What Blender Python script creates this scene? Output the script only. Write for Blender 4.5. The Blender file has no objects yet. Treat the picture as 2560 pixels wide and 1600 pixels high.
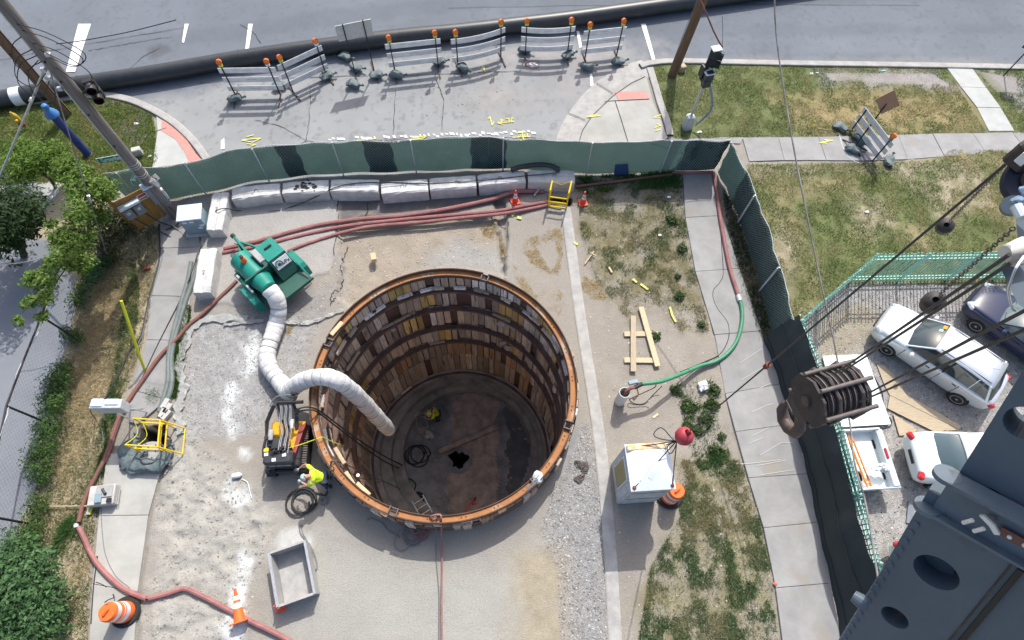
import bpy, bmesh, math, random
import numpy as np
from mathutils import Vector, Matrix

random.seed(7)
RNG = np.random.default_rng(7)
SC = bpy.context.scene
COL = SC.collection

# ------------------------------------------------------------------ camera
# calibrated from the photograph: pixel (1280,800) is the optical axis, plumb point at (1240,1520), 20 m up
CC = np.array([1280.0, 800.0]); FL = 1510.0; CAMZ = 20.0
_n = np.array([1240 - CC[0], 1520 - CC[1], FL]); _n /= np.linalg.norm(_n)
_v = np.array([1060 - CC[0], -2300 - CC[1], FL])
_y = _v - _n * (_v @ _n); _y /= np.linalg.norm(_y)
_x = np.cross(_y, -_n)

def at(px, py, z=0.0):
    """world point at height z seen at photograph pixel (px, py)"""
    d = np.array([px - CC[0], py - CC[1], FL])
    q = d * (CAMZ - z) / (d @ _n)
    return Vector((float(q @ _x), float(q @ _y), z))

def at_plane(px, py, p0, nrm):
    """world point on the plane through p0 with normal nrm, seen at pixel"""
    a = at(px, py, 0.0); o = Vector((0, 0, CAMZ)); d = a - o
    t = (Vector(p0) - o).dot(Vector(nrm)) / d.dot(Vector(nrm))
    return o + d * t

cam = bpy.data.cameras.new('camera'); camo = bpy.data.objects.new('camera', cam); COL.objects.link(camo)
cam.sensor_width = 36.0; cam.lens = 36.0 * FL / 2560.0; cam.clip_start = 0.05; cam.clip_end = 2000.0
_r = (_x[0], _y[0], -_n[0]); _u = (-_x[1], -_y[1], _n[1]); _b = (-_x[2], -_y[2], _n[2])
M = Matrix.Identity(4)
for i in range(3):
    M[i][0] = _r[i]; M[i][1] = _u[i]; M[i][2] = _b[i]
M[0][3] = 0; M[1][3] = 0; M[2][3] = CAMZ
camo.matrix_world = M
SC.camera = camo

# ------------------------------------------------------------------ light
SUN_AZ, SUN_EL = math.radians(18), math.radians(49.5)
W = bpy.data.worlds.new('World'); SC.world = W; W.use_nodes = True
nt = W.node_tree; nt.nodes.clear()
sky = nt.nodes.new('ShaderNodeTexSky'); sky.sky_type = 'NISHITA'; sky.sun_disc = False
sky.sun_elevation = SUN_EL; sky.sun_rotation = SUN_AZ; sky.dust_density = 3.5; sky.air_density = 0.9; sky.ozone_density = 0.6
bg = nt.nodes.new('ShaderNodeBackground'); bg.inputs['Strength'].default_value = 0.15
wo = nt.nodes.new('ShaderNodeOutputWorld')
nt.links.new(sky.outputs[0], bg.inputs[0]); nt.links.new(bg.outputs[0], wo.inputs[0])
sun = bpy.data.lights.new('sun', 'SUN'); sun.energy = 3.0; sun.angle = math.radians(0.5); sun.color = (1.0, 0.98, 0.93)
suno = bpy.data.objects.new('sun', sun); COL.objects.link(suno)
sv = Vector((math.sin(SUN_AZ) * math.cos(SUN_EL), math.cos(SUN_AZ) * math.cos(SUN_EL), math.sin(SUN_EL)))
suno.rotation_euler = (-sv).to_track_quat('-Z', 'Y').to_euler(); suno.location = (0, 0, 60)
SC.view_settings.view_transform = 'Standard'; SC.view_settings.look = 'None'
SC.view_settings.gamma = 1.0; SC.view_settings.use_curve_mapping = False
SC.view_settings.exposure = 0.63
SC.render.engine = 'CYCLES'
SC.cycles.max_bounces = 10; SC.cycles.diffuse_bounces = 8; SC.cycles.use_denoising = True

# ------------------------------------------------------------------ materials
def mat(name, c, c2=None, scale=6.0, rough=0.6, metal=0.0, bump=0.0, bscale=None, detail=4.0, stretch=None, vary=0.0, world=False, spec=0.4, contrast=(0.35, 0.65), rust=None, trans=0.0, clear=0.0):
    """principled material: two colours mixed by noise, fine bump, optional rust blotches and per-object value shift"""
    m = bpy.data.materials.new(name); m.use_nodes = True
    n = m.node_tree.nodes; l = m.node_tree.links
    p = n['Principled BSDF']
    p.inputs['Roughness'].default_value = rough; p.inputs['Metallic'].default_value = metal
    p.inputs['Specular IOR Level'].default_value = spec
    if clear: p.inputs['Coat Weight'].default_value = clear; p.inputs['Coat Roughness'].default_value = 0.06
    if trans: p.inputs['Transmission Weight'].default_value = trans
    p.inputs['Base Color'].default_value = (*c, 1)
    if world:
        g = n.new('ShaderNodeNewGeometry'); vec = g.outputs['Position']
    else:
        g = n.new('ShaderNodeTexCoord'); vec = g.outputs['Object']
    if stretch:
        mp = n.new('ShaderNodeMapping'); mp.inputs['Scale'].default_value = stretch
        l.new(vec, mp.inputs['Vector']); vec = mp.outputs['Vector']
    col = None
    if c2 is not None:
        t = n.new('ShaderNodeTexNoise'); t.inputs['Scale'].default_value = scale; t.inputs['Detail'].default_value = detail
        t.inputs['Roughness'].default_value = 0.65
        l.new(vec, t.inputs['Vector'])
        r = n.new('ShaderNodeMapRange'); r.inputs['From Min'].default_value = contrast[0]; r.inputs['From Max'].default_value = contrast[1]
        l.new(t.outputs['Fac'], r.inputs['Value'])
        mx = n.new('ShaderNodeMix'); mx.data_type = 'RGBA'
        mx.inputs['A'].default_value = (*c, 1); mx.inputs['B'].default_value = (*c2, 1)
        l.new(r.outputs[0], mx.inputs['Factor']); col = mx.outputs['Result']
    if rust is not None:
        t = n.new('ShaderNodeTexNoise'); t.inputs['Scale'].default_value = rust[1]; t.inputs['Detail'].default_value = 6
        l.new(vec, t.inputs['Vector'])
        r = n.new('ShaderNodeMapRange'); r.inputs['From Min'].default_value = rust[2]; r.inputs['From Max'].default_value = rust[2] + 0.08
        l.new(t.outputs['Fac'], r.inputs['Value'])
        mx = n.new('ShaderNodeMix'); mx.data_type = 'RGBA'
        if col is not None: l.new(col, mx.inputs['A'])
        else: mx.inputs['A'].default_value = (*c, 1)
        mx.inputs['B'].default_value = (*rust[0], 1)
        l.new(r.outputs[0], mx.inputs['Factor']); col = mx.outputs['Result']
    if vary:
        oi = n.new('ShaderNodeObjectInfo'); g2 = n.new('ShaderNodeNewGeometry')
        ad = n.new('ShaderNodeMath'); ad.operation = 'ADD'; l.new(oi.outputs['Random'], ad.inputs[0]); l.new(g2.outputs['Random Per Island'], ad.inputs[1])
        fr = n.new('ShaderNodeMath'); fr.operation = 'FRACT'; l.new(ad.outputs[0], fr.inputs[0])
        r = n.new('ShaderNodeMapRange'); r.inputs['To Min'].default_value = 1 - vary; r.inputs['To Max'].default_value = 1 + vary
        l.new(fr.outputs[0], r.inputs['Value'])
        hs = n.new('ShaderNodeHueSaturation'); l.new(r.outputs[0], hs.inputs['Value'])
        if col is not None: l.new(col, hs.inputs['Color'])
        else: hs.inputs['Color'].default_value = (*c, 1)
        col = hs.outputs['Color']
    if col is not None: l.new(col, p.inputs['Base Color'])
    if bump:
        t = n.new('ShaderNodeTexNoise'); t.inputs['Scale'].default_value = bscale or scale * 4; t.inputs['Detail'].default_value = 5
        l.new(vec, t.inputs['Vector'])
        b = n.new('ShaderNodeBump'); b.inputs['Strength'].default_value = bump; b.inputs['Distance'].default_value = 0.03
        l.new(t.outputs['Fac'], b.inputs['Height']); l.new(b.outputs[0], p.inputs['Normal'])
    return m

def ground_mat(name, fine=14.0, amt=0.18, bump=0.5, rough=0.95, bscale=30.0):
    """albedo comes from the 'soil' vertex colours; world noise breaks it up"""
    m = bpy.data.materials.new(name); m.use_nodes = True
    n = m.node_tree.nodes; l = m.node_tree.links; p = n['Principled BSDF']
    p.inputs['Roughness'].default_value = rough; p.inputs['Specular IOR Level'].default_value = 0.15
    a = n.new('ShaderNodeVertexColor'); a.layer_name = 'soil'
    g = n.new('ShaderNodeNewGeometry')
    t = n.new('ShaderNodeTexNoise'); t.inputs['Scale'].default_value = fine; t.inputs['Detail'].default_value = 8; t.inputs['Roughness'].default_value = 0.75
    l.new(g.outputs['Position'], t.inputs['Vector'])
    r = n.new('ShaderNodeMapRange'); r.inputs['From Min'].default_value = 0.25; r.inputs['From Max'].default_value = 0.75
    r.inputs['To Min'].default_value = 1 - amt; r.inputs['To Max'].default_value = 1 + amt
    l.new(t.outputs['Fac'], r.inputs['Value'])
    hs = n.new('ShaderNodeHueSaturation'); l.new(r.outputs[0], hs.inputs['Value']); l.new(a.outputs['Color'], hs.inputs['Color'])
    l.new(hs.outputs[0], p.inputs['Base Color'])
    t2 = n.new('ShaderNodeTexNoise'); t2.inputs['Scale'].default_value = bscale; t2.inputs['Detail'].default_value = 6
    l.new(g.outputs['Position'], t2.inputs['Vector'])
    b = n.new('ShaderNodeBump'); b.inputs['Strength'].default_value = bump; b.inputs['Distance'].default_value = 0.04
    l.new(t2.outputs['Fac'], b.inputs['Height']); l.new(b.outputs[0], p.inputs['Normal'])
    return m

def vcol_mat(name, rough=0.8, trans=0.0, spec=0.2):
    m = bpy.data.materials.new(name); m.use_nodes = True
    n = m.node_tree.nodes; l = m.node_tree.links; p = n['Principled BSDF']
    p.inputs['Roughness'].default_value = rough; p.inputs['Specular IOR Level'].default_value = spec
    a = n.new('ShaderNodeVertexColor'); a.layer_name = 'tint'
    l.new(a.outputs['Color'], p.inputs['Base Color'])
    if trans:
        t = n.new('ShaderNodeBsdfTranslucent'); l.new(a.outputs['Color'], t.inputs['Color']); mx = n.new('ShaderNodeMixShader'); mx.inputs[0].default_value = trans
        l.new(p.outputs[0], mx.inputs[1]); l.new(t.outputs[0], mx.inputs[2]); l.new(mx.outputs[0], n['Material Output'].inputs[0])
    return m

MT = {}
def m_(k, *a, **kw):
    MT[k] = mat(k, *a, **kw)
m_('concrete', (0.50, 0.49, 0.46), (0.38, 0.37, 0.35), scale=3, rough=0.9, bump=0.25, bscale=25)
m_('block_concrete', (0.60, 0.595, 0.575), (0.44, 0.43, 0.415), scale=2.5, rough=0.95, bump=0.5, bscale=14, vary=0.07)
m_('walk_new', (0.43, 0.44, 0.415), (0.37, 0.38, 0.36), scale=2, rough=0.9, bump=0.1)
m_('walk', (0.31, 0.305, 0.295), (0.24, 0.235, 0.23), scale=1.2, rough=0.9, bump=0.2, vary=0.05, world=True, detail=8, rust=((0.27, 0.25, 0.22), 0.9, 0.60))
m_('walk_pale', (0.39, 0.385, 0.355), (0.31, 0.305, 0.28), scale=1.0, rough=0.9, bump=0.2, vary=0.05, world=True, detail=8)
m_('kerb', (0.40, 0.385, 0.36), (0.30, 0.29, 0.275), scale=2.5, rough=0.9, bump=0.25, world=True)
m_('tactile', (0.56, 0.235, 0.20), (0.50, 0.27, 0.23), scale=4, rough=0.8, bump=0.6, bscale=60)
m_('white_paint', (0.74, 0.75, 0.76), (0.5, 0.5, 0.52), scale=9, rough=0.7, world=True, contrast=(0.5, 0.75))
m_('spray_yellow', (0.72, 0.69, 0.05), (0.42, 0.40, 0.24), scale=14, rough=0.8, world=True)
m_('spray_red', (0.55, 0.13, 0.11), rough=0.8)
m_('spray_white', (0.7, 0.7, 0.72), rough=0.8)
m_('crack', (0.05, 0.048, 0.045), rough=1.0)
m_('pole_grey', (0.24, 0.215, 0.20), (0.13, 0.115, 0.105), scale=5, stretch=(4, 4, 0.25), rough=0.9, bump=0.4, detail=7)
m_('pole_brown', (0.20, 0.125, 0.075), (0.12, 0.07, 0.04), scale=5, stretch=(4, 4, 0.3), rough=0.9, bump=0.3, detail=7)
m_('blue_pipe', (0.018, 0.035, 0.16), (0.03, 0.05, 0.2), scale=5, rough=0.5)
m_('blue_cap', (0.05, 0.17, 0.42), rough=0.5)
m_('hydrant_yellow', (0.6, 0.42, 0.05), (0.45, 0.3, 0.04), scale=9, rough=0.6)
m_('hydrant_red', (0.2, 0.05, 0.03), rough=0.7)
m_('sign_green', (0.008, 0.24, 0.16), rough=0.4)
m_('sign_white', (0.8, 0.8, 0.8), rough=0.5)
m_('black', (0.012, 0.012, 0.013), (0.02, 0.02, 0.022), scale=8, rough=0.5)
m_('black_metal', (0.02, 0.02, 0.022), (0.035, 0.033, 0.032), scale=9, rough=0.55, metal=0.2)
m_('rubber', (0.02, 0.02, 0.021), (0.03, 0.03, 0.03), scale=12, rough=0.85)
m_('hdpe', (0.022, 0.026, 0.03), (0.035, 0.038, 0.04), scale=3, rough=0.42, spec=0.5)
m_('galv', (0.58, 0.60, 0.61), (0.46, 0.48, 0.49), scale=8, rough=0.5, metal=0.2)
m_('alu', (0.55, 0.56, 0.57), (0.45, 0.46, 0.47), scale=8, rough=0.4, metal=0.6)
m_('grey_paint', (0.16, 0.18, 0.20), (0.2, 0.22, 0.24), scale=6, rough=0.5)
m_('cabinet', (0.24, 0.33, 0.38), (0.20, 0.28, 0.33), scale=4, rough=0.45)
m_('light_metal', (0.6, 0.66, 0.7), (0.5, 0.56, 0.6), scale=6, rough=0.45)
m_('plywood_dark', (0.36, 0.19, 0.055), (0.25, 0.13, 0.035), scale=4, stretch=(6, 6, 0.6), rough=0.8, detail=6)
m_('plywood', (0.46, 0.38, 0.27), (0.36, 0.29, 0.2), scale=3, stretch=(1, 7, 1), rough=0.85, detail=6)
m_('lumber', (0.58, 0.47, 0.31), (0.47, 0.37, 0.23), scale=5, stretch=(9, 0.7, 9), rough=0.8, vary=0.12)
m_('rail_white', (0.62, 0.64, 0.67), (0.52, 0.54, 0.57), scale=3, rough=0.5)
m_('amber', (0.85, 0.19, 0.01), (0.95, 0.28, 0.02), scale=30, rough=0.25, spec=0.6)
m_('battery_yellow', (0.62, 0.62, 0.10), rough=0.5)
m_('sandbag', (0.085, 0.115, 0.12), (0.135, 0.17, 0.175), scale=8, rough=0.6, bump=0.8, bscale=16)
m_('steel_rust', (0.15, 0.085, 0.065), (0.09, 0.06, 0.05), scale=9, rough=0.8)
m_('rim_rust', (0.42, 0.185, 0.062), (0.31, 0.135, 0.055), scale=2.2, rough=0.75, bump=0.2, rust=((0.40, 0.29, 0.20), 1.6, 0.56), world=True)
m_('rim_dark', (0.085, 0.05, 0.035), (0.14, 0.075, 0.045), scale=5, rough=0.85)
m_('wale', (0.19, 0.115, 0.09), (0.11, 0.075, 0.062), scale=3, rough=0.85, bump=0.3, world=True)
for i, (c, c2) in enumerate([((0.66, 0.53, 0.41), (0.40, 0.31, 0.235)), ((0.80, 0.74, 0.69), (0.58, 0.53, 0.48)), ((0.74, 0.51, 0.19), (0.46, 0.31, 0.13)), ((0.50, 0.39, 0.31), (0.30, 0.235, 0.185)), ((0.62, 0.54, 0.47), (0.38, 0.32, 0.275)), ((0.52, 0.34, 0.20), (0.34, 0.22, 0.14))]):
    m_('lag%d' % i, c, c2, scale=2.5, stretch=(7, 7, 0.5), rough=0.9, bump=0.35, bscale=9, vary=0.34, detail=7, world=True, rust=((0.17, 0.125, 0.10), 1.3, 0.60))
m_('shaft_concrete', (0.36, 0.345, 0.335), (0.19, 0.185, 0.18), scale=1.3, rough=0.85, bump=0.4, world=True, detail=7)
m_('shaft_floor', (0.30, 0.31, 0.33), (0.11, 0.12, 0.13), scale=0.8, rough=0.55, bump=0.3, world=True, detail=7)
m_('shaft_floor_dark', (0.075, 0.078, 0.085), (0.15, 0.155, 0.165), scale=1.1, rough=0.5, bump=0.4, world=True, detail=8, contrast=(0.45, 0.75))
m_('shaft_mat', (0.44, 0.365, 0.33), (0.22, 0.185, 0.17), scale=1.8, rough=0.8, bump=0.4, world=True, detail=8)
m_('hose_red', (0.34, 0.15, 0.14), (0.24, 0.105, 0.10), scale=3, rough=0.75, bump=0.3)
m_('hose_brown', (0.24, 0.10, 0.075), (0.17, 0.085, 0.07), scale=3, rough=0.8, bump=0.3)
m_('hose_green', (0.05, 0.21, 0.11), (0.06, 0.25, 0.14), scale=4, rough=0.5)
m_('hose_grey', (0.12, 0.145, 0.14), (0.17, 0.19, 0.18), scale=3, rough=0.7, bump=0.3)
m_('cable', (0.025, 0.025, 0.026), rough=0.6)
m_('cable_grey', (0.16, 0.16, 0.165), rough=0.6)
m_('wire', (0.30, 0.28, 0.27), (0.1, 0.09, 0.09), scale=1.6, rough=0.5)
m_('yellow', (0.78, 0.52, 0.01), (0.70, 0.46, 0.02), scale=7, rough=0.5)
m_('yellow_green', (0.62, 0.60, 0.02), rough=0.5)
m_('teal', (0.01, 0.185, 0.14), (0.018, 0.235, 0.18), scale=3, rough=0.35, rust=((0.12, 0.13, 0.1), 9, 0.70))
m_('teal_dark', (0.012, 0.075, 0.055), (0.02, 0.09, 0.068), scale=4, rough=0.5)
m_('deck', (0.115, 0.115, 0.12), (0.16, 0.16, 0.165), scale=6, rough=0.8)
m_('duct', (0.74, 0.735, 0.73), (0.60, 0.59, 0.575), scale=2.2, rough=0.7, bump=0.9, bscale=7, detail=7, rust=((0.55, 0.51, 0.44), 2.6, 0.63))
m_('duct_seam', (0.22, 0.22, 0.23), rough=0.7)
m_('cone_red', (0.85, 0.085, 0.035), rough=0.55)
m_('cone_orange', (0.88, 0.16, 0.03), (0.8, 0.14, 0.03), scale=6, rough=0.5)
m_('reflective', (0.78, 0.80, 0.83), (0.7, 0.72, 0.75), scale=7, rough=0.4)
m_('skip', (0.30, 0.30, 0.30), (0.40, 0.39, 0.37), scale=3, rough=0.75, bump=0.2, rust=((0.20, 0.15, 0.11), 4, 0.66))
m_('hopper', (0.70, 0.74, 0.78), (0.60, 0.65, 0.69), scale=2.5, rough=0.5, rust=((0.36, 0.34, 0.31), 6, 0.68))
m_('hopper_rust', (0.72, 0.62, 0.44), (0.55, 0.30, 0.10), scale=4, rough=0.7)
m_('hopper_side', (0.50, 0.52, 0.54), (0.36, 0.38, 0.40), scale=4, rough=0.6)
m_('brass', (0.35, 0.27, 0.13), rough=0.6)
m_('pvc', (0.62, 0.61, 0.60), (0.52, 0.51, 0.50), scale=4, rough=0.5)
m_('ball_red', (0.32, 0.03, 0.045), (0.38, 0.05, 0.06), scale=5, rough=0.55)
m_('crane_dark', (0.035, 0.030, 0.030), (0.055, 0.045, 0.042), scale=6, rough=0.6, bump=0.15, rust=((0.10, 0.07, 0.055), 5, 0.62))
m_('crane_hook', (0.075, 0.055, 0.048), (0.10, 0.07, 0.055), scale=6, rough=0.55)
m_('crane_edge', (0.15, 0.125, 0.115), (0.10, 0.085, 0.08), scale=9, rough=0.6)
m_('rope', (0.035, 0.035, 0.037), (0.06, 0.06, 0.06), scale=40, rough=0.6)
m_('boom', (0.072, 0.098, 0.125), (0.092, 0.12, 0.15), scale=1.6, rough=0.45, rust=((0.05, 0.055, 0.055), 1.7, 0.60), detail=7, bump=0.08, bscale=5)
m_('boom_edge', (0.095, 0.125, 0.155), (0.12, 0.15, 0.18), scale=5, rough=0.5, rust=((0.06, 0.05, 0.045), 9, 0.66))
m_('boom_rust', (0.17, 0.08, 0.06), rough=0.8)
m_('flaked_white', (0.72, 0.69, 0.62), (0.60, 0.56, 0.5), scale=5, rough=0.6, rust=((0.22, 0.07, 0.04), 7, 0.60))
m_('blue_steel', (0.16, 0.23, 0.33), (0.21, 0.29, 0.4), scale=6, rough=0.4, metal=0.3)
m_('navy_hose', (0.015, 0.02, 0.04), rough=0.4)
m_('car_silver', (0.62, 0.65, 0.68), rough=0.3, metal=0.35, clear=0.8)
m_('car_white', (0.76, 0.79, 0.78), rough=0.3, clear=0.8)
m_('car_blue', (0.008, 0.016, 0.055), rough=0.3, clear=0.7)
m_('car_glass', (0.025, 0.04, 0.045), rough=0.06, spec=0.9)
m_('car_glass_pale', (0.09, 0.13, 0.14), rough=0.08, spec=0.9)
m_('trim', (0.02, 0.02, 0.021), rough=0.5)
m_('lens_clear', (0.6, 0.63, 0.66), (0.4, 0.43, 0.46), scale=20, rough=0.15, spec=0.8)
m_('lens_red', (0.45, 0.015, 0.02), rough=0.2, spec=0.7)
m_('lens_orange', (0.7, 0.16, 0.02), rough=0.25)
m_('wheel_rim', (0.5, 0.5, 0.51), rough=0.35, metal=0.6)
m_('sticker_orange', (0.85, 0.30, 0.02), rough=0.6)
m_('sticker_green', (0.25, 0.62, 0.42), rough=0.6)
m_('truck_white', (0.80, 0.84, 0.83), (0.74, 0.79, 0.79), scale=2, rough=0.4)
m_('panel_white', (0.76, 0.82, 0.80), (0.70, 0.77, 0.75), scale=1.5, rough=0.5)
m_('rag', (0.66, 0.68, 0.68), (0.5, 0.52, 0.53), scale=8, rough=0.9, bump=0.6)
m_('ladder_orange', (0.72, 0.26, 0.02), (0.6, 0.2, 0.02), scale=9, rough=0.5)
m_('screen_green', (0.062, 0.108, 0.096), (0.082, 0.132, 0.117), scale=1.2, rough=0.8, bump=0.2)
m_('screen_dark', (0.018, 0.027, 0.030), (0.024, 0.034, 0.036), scale=1.0, rough=0.75, bump=0.2)
m_('screen_black', (0.026, 0.034, 0.036), rough=0.8)
m_('screen_blue', (0.025, 0.06, 0.16), rough=0.8)
m_('chainlink', (0.25, 0.36, 0.32), rough=0.5, metal=0.2)
m_('chainlink_dark', (0.10, 0.11, 0.115), rough=0.5, metal=0.3)
m_('picket_green', (0.30, 0.57, 0.46), (0.38, 0.65, 0.54), scale=6, rough=0.4)
m_('skin', (0.48, 0.25, 0.17), (0.42, 0.2, 0.13), scale=9, rough=0.6)
m_('hivis', (0.60, 0.80, 0.03), (0.50, 0.72, 0.03), scale=7, rough=0.8, bump=0.4, bscale=10)
m_('denim', (0.022, 0.035, 0.065), (0.035, 0.05, 0.085), scale=9, rough=0.9)
m_('boot', (0.02, 0.018, 0.016), rough=0.8)
m_('glove', (0.42, 0.43, 0.45), rough=0.8)
m_('bandana', (0.55, 0.58, 0.56), (0.12, 0.38, 0.30), scale=18, rough=0.8, contrast=(0.45, 0.55), rust=((0.6, 0.13, 0.08), 14, 0.6))
m_('hardhat', (0.55, 0.58, 0.2), rough=0.4)
m_('excavator_black', (0.022, 0.024, 0.028), (0.045, 0.048, 0.052), scale=7, rough=0.45)
m_('excavator_yellow', (0.68, 0.36, 0.015), (0.6, 0.3, 0.01), scale=5, rough=0.45)
m_('excavator_red', (0.2, 0.028, 0.024), (0.28, 0.05, 0.04), scale=6, rough=0.5)
m_('bark', (0.09, 0.075, 0.06), (0.05, 0.042, 0.035), scale=8, rough=0.95)
m_('plastic_sheet', (0.48, 0.49, 0.47), (0.38, 0.375, 0.355), scale=4, rough=0.35, bump=0.9, bscale=9)
m_('litter', (0.75, 0.77, 0.78), rough=0.6)
m_('dark', (0.004, 0.004, 0.005), rough=1.0)
m_('red_sign', (0.5, 0.03, 0.03), rough=0.5)
m_('sign_brown', (0.42, 0.22, 0.12), (0.36, 0.19, 0.1), scale=4, rough=0.6)
m_('orange_edge', (0.8, 0.6, 0.2), rough=0.5)
m_('scuff', (0.46, 0.455, 0.44), rough=0.9)
MT['leaf'] = vcol_mat('leaf', 0.55, 0.35); MT['blade'] = vcol_mat('blade', 0.8, 0.45); MT['pebble'] = vcol_mat('pebble', 0.9)
def translucent(k, f):
    m = MT[k]; n = m.node_tree.nodes; l = m.node_tree.links; p = n['Principled BSDF']; t = n.new('ShaderNodeBsdfTranslucent'); t.inputs['Color'].default_value = p.inputs['Base Color'].default_value
    if p.inputs['Base Color'].links: l.new(p.inputs['Base Color'].links[0].from_socket, t.inputs['Color'])
    x = n.new('ShaderNodeMixShader'); x.inputs[0].default_value = f; l.new(p.outputs[0], x.inputs[1]); l.new(t.outputs[0], x.inputs[2]); l.new(x.outputs[0], n['Material Output'].inputs[0])
for k, f in (('rail_white', .5), ('screen_green', .4), ('plastic_sheet', .3), ('duct', .15)): translucent(k, f)

# ------------------------------------------------------------------ mesh helpers
class MB:
    def __init__(s): s.v = []; s.f = []; s.m = []; s.cur = 0
    def add(s, vs, fs):
        o = len(s.v); s.v.extend([tuple(p) for p in vs]); s.f.extend([tuple(i + o for i in f) for f in fs]); s.m.extend([s.cur] * len(fs)); return s
    def box(s, c, size, rz=0.0, mx=None):
        hx, hy, hz = size[0] / 2, size[1] / 2, size[2] / 2
        vs = [Vector((x * hx, y * hy, z * hz)) for z in (-1, 1) for y in (-1, 1) for x in (-1, 1)]
        R = mx if mx is not None else Matrix.Rotation(rz, 3, 'Z')
        vs = [R @ p + Vector(c) for p in vs]
        return s.add(vs, [(0, 2, 3, 1), (4, 5, 7, 6), (0, 1, 5, 4), (1, 3, 7, 5), (3, 2, 6, 7), (2, 0, 4, 6)])
    def cbox(s, c, size, b=0.03, rz=0.0, mx=None, taper=1.0):
        """box with chamfered edges"""
        hx, hy, hz = size[0] / 2, size[1] / 2, size[2] / 2
        b = min(b, hx * .9, hy * .9, hz * .9)
        rings = []
        for z, k in ((-hz, b), (-hz + b, 0), (hz - b, 0), (hz, b)):
            t = taper if z > 0 else 1.0
            X, Y = (hx * t - k), (hy * t - k); q = b if k == 0 else b * 0.6
            rings.append([(-X + q, -Y, z), (X - q, -Y, z), (X, -Y + q, z), (X, Y - q, z), (X - q, Y, z), (-X + q, Y, z), (-X, Y - q, z), (-X, -Y + q, z)])
        R = mx if mx is not None else Matrix.Rotation(rz, 3, 'Z')
        vs = [R @ Vector(p) + Vector(c) for r in rings for p in r]
        fs = [tuple(range(7, -1, -1)), tuple(range(24, 32))]
        for k in range(3):
            for i in range(8):
                j = (i + 1) % 8; fs.append((k * 8 + i, k * 8 + j, k * 8 + 8 + j, k * 8 + 8 + i))
        return s.add(vs, fs)
    def prism(s, poly, z0, z1):
        n = len(poly)
        a = sum(poly[i][0] * poly[(i + 1) % n][1] - poly[(i + 1) % n][0] * poly[i][1] for i in range(n))
        if a < 0: poly = poly[::-1]
        vs = [(p[0], p[1], z0) for p in poly] + [(p[0], p[1], z1) for p in poly]
        fs = [tuple(range(n - 1, -1, -1)), tuple(range(n, 2 * n))] + [(i, (i + 1) % n, n + (i + 1) % n, n + i) for i in range(n)]
        return s.add(vs, fs)
    def flat(s, pts):
        return s.add(pts, [tuple(range(len(pts)))])
    def slab(s, pts, nrm, t):
        """polygon in 3D given thickness t along -nrm"""
        n = len(pts); d = Vector(nrm).normalized() * t
        vs = [Vector(p) for p in pts] + [Vector(p) - d for p in pts]
        return s.add(vs, [tuple(range(n)), tuple(range(2 * n - 1, n - 1, -1))] + [(i, n + i, n + (i + 1) % n, (i + 1) % n) for i in range(n)])
    def tube(s, pts, r, n=8, caps=True):
        pts = [Vector(p) for p in pts]; k = len(pts)
        rs = r if isinstance(r, (list, tuple)) else [r] * k
        t0 = (pts[1] - pts[0]).normalized()
        up = Vector((0, 0, 1)) if abs(t0.z) < 0.95 else Vector((1, 0, 0))
        side = t0.cross(up).normalized()
        vs = []
        for i in range(k):
            if i == 0: t = pts[1] - pts[0]
            elif i == k - 1: t = pts[-1] - pts[-2]
            else: t = (pts[i + 1] - pts[i]).normalized() + (pts[i] - pts[i - 1]).normalized()
            if t.length < 1e-6: t = t0
            t.normalize()
            side = side - t * side.dot(t)
            if side.length < 1e-4: side = t.orthogonal()
            side.normalize(); bi = t.cross(side)
            for j in range(n):
                a = 2 * math.pi * j / n
                vs.append(pts[i] + (side * math.cos(a) + bi * math.sin(a)) * rs[i])
        fs = [(i * n + j, i * n + (j + 1) % n, (i + 1) * n + (j + 1) % n, (i + 1) * n + j) for i in range(k - 1) for j in range(n)]
        if caps: fs += [tuple(range(n - 1, -1, -1)), tuple(range((k - 1) * n, k * n))]
        return s.add(vs, fs)
    def lathe(s, prof, c=(0, 0, 0), mx=None, n=20, closed=False):
        R = mx if mx is not None else Matrix.Identity(3)
        vs = [R @ Vector((r * math.cos(2 * math.pi * j / n), r * math.sin(2 * math.pi * j / n), z)) + Vector(c) for r, z in prof for j in range(n)]
        k = len(prof)
        fs = [(i * n + j, i * n + (j + 1) % n, (i + 1) * n + (j + 1) % n, (i + 1) * n + j) for i in range(k - 1) for j in range(n)]
        if not closed:
            if prof[0][0] > 1e-5: fs.append(tuple(range(n - 1, -1, -1)))
            if prof[-1][0] > 1e-5: fs.append(tuple(range((k - 1) * n, k * n)))
        return s.add(vs, fs)
    def mesh(s, name, mats, smooth=False):
        me = bpy.data.meshes.new(name); me.from_pydata(s.v, [], s.f); 
        for q in (mats if isinstance(mats, (list, tuple)) else [mats]):
            me.materials.append(MT[q] if isinstance(q, str) else q)
        if any(s.m): me.polygons.foreach_set('material_index', s.m)
        bm = bmesh.new(); bm.from_mesh(me); bmesh.ops.recalc_face_normals(bm, faces=bm.faces); bm.to_mesh(me); bm.free()
        if smooth:
            me.polygons.foreach_set('use_smooth', [True] * len(me.polygons))
            try: me.set_sharp_from_angle(angle=math.radians(40))
            except Exception: pass
        me.update(); return me
    def build(s, name, mats, parent=None, smooth=False, world=False):
        if parent is None:
            v = np.array(s.v); o = Vector((float(v[:, 0].mean()), float(v[:, 1].mean()), float(v[:, 2].min())))
            s.v = [(p[0] - o.x, p[1] - o.y, p[2] - o.z) for p in s.v]
        elif world:
            inv = root_matrix(parent).inverted(); s.v = [tuple(inv @ Vector(p)) for p in s.v]
        ob = bpy.data.objects.new(name, s.mesh(name, mats, smooth)); COL.objects.link(ob)
        if parent is None: ob.location = o
        else: ob.parent = parent
        return ob

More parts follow.
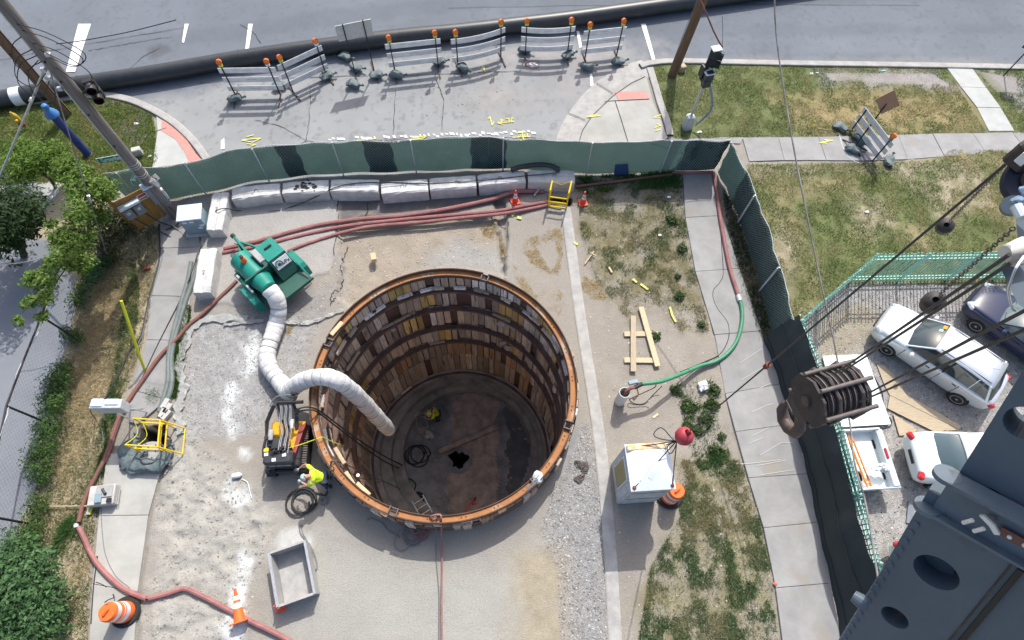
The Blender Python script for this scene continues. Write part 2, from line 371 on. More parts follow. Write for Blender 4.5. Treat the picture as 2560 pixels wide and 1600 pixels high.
def root_matrix(o):
    m = Matrix.LocRotScale(o.location, o.rotation_euler, o.scale)
    return root_matrix(o.parent) @ m if o.parent else m

def tag(o, label=None, cat=None, group=None, kind=None):
    if label: o['label'] = label
    if cat: o['category'] = cat
    if group: o['group'] = group
    if kind: o['kind'] = kind
    return o
def empty(name, loc, rz=0.0, label=None, cat=None, group=None):
    o = bpy.data.objects.new(name, None); COL.objects.link(o); o.location = loc; o.rotation_euler = (0, 0, rz); o.empty_display_size = 0.2
    return tag(o, label, cat, group)
KIDS = {}
def copy_tree(o, loc=None, rz=None, label=None, parent=None):
    c = o.copy(); COL.objects.link(c); c.parent = parent
    if loc is not None: c.location = loc
    if rz is not None: c.rotation_euler = (0, 0, rz)
    if label: c['label'] = label
    for ch in list(o.children): copy_tree(ch, parent=c)
    return c
def text(body, size, mx, m, parent=None, name='lettering', ext=0.002, align='CENTER', sx=1.0):
    """flat lettering; mx = world (or parent-space) 4x4 frame, text in its xy plane"""
    cu = bpy.data.curves.new(name, 'FONT'); cu.body = body; cu.size = size; cu.extrude = ext; cu.align_x = align; cu.align_y = 'CENTER'; cu.offset = size * 0.012; cu.resolution_u = 3
    t = bpy.data.objects.new('t', cu); COL.objects.link(t); dg = bpy.context.evaluated_depsgraph_get()
    me = bpy.data.meshes.new_from_object(t.evaluated_get(dg)); bpy.data.objects.remove(t); bpy.data.curves.remove(cu); me.name = name
    me.materials.clear(); me.materials.append(MT[m]); o = bpy.data.objects.new(name, me); COL.objects.link(o); o.parent = parent
    loc, rot, sc = mx.decompose(); o.location = loc; o.rotation_euler = rot.to_euler(); o.scale = (sx, 1, 1)
    return tag(o, kind='stuff') if parent is not None else o
def frame(o, x, y):
    x = Vector(x).normalized(); z = x.cross(Vector(y)).normalized(); y = z.cross(x)
    m = Matrix.Identity(4)
    for i in range(3): m[i][0] = x[i]; m[i][1] = y[i]; m[i][2] = z[i]; m[i][3] = o[i]
    return m
def basis3(x, z):
    """rotation whose columns are x, z cross x, z"""
    z = Vector(z).normalized(); x = Vector(x); x = (x - z * x.dot(z)).normalized(); y = z.cross(x)
    return Matrix(((x.x, y.x, z.x), (x.y, y.y, z.y), (x.z, y.z, z.z)))
def spline(pts, per=6):
    """Catmull-Rom through points"""
    P = [Vector(p) for p in pts]; out = []
    for i in range(len(P) - 1):
        a = P[i - 1] if i else P[0] * 2 - P[1]; b = P[i]; c = P[i + 1]; d = P[i + 2] if i + 2 < len(P) else P[-1] * 2 - P[-2]
        for k in range(per):
            t = k / per
            out.append(0.5 * ((2 * b) + (c - a) * t + (2 * a - 5 * b + 4 * c - d) * t * t + (3 * b - a - 3 * c + d) * t ** 3))
    out.append(P[-1]); return out
def hose(name, px, r, m, label, cat, z=None, per=6, n=8, sag=0.0, group=None, raw=False):
    """hose or cable laid along photograph pixels (px, py[, z])"""
    pts = [at(p[0], p[1], (p[2] if len(p) > 2 else r + 0.01)) for p in px]
    pts = pts if raw else spline(pts, per)
    ob = MB().tube(pts, r, n).build(name, m, smooth=True)
    return tag(ob, label, cat, group)

# ------------------------------------------------------------------ ground (one height field cut into soil, road, lawn and lots)
def _hash(ix, iy, seed):
    h = (ix * 374761393 + iy * 668265263 + seed * 1442695041) & 0xFFFFFFFF
    h = ((h ^ (h >> 13)) * 1274126177) & 0xFFFFFFFF
    return ((h ^ (h >> 16)) & 0xFFFF) / 65535.0
def vnoise(x, y, seed=0):
    ix = np.floor(x).astype(np.int64); iy = np.floor(y).astype(np.int64); fx = x - ix; fy = y - iy
    fx = fx * fx * (3 - 2 * fx); fy = fy * fy * (3 - 2 * fy)
    a = _hash(ix, iy, seed); b = _hash(ix + 1, iy, seed); c = _hash(ix, iy + 1, seed); d = _hash(ix + 1, iy + 1, seed)
    return (a + (b - a) * fx) * (1 - fy) + (c + (d - c) * fx) * fy
def fbm(x, y, s, seed=0, octv=4):
    v = 0; a = 0.5; t = 0
    for o in range(octv):
        v = v + a * vnoise(x * s, y * s, seed + o * 17); t += a; a *= 0.55; s = s * 2.07
    return v / t

GX0, GX1, GY0, GY1, GS = -26.0, 31.0, -4.0, 30.0, 0.07
gx = np.arange(GX0, GX1 + 1e-6, GS); gy = np.arange(GY0, GY1 + 1e-6, GS)
X, Y = np.meshgrid(gx, gy); NXg, NYg = len(gx), len(gy)
X = X.ravel(); Y = Y.ravel()
SHX, SHY, SHR = -1.34, 6.74, 4.34
NB = fbm(X, Y, 0.9, 3, 4) - 0.5          # border wobble
NF = fbm(X, Y, 3.1, 5, 4) - 0.5

def pxpoly(pts): return [tuple(at(*p)[:2]) for p in pts]
def sdist(poly, pad=1.5):
    """signed distance to polygon (negative inside); far points get pad"""
    P = np.array(poly); d = np.full(X.shape, pad)
    lo = P.min(0) - pad; hi = P.max(0) + pad
    idx = np.nonzero((X > lo[0]) & (X < hi[0]) & (Y > lo[1]) & (Y < hi[1]))[0]
    x = X[idx]; y = Y[idx]; dd = np.full(x.shape, 1e9); ins = np.zeros(x.shape, bool)
    for i in range(len(P)):
        a = P[i]; b = P[(i + 1) % len(P)]; e = b - a; L = e @ e + 1e-12
        t = np.clip(((x - a[0]) * e[0] + (y - a[1]) * e[1]) / L, 0, 1)
        dd = np.minimum(dd, np.hypot(x - a[0] - t * e[0], y - a[1] - t * e[1]))
        c = ((a[1] > y) != (b[1] > y)); xi = a[0] + (y - a[1]) * e[0] / (e[1] if abs(e[1]) > 1e-9 else 1e-9)
        ins ^= c & (x < xi)
    d[idx] = np.where(ins, -dd, dd); return d
def zone(px, soft=0.12, wob=0.5, fin=0.15):
    d = sdist(pxpoly(px)); return np.clip(0.5 - (d + NB * wob + NF * fin) / soft, 0, 1)

C = np.zeros((X.size, 3)); C[:] = (0.40, 0.365, 0.315)
H = (fbm(X, Y, 1.2, 11) - 0.5) * 0.05 + (fbm(X, Y, 6, 13) - 0.5) * 0.015
def paint(m, col, j=0.0, seed=31, sc=2.0):
    global C
    c = np.array(col)[None, :] * (1 + (j * 2 * (fbm(X, Y, sc, seed) - 0.5))[:, None] if j else 1)
    C = C * (1 - m[:, None]) + c * m[:, None]

# left verge: dry weeds over brown soil, then the asphalt lot beyond its fence
Z_verge = [(-300, 560), (60, 500), (260, 480), (330, 560), (395, 560), (388, 680), (370, 800), (345, 900), (300, 1010), (270, 1120), (245, 1260), (228, 1400), (215, 1640), (-300, 1640)]
m = zone(Z_verge, 0.3); paint(m, (0.46, 0.39, 0.27), 0.4, 41, 1.3)
Z_dry = [(215, 790), (260, 640), (330, 650), (345, 760), (330, 880), (260, 1010), (215, 1130), (160, 1240), (130, 1180), (180, 980)]
m = zone(Z_dry, 0.5); paint(m, (0.62, 0.53, 0.37), 0.3, 43, 3)
Z_lot = [(-400, 700), (-100, 620), (120, 590), (190, 690), (190, 760), (170, 850), (140, 980), (110, 1120), (80, 1240), (40, 1360), (-60, 1640), (-400, 1640)]
M_lot = zone(Z_lot, 0.15, 0.7); paint(M_lot, (0.23, 0.245, 0.27), 0.15, 45, 0.5)
Z_lawnNW = [(-400, 300), (0, 268), (140, 253), (250, 243), (330, 262), (383, 290), (390, 330), (395, 400), (370, 440), (300, 455), (200, 455), (-400, 480)]
M_lnw = zone(Z_lawnNW, 0.1, 0.2); paint(M_lnw, (0.135, 0.15, 0.055), 0.4, 47, 2)
m = zone([(255, 255), (330, 265), (385, 292), (385, 330), (345, 350), (300, 310)], 0.5, 1.2) * (fbm(X, Y, 2.2, 99) > 0.45); paint(m, (0.20, 0.185, 0.165), 0.3)
# road and closed side street
Z_road = [(-700, 300), (-10, 262), (60, 257), (140, 250), (200, 244), (250, 240), (300, 246), (345, 258), (400, 283), (440, 312), (480, 350), (510, 385), (530, 412), (545, 470), (600, 470), (900, 440), (1300, 415), (1385, 400), (1390, 372), (1398, 345), (1412, 310), (1428, 282), (1450, 258), (1480, 232), (1510, 210), (1550, 182), (1590, 165), (1630, 158), (1700, 153), (1960, 158), (2360, 163), (2900, 175), (2900, -260), (-700, -260)]
M_road = zone(Z_road, 0.07, 0, 0)
paint(M_road, (0.215, 0.24, 0.272), 0.13, 51, 0.5)
m = zone([(330, 250), (560, 205), (800, 170), (1100, 125), (1400, 100), (1560, 110), (1600, 160), (1390, 380), (1200, 440), (560, 480)], 0.9, 1.2) * M_road
paint(m, (0.375, 0.385, 0.385), 0.13, 53, 0.6)
for pc, k, col in [([(560, 150), (900, 100), (1500, 60), (2560, 60), (2560, 85), (1500, 90), (900, 130), (560, 178)], .35, (.17, .185, .21)), ([(0, 130), (1200, -20), (2560, -40), (2560, 0), (1200, 20), (0, 170)], .4, (.165, .18, .205)), ([(360, 118), (420, 108), (436, 128), (380, 140)], .7, (.12, .125, .135)), ([(2000, 90), (2300, 95), (2300, 135), (2000, 128)], .4, (.27, .295, .32)), ([(560, 290), (760, 300), (765, 345), (580, 350)], .35, (.33, .335, .34)), ([(780, 270), (985, 280), (980, 340), (775, 345)], .4, (.41, .42, .42)), ([(1660, 140), (2560, 150), (2560, 172), (1660, 158)], .5, (.34, .33, .31))]:
    m = zone(pc, 0.35, 0.7, 0.3) * M_road * k; paint(m, col, 0.15, 55, 1.5)
m = M_road * np.clip((fbm(X, Y, 5, 56, 3) - .62) * 9, 0, 1) * .35; paint(m, (.16, .16, .165))
m = zone([(1170, 130), (1700, 120), (1640, 158), (1480, 235), (1250, 280), (1080, 250)], 1.6, 1.4) * M_road * np.clip(fbm(X, Y, 1.6, 57) * 2 - 0.5, 0, 1); paint(m, (0.41, 0.385, 0.365), 0.2)
m = zone([(900, 352), (1000, 355), (1090, 345), (1170, 344), (1245, 352), (1258, 376), (1150, 395), (920, 380)], 0.1, 0.35); paint(m, (0.27, 0.25, 0.22), 0.4, 59, 5); M_broken = m
m = zone([(960, 355), (1030, 355), (1035, 372), (975, 375)], 0.25, 0.5); paint(m, (0.10, 0.09, 0.08), 0.3)
# site
Z_slab = [(470, 500), (585, 490), (845, 490), (846, 540), (842, 600), (838, 640), (820, 680), (770, 700), (690, 745), (600, 765), (500, 752), (470, 650)]
M_slab = zone(Z_slab, 0.08, 0.25, 0.2); paint(M_slab, (0.47, 0.45, 0.42), 0.1, 61, 1)
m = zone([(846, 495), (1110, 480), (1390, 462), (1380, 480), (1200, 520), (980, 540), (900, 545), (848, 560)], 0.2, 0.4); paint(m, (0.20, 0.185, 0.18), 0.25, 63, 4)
Z_tan = [(850, 575), (900, 545), (1240, 530), (1265, 640), (1260, 700), (1090, 668), (900, 760), (820, 740), (858, 660)]
m = zone(Z_tan, 0.5, 0.8); paint(m, (0.43, 0.37, 0.295), 0.2, 65, 2.5)
m = zone([(1060, 625), (1180, 590), (1270, 620), (1270, 690), (1150, 670), (1020, 675)], 0.7, 1.2); paint(m, (0.42, 0.41, 0.385), 0.1)
m = zone([(700, 750), (845, 700), (850, 640), (870, 720), (800, 820), (720, 800)], 0.4, 0.7); paint(m, (0.36, 0.34, 0.32), 0.2, 67, 5)
Z_grav = [(485, 800), (560, 775), (700, 770), (800, 800), (775, 880), (760, 980), (690, 1010), (640, 1090), (520, 1100), (445, 1130), (445, 960)]
M_grav = zone(Z_grav, 0.5, 0.8); paint(M_grav, (0.42, 0.415, 0.405), 0.25, 69, 6)
Z_rub = [(380, 1140), (470, 1100), (560, 1150), (640, 1230), (700, 1300), (680, 1400), (600, 1460), (600, 1640), (340, 1640), (385, 1400), (400, 1280)]
M_rub = zone(Z_rub, 0.9, 0.8); paint(M_rub, (0.48, 0.46, 0.41), 0.22, 71, 3)
m = zone([(700, 1330), (820, 1290), (1000, 1390), (1300, 1390), (1400, 1250), (1420, 1640), (640, 1640)], 1.4, 1.4); paint(m, (0.46, 0.445, 0.40), 0.08, 73, 1)
M_gr2 = zone([(1420, 1080), (1470, 1060), (1500, 1160), (1515, 1400), (1520, 1640), (1400, 1640), (1395, 1430), (1350, 1330), (1400, 1200)], 0.5, 0.7); paint(M_gr2, (0.37, 0.365, 0.36), 0.3, 75, 6)
m = zone([(1300, 1400), (1400, 1360), (1440, 1640), (1290, 1640)], 0.9, 1.2); paint(m, (0.45, 0.39, 0.29), 0.2, 77, 4)
for poly, k in [([(640, 820), (650, 850), (645, 900), (622, 940), (608, 925), (618, 860)], 1), ([(575, 960), (598, 975), (580, 1040), (600, 1110), (640, 1130), (610, 1150), (570, 1110), (558, 1050)], 1), ([(560, 1150), (590, 1200), (630, 1230), (600, 1270), (560, 1230)], .7), ([(605, 1390), (625, 1400), (610, 1480), (590, 1640), (560, 1640), (590, 1470)], 1), ([(690, 1330), (760, 1310), (800, 1360), (760, 1400), (690, 1400)], .5)]:
    m = zone(poly, 0.35, 0.7, 0.5) * k * np.clip(fbm(X, Y, 4, 81) * 2.4 - 0.25, 0, 1); paint(m, (0.84, 0.87, 0.86), 0.05)
# strip between kerb and walk: earth with thin grass
Z_strip = [(1440, 470), (1560, 455), (1700, 432), (1712, 545), (1740, 690), (1790, 860), (1830, 1100), (1885, 1250), (1930, 1440), (1945, 1640), (1555, 1640), (1545, 1455), (1500, 1050), (1455, 760)]
M_strip = zone(Z_strip, 0.2, 0.4); paint(M_strip, (0.405, 0.365, 0.31), 0.15, 83, 2)
Z_sg = [(1440, 455), (1700, 430), (1712, 545), (1740, 690), (1775, 830), (1700, 830), (1640, 760), (1570, 800), (1490, 700), (1450, 580)]
M_sg = zone(Z_sg, 0.6, 1.0); paint(M_sg * np.clip(fbm(X, Y, 1.4, 85) * 2.4 - 0.55, 0, 1), (0.25, 0.22, 0.13), 0.4, 86, 4)
Z_sg2 = [(1690, 1150), (1850, 1150), (1890, 1260), (1930, 1440), (1945, 1640), (1590, 1640), (1625, 1420), (1700, 1290)]
M_sg2 = zone(Z_sg2, 0.5, 0.9); paint(M_sg2 * np.clip(fbm(X, Y, 1.8, 88) * 2.2 - .3, .25, 1), (0.30, 0.27, 0.17), 0.35, 87, 3)
# lawns on the right
Z_ln = [(1632, 168), (1660, 160), (1960, 166), (2365, 171), (2900, 182), (2900, 345), (2470, 333), (1880, 345), (1672, 348), (1650, 270)]
M_ln = zone(Z_ln, 0.08, 0.15); paint(M_ln, (0.155, 0.175, 0.075), 0.3, 89, 2)
dry = zone([(1960, 260), (2150, 225), (2420, 235), (2480, 320), (2200, 330), (1990, 320)], 1.6, 1.8) * M_ln; paint(dry * 0.85, (0.36, 0.28, 0.15), 0.25, 91, 3)
bare = zone([(2050, 178), (2340, 180), (2395, 225), (2280, 222), (2120, 208), (2060, 215)], 0.8, 1.6) * M_ln; paint(bare, (0.335, 0.31, 0.295), 0.15, 93, 2)
m = zone([(2440, 175), (2600, 190), (2570, 280), (2520, 250)], 0.8, 1.6) * M_ln; paint(m, (0.335, 0.31, 0.295), 0.15, 93, 2)
Z_ln2 = [(1868, 412), (2230, 405), (2330, 400), (2380, 375), (2900, 380), (2900, 720), (2270, 712), (2118, 712), (1930, 862), (1900, 720), (1850, 560)]
M_ln2 = zone(Z_ln2, 0.1, 0.3); paint(M_ln2, (0.15, 0.17, 0.07), 0.3, 95, 1.6)
m = np.clip(fbm(X, Y, 0.8, 97) * 3 - 1.35, 0, 1) * M_ln2; paint(m * 0.7, (0.33, 0.27, 0.16), 0.25, 98, 3)
for pc in ([(2130, 470), (2220, 500), (2230, 560), (2150, 570), (2110, 530)], [(2180, 410), (2420, 400), (2480, 480), (2380, 560), (2250, 440)], [(1900, 600), (1960, 560), (2010, 640), (1950, 730), (1900, 690)], [(1880, 415), (2300, 405), (2300, 425), (1880, 435)]):
    BAREZ = zone(pc, .7, 1.3) * np.clip(fbm(X, Y, 3, 96) * 2.4 - .5, 0, 1) * M_ln2; paint(BAREZ * .8, (.40, .34, .25), .25, 94, 4)
# gravel parking lot behind the picket fence
Z_gl = [(2118, 712), (2270, 712), (2900, 720), (2900, 1700), (2200, 1700), (2090, 1300), (1985, 985), (1930, 862)]
M_gl = zone(Z_gl, 0.2, 0.3); paint(M_gl, (0.36, 0.345, 0.33), 0.45, 101, 9)
m = zone([(2030, 780), (2160, 760), (2190, 860), (2060, 890)], 0.8, 1.2); paint(m * 0.8, (0.36, 0.31, 0.22), 0.2, 103, 4)

# relief
rub = np.abs(fbm(X, Y, 1.9, 111, 5) - 0.5) * 2
H += M_rub * (0.14 * (fbm(X, Y, 2.3, 113, 5) - 0.45) + 0.14 * (0.25 - rub) + 0.05 * (fbm(X, Y, 8, 114, 3) - .4))
H += np.clip(M_grav + M_gr2, 0, 1) * (0.055 * (fbm(X, Y, 6.5, 115, 3) - 0.4))
H += M_gl * 0.03 * (fbm(X, Y, 9, 117, 2) - 0.5)
H += M_slab * 0.05
# broken pavement edge: dug area drops a little next to the slab
Z_dug = [(846, 560), (900, 545), (1235, 535), (1262, 640), (1262, 720), (1100, 668), (890, 770), (832, 742), (860, 660)]
m = zone(Z_dug, 0.12, 0.25, 0.25); H -= m * 0.2
Z_dug2 = [(1236, 490), (1262, 505), (1268, 590), (1262, 700), (1250, 640), (1240, 560)]
m = zone(Z_dug2, 0.12, 0.2); H -= m * 0.22
H = np.where(M_road > 0.5, -0.01 + (fbm(X, Y, 0.4, 119) - 0.5) * 0.02, H)
H -= M_broken * 0.09 * (0.4 + fbm(X, Y, 3, 121))
m = np.clip(M_ln + M_ln2 + M_lnw, 0, 1); H += m * 0.04
# pits under the two yellow ladders
def rectpit(px, depth):
    global H
    d = sdist(pxpoly(px), 0.6); H = np.where(d < 0, -depth, H)
    C[d < 0.06] = (0.06, 0.052, 0.048)  # pit soil set near-black: shade inside it put into the colour
# sheets that carry slabs or kerbs sink below them
WALK_W = [(395, 500), (470, 500), (500, 560), (497, 640), (458, 740), (440, 870), (415, 1000), (405, 1062), (425, 1130), (378, 1260), (348, 1480), (340, 1640), (220, 1640), (230, 1400), (246, 1262), (272, 1130), (310, 1040), (352, 940), (375, 800), (390, 680)]
WALK_E = [(1703, 432), (1785, 440), (1822, 600), (1852, 700), (1905, 850), (1962, 1010), (2012, 1200), (2052, 1400), (2085, 1640), (1955, 1640), (1938, 1440), (1888, 1250), (1838, 1100), (1796, 860), (1746, 690), (1716, 545)]
for wp in (WALK_W, WALK_E):
    m = sdist(pxpoly(wp)) < 0.05; H = np.where(m, np.minimum(H, -0.05), H); C[m] = (0.36, 0.33, 0.28)
cls0 = (M_lot + M_ln + M_ln2 + M_lnw + M_gl) > 0.5
rectpit([(353, 1070), (412, 1066), (408, 1118), (348, 1122)], 1.3)
rectpit([(1372, 494), (1428, 498), (1426, 512), (1370, 508)], 1.0)
r = np.hypot(X - SHX, Y - SHY)
H = np.where(r < SHR + 0.9, H * np.clip((r - SHR - 0.1) / 0.8, 0, 1), H)
C = np.clip(C * np.where(cls0 > 0, 0.84, 0.69)[:, None], 0.01, 0.85)
Hg = H.reshape(NYg, NXg)
def gz(x, y):
    i = min(max(int(round((x - GX0) / GS)), 0), NXg - 1); j = min(max(int(round((y - GY0) / GS)), 0), NYg - 1); return float(Hg[j, i])

cls = np.zeros(X.shape, np.int8)                       # 0 soil 1 road 2 lawn 3 gravel lot 4 asphalt lot
cls[M_road > 0.5] = 1; cls[(M_ln + M_ln2) > 0.5] = 2; cls[M_gl > 0.5] = 3; cls[M_lot > 0.5] = 4; cls[M_lnw > 0.5] = 2
ii, jj = np.meshgrid(np.arange(NXg - 1), np.arange(NYg - 1))
q0 = (jj * NXg + ii).ravel(); quads = np.stack([q0, q0 + 1, q0 + NXg + 1, q0 + NXg], 1)
fr = np.hypot(X[q0] + GS / 2 - SHX, Y[q0] + GS / 2 - SHY); keep = fr > SHR + 0.06
quads = quads[keep]; fcls = cls[quads[:, 0]]
def grid_object(name, k, m):
    Q = quads[fcls == k]; used = np.unique(Q); remap = np.zeros(X.size, np.int64); remap[used] = np.arange(used.size)
    co = np.stack([X[used], Y[used], H[used]], 1); Q = remap[Q]; cc = C[used]
    if k == 0:      # carry the soil on to the horizon
        F = 400.0; z = -0.12
        ext = np.array([(-F, -F, z), (F, -F, z), (F, F, z), (-F, F, z), (GX0, GY0, z), (GX1, GY0, z), (GX1, GY1, z), (GX0, GY1, z)])
        o = len(co); co = np.vstack([co, ext]); cc = np.vstack([cc, np.tile([[0.24, 0.23, 0.18]], (8, 1))])
        Q = np.vstack([Q, np.array([(0, 1, 5, 4), (1, 2, 6, 5), (2, 3, 7, 6), (3, 0, 4, 7)]) + o])
    me = bpy.data.meshes.new(name); me.vertices.add(len(co)); me.vertices.foreach_set('co', co.ravel())
    me.loops.add(Q.size); me.loops.foreach_set('vertex_index', Q.ravel()); me.polygons.add(len(Q))
    me.polygons.foreach_set('loop_start', np.arange(0, Q.size, 4)); me.polygons.foreach_set('loop_total', np.full(len(Q), 4))
    me.polygons.foreach_set('use_smooth', np.ones(len(Q), bool))
    me.update(); a = me.color_attributes.new('soil', 'FLOAT_COLOR', 'POINT')
    a.data.foreach_set('color', np.hstack([cc, np.ones((len(cc), 1))]).ravel())
    me.materials.append(m); ob = bpy.data.objects.new(name, me); COL.objects.link(ob); ob['kind'] = 'structure'; return ob
ground = grid_object('ground', 0, ground_mat('soil', 16, 0.20, 0.55))
road = grid_object('road', 1, ground_mat('road_surface', 22, 0.05, 0.12, 0.85, 60))
lawn = grid_object('lawn', 2, ground_mat('lawn_soil', 18, 0.25, 0.6))
gravel_lot = grid_object('gravel_lot', 3, ground_mat('lot_gravel', 26, 0.75, 0.9, 0.9, 26))
parking_lot = grid_object('parking_lot', 4, ground_mat('lot_asphalt', 20, 0.08, 0.2))

# pebbles and clods
def scatter_pebbles(name, poly, n, r0, r1, cols, parent_kind='stuff'):
    P = np.array(pxpoly(poly)); lo, hi = P.min(0), P.max(0); pts = []
    xs = RNG.uniform(lo[0], hi[0], n * 4); ys = RNG.uniform(lo[1], hi[1], n * 4); ins = np.zeros(xs.shape, bool)
    for i in range(len(P)):
        a = P[i]; b = P[(i + 1) % len(P)]
        c = (a[1] > ys) != (b[1] > ys); ins ^= c & (xs < a[0] + (ys - a[1]) * (b[0] - a[0]) / (b[1] - a[1] + 1e-12))
    k = np.nonzero(ins & (np.hypot(xs - SHX, ys - SHY) > SHR + 0.4))[0][:n]; xs, ys = xs[k], ys[k]
    V = np.array([(1, 0, 0), (-1, 0, 0), (0, 1, 0), (0, -1, 0), (0, 0, .6), (0, 0, -.6)]); F = np.array([(0, 2, 4), (2, 1, 4), (1, 3, 4), (3, 0, 4)])
    N = len(xs); rr = r0 + (r1 - r0) * RNG.random(N) ** 3; an = RNG.uniform(0, 6.28, N)
    sc = RNG.uniform(0.6, 1.3, (N, 6, 1)); vv = V[None] * sc * rr[:, None, None]
    ca, sa = np.cos(an)[:, None], np.sin(an)[:, None]
    vx = vv[:, :, 0] * ca - vv[:, :, 1] * sa + xs[:, None]; vy = vv[:, :, 0] * sa + vv[:, :, 1] * ca + ys[:, None]
    zz = np.array([gz(a, b) for a, b in zip(xs, ys)]); vz = vv[:, :, 2] + zz[:, None] + rr[:, None] * 0.2
    co = np.stack([vx, vy, vz], 2).reshape(-1, 3); fs = (F[None] + (np.arange(N) * 6)[:, None, None]).reshape(-1, 3)
    ci = np.array(cols)[RNG.integers(0, len(cols), N)] * RNG.uniform(0.55, 0.95, (N, 1))
    return tri_object(name, co, fs, np.repeat(ci, 6, 0), 'pebble')
def tri_object(name, co, fs, col, m, kind='stuff', parent=None):
    me = bpy.data.meshes.new(name); me.vertices.add(len(co)); me.vertices.foreach_set('co', co.ravel())
    me.loops.add(fs.size); me.loops.foreach_set('vertex_index', fs.ravel()); me.polygons.add(len(fs))
    me.polygons.foreach_set('loop_start', np.arange(0, fs.size, 3)); me.polygons.foreach_set('loop_total', np.full(len(fs), 3))
    me.update(); a = me.color_attributes.new('tint', 'FLOAT_COLOR', 'POINT')
    a.data.foreach_set('color', np.hstack([np.clip(col, 0, .9), np.ones((len(col), 1))]).ravel())
    me.materials.append(MT[m]); ob = bpy.data.objects.new(name, me); COL.objects.link(ob)
    if kind: ob['kind'] = kind
    if parent: ob.parent = parent
    return ob
GREYS = [(0.40, 0.39, 0.38), (0.30, 0.29, 0.28), (0.22, 0.215, 0.21), (0.50, 0.49, 0.47), (0.36, 0.33, 0.29)]
tag(scatter_pebbles('gravel', Z_grav, 8000, 0.01, 0.032, GREYS), 'grey crushed stone spread between the white duct and the walk')
scatter_pebbles('gravel', [(1415, 1080), (1470, 1060), (1500, 1160), (1515, 1400), (1520, 1640), (1400, 1640), (1395, 1430), (1350, 1330)], 5500, 0.012, 0.04, GREYS)
scatter_pebbles('gravel', [(390, 1150), (470, 1100), (560, 1150), (640, 1230), (690, 1320), (640, 1460), (600, 1640), (345, 1640), (385, 1400)], 2600, 0.008, 0.045, [(0.36, 0.335, 0.295), (0.38, 0.355, 0.315), (0.44, 0.415, 0.37)])
scatter_pebbles('gravel', Z_gl, 14000, 0.012, 0.045, [(0.46, 0.44, 0.42), (0.26, 0.25, 0.25), (0.16, 0.155, 0.155), (0.58, 0.57, 0.55), (0.38, 0.35, 0.31)])
scatter_pebbles('gravel', [(850, 575), (1260, 530), (1265, 700), (900, 760), (700, 800), (820, 690)], 1800, 0.01, 0.045, [(0.44, 0.40, 0.34), (0.38, 0.33, 0.27), (0.5, 0.48, 0.44)])
scatter_pebbles('gravel', Z_strip, 1600, 0.01, 0.04, [(0.44, 0.41, 0.37), (0.38, 0.35, 0.30), (0.55, 0.53, 0.5)])
scatter_pebbles('gravel', [(1010, 210), (1240, 170), (1330, 230), (1200, 290), (1060, 300)], 260, 0.012, 0.04, [(0.25, 0.23, 0.22), (0.36, 0.33, 0.30)])
scatter_pebbles('gravel', [(900, 352), (1090, 345), (1245, 352), (1258, 376), (1150, 395), (920, 380)], 1200, 0.015, 0.06, GREYS)

# grass and straw
NOGRASS = [pxpoly(q) for q in ([(2360, 166), (2432, 166), (2540, 336), (2466, 336)], [(2062, 184), (2180, 184), (2330, 186), (2370, 212), (2260, 214), (2130, 204), (2075, 204)], [(2440, 180), (2540, 196), (2540, 232), (2490, 232)])]
def grass(name, poly, n, h0, h1, cols, w=0.02, dens=None, lean=1.3, label=None):
    P = np.array(pxpoly(poly)); lo, hi = P.min(0), P.max(0)
    xs = RNG.uniform(lo[0], hi[0], n * 3); ys = RNG.uniform(lo[1], hi[1], n * 3); ins = np.zeros(xs.shape, bool)
    for i in range(len(P)):
        a = P[i]; b = P[(i + 1) % len(P)]
        c = (a[1] > ys) != (b[1] > ys); ins ^= c & (xs < a[0] + (ys - a[1]) * (b[0] - a[0]) / (b[1] - a[1] + 1e-12))
    for Q in NOGRASS:
        Q = np.array(Q); io = np.zeros(xs.shape, bool)
        for i in range(len(Q)):
            a = Q[i]; b = Q[(i + 1) % len(Q)]; c = (a[1] > ys) != (b[1] > ys); io ^= c & (xs < a[0] + (ys - a[1]) * (b[0] - a[0]) / (b[1] - a[1] + 1e-12))
        ins &= ~io | (RNG.random(xs.shape) < (.06 if Q[0][0] < 22 else 0))
    if dens is not None:
        sc, th, seed = dens; d = fbm(xs, ys, sc, seed, 4); ins &= RNG.random(xs.shape) < np.clip((d - th) * 5, 0.08, 1)
    k = np.nonzero(ins)[0][:n]; xs, ys = xs[k], ys[k]; N = len(xs)
    an = RNG.uniform(0, 6.28, N); hh = RNG.uniform(h0, h1, N); ld = RNG.uniform(0, 6.28, N); ll = RNG.uniform(0.1, 1, N) * lean * hh
    zz = np.array([gz(a, b) for a, b in zip(xs, ys)]) - 0.01
    dx, dy = np.cos(an) * w / 2, np.sin(an) * w / 2
    a = np.stack([xs - dx, ys - dy, zz], 1); b = np.stack([xs + dx, ys + dy, zz], 1); c = np.stack([xs + np.cos(ld) * ll, ys + np.sin(ld) * ll, zz + hh], 1)
    co = np.stack([a, b, c], 1).reshape(-1, 3); fs = np.arange(N * 3).reshape(-1, 3)
    mixv = np.clip(fbm(xs, ys, 1.1, 201, 4) * 3.6 - 1.5 + RNG.normal(0, 0.22, N), 0, 1)[:, None]
    ci = (np.array(cols[0]) * (1 - mixv) + np.array(cols[1]) * mixv) * RNG.uniform(0.6, 1.35, (N, 1))
    return tag(tri_object(name, co, fs, np.repeat(ci, 3, 0), 'blade'), label)
OLIVE, DRYG, DEEP, TAN = (0.125, 0.195, 0.055), (0.36, 0.325, 0.17), (0.085, 0.185, 0.055), (0.50, 0.41, 0.24)
grass('grass', Z_ln, 80000, 0.03, 0.085, (OLIVE, DRYG), 0.024, (2.3, 0.30, 301), label='mown grass on the verge between the road and the right-hand walk')
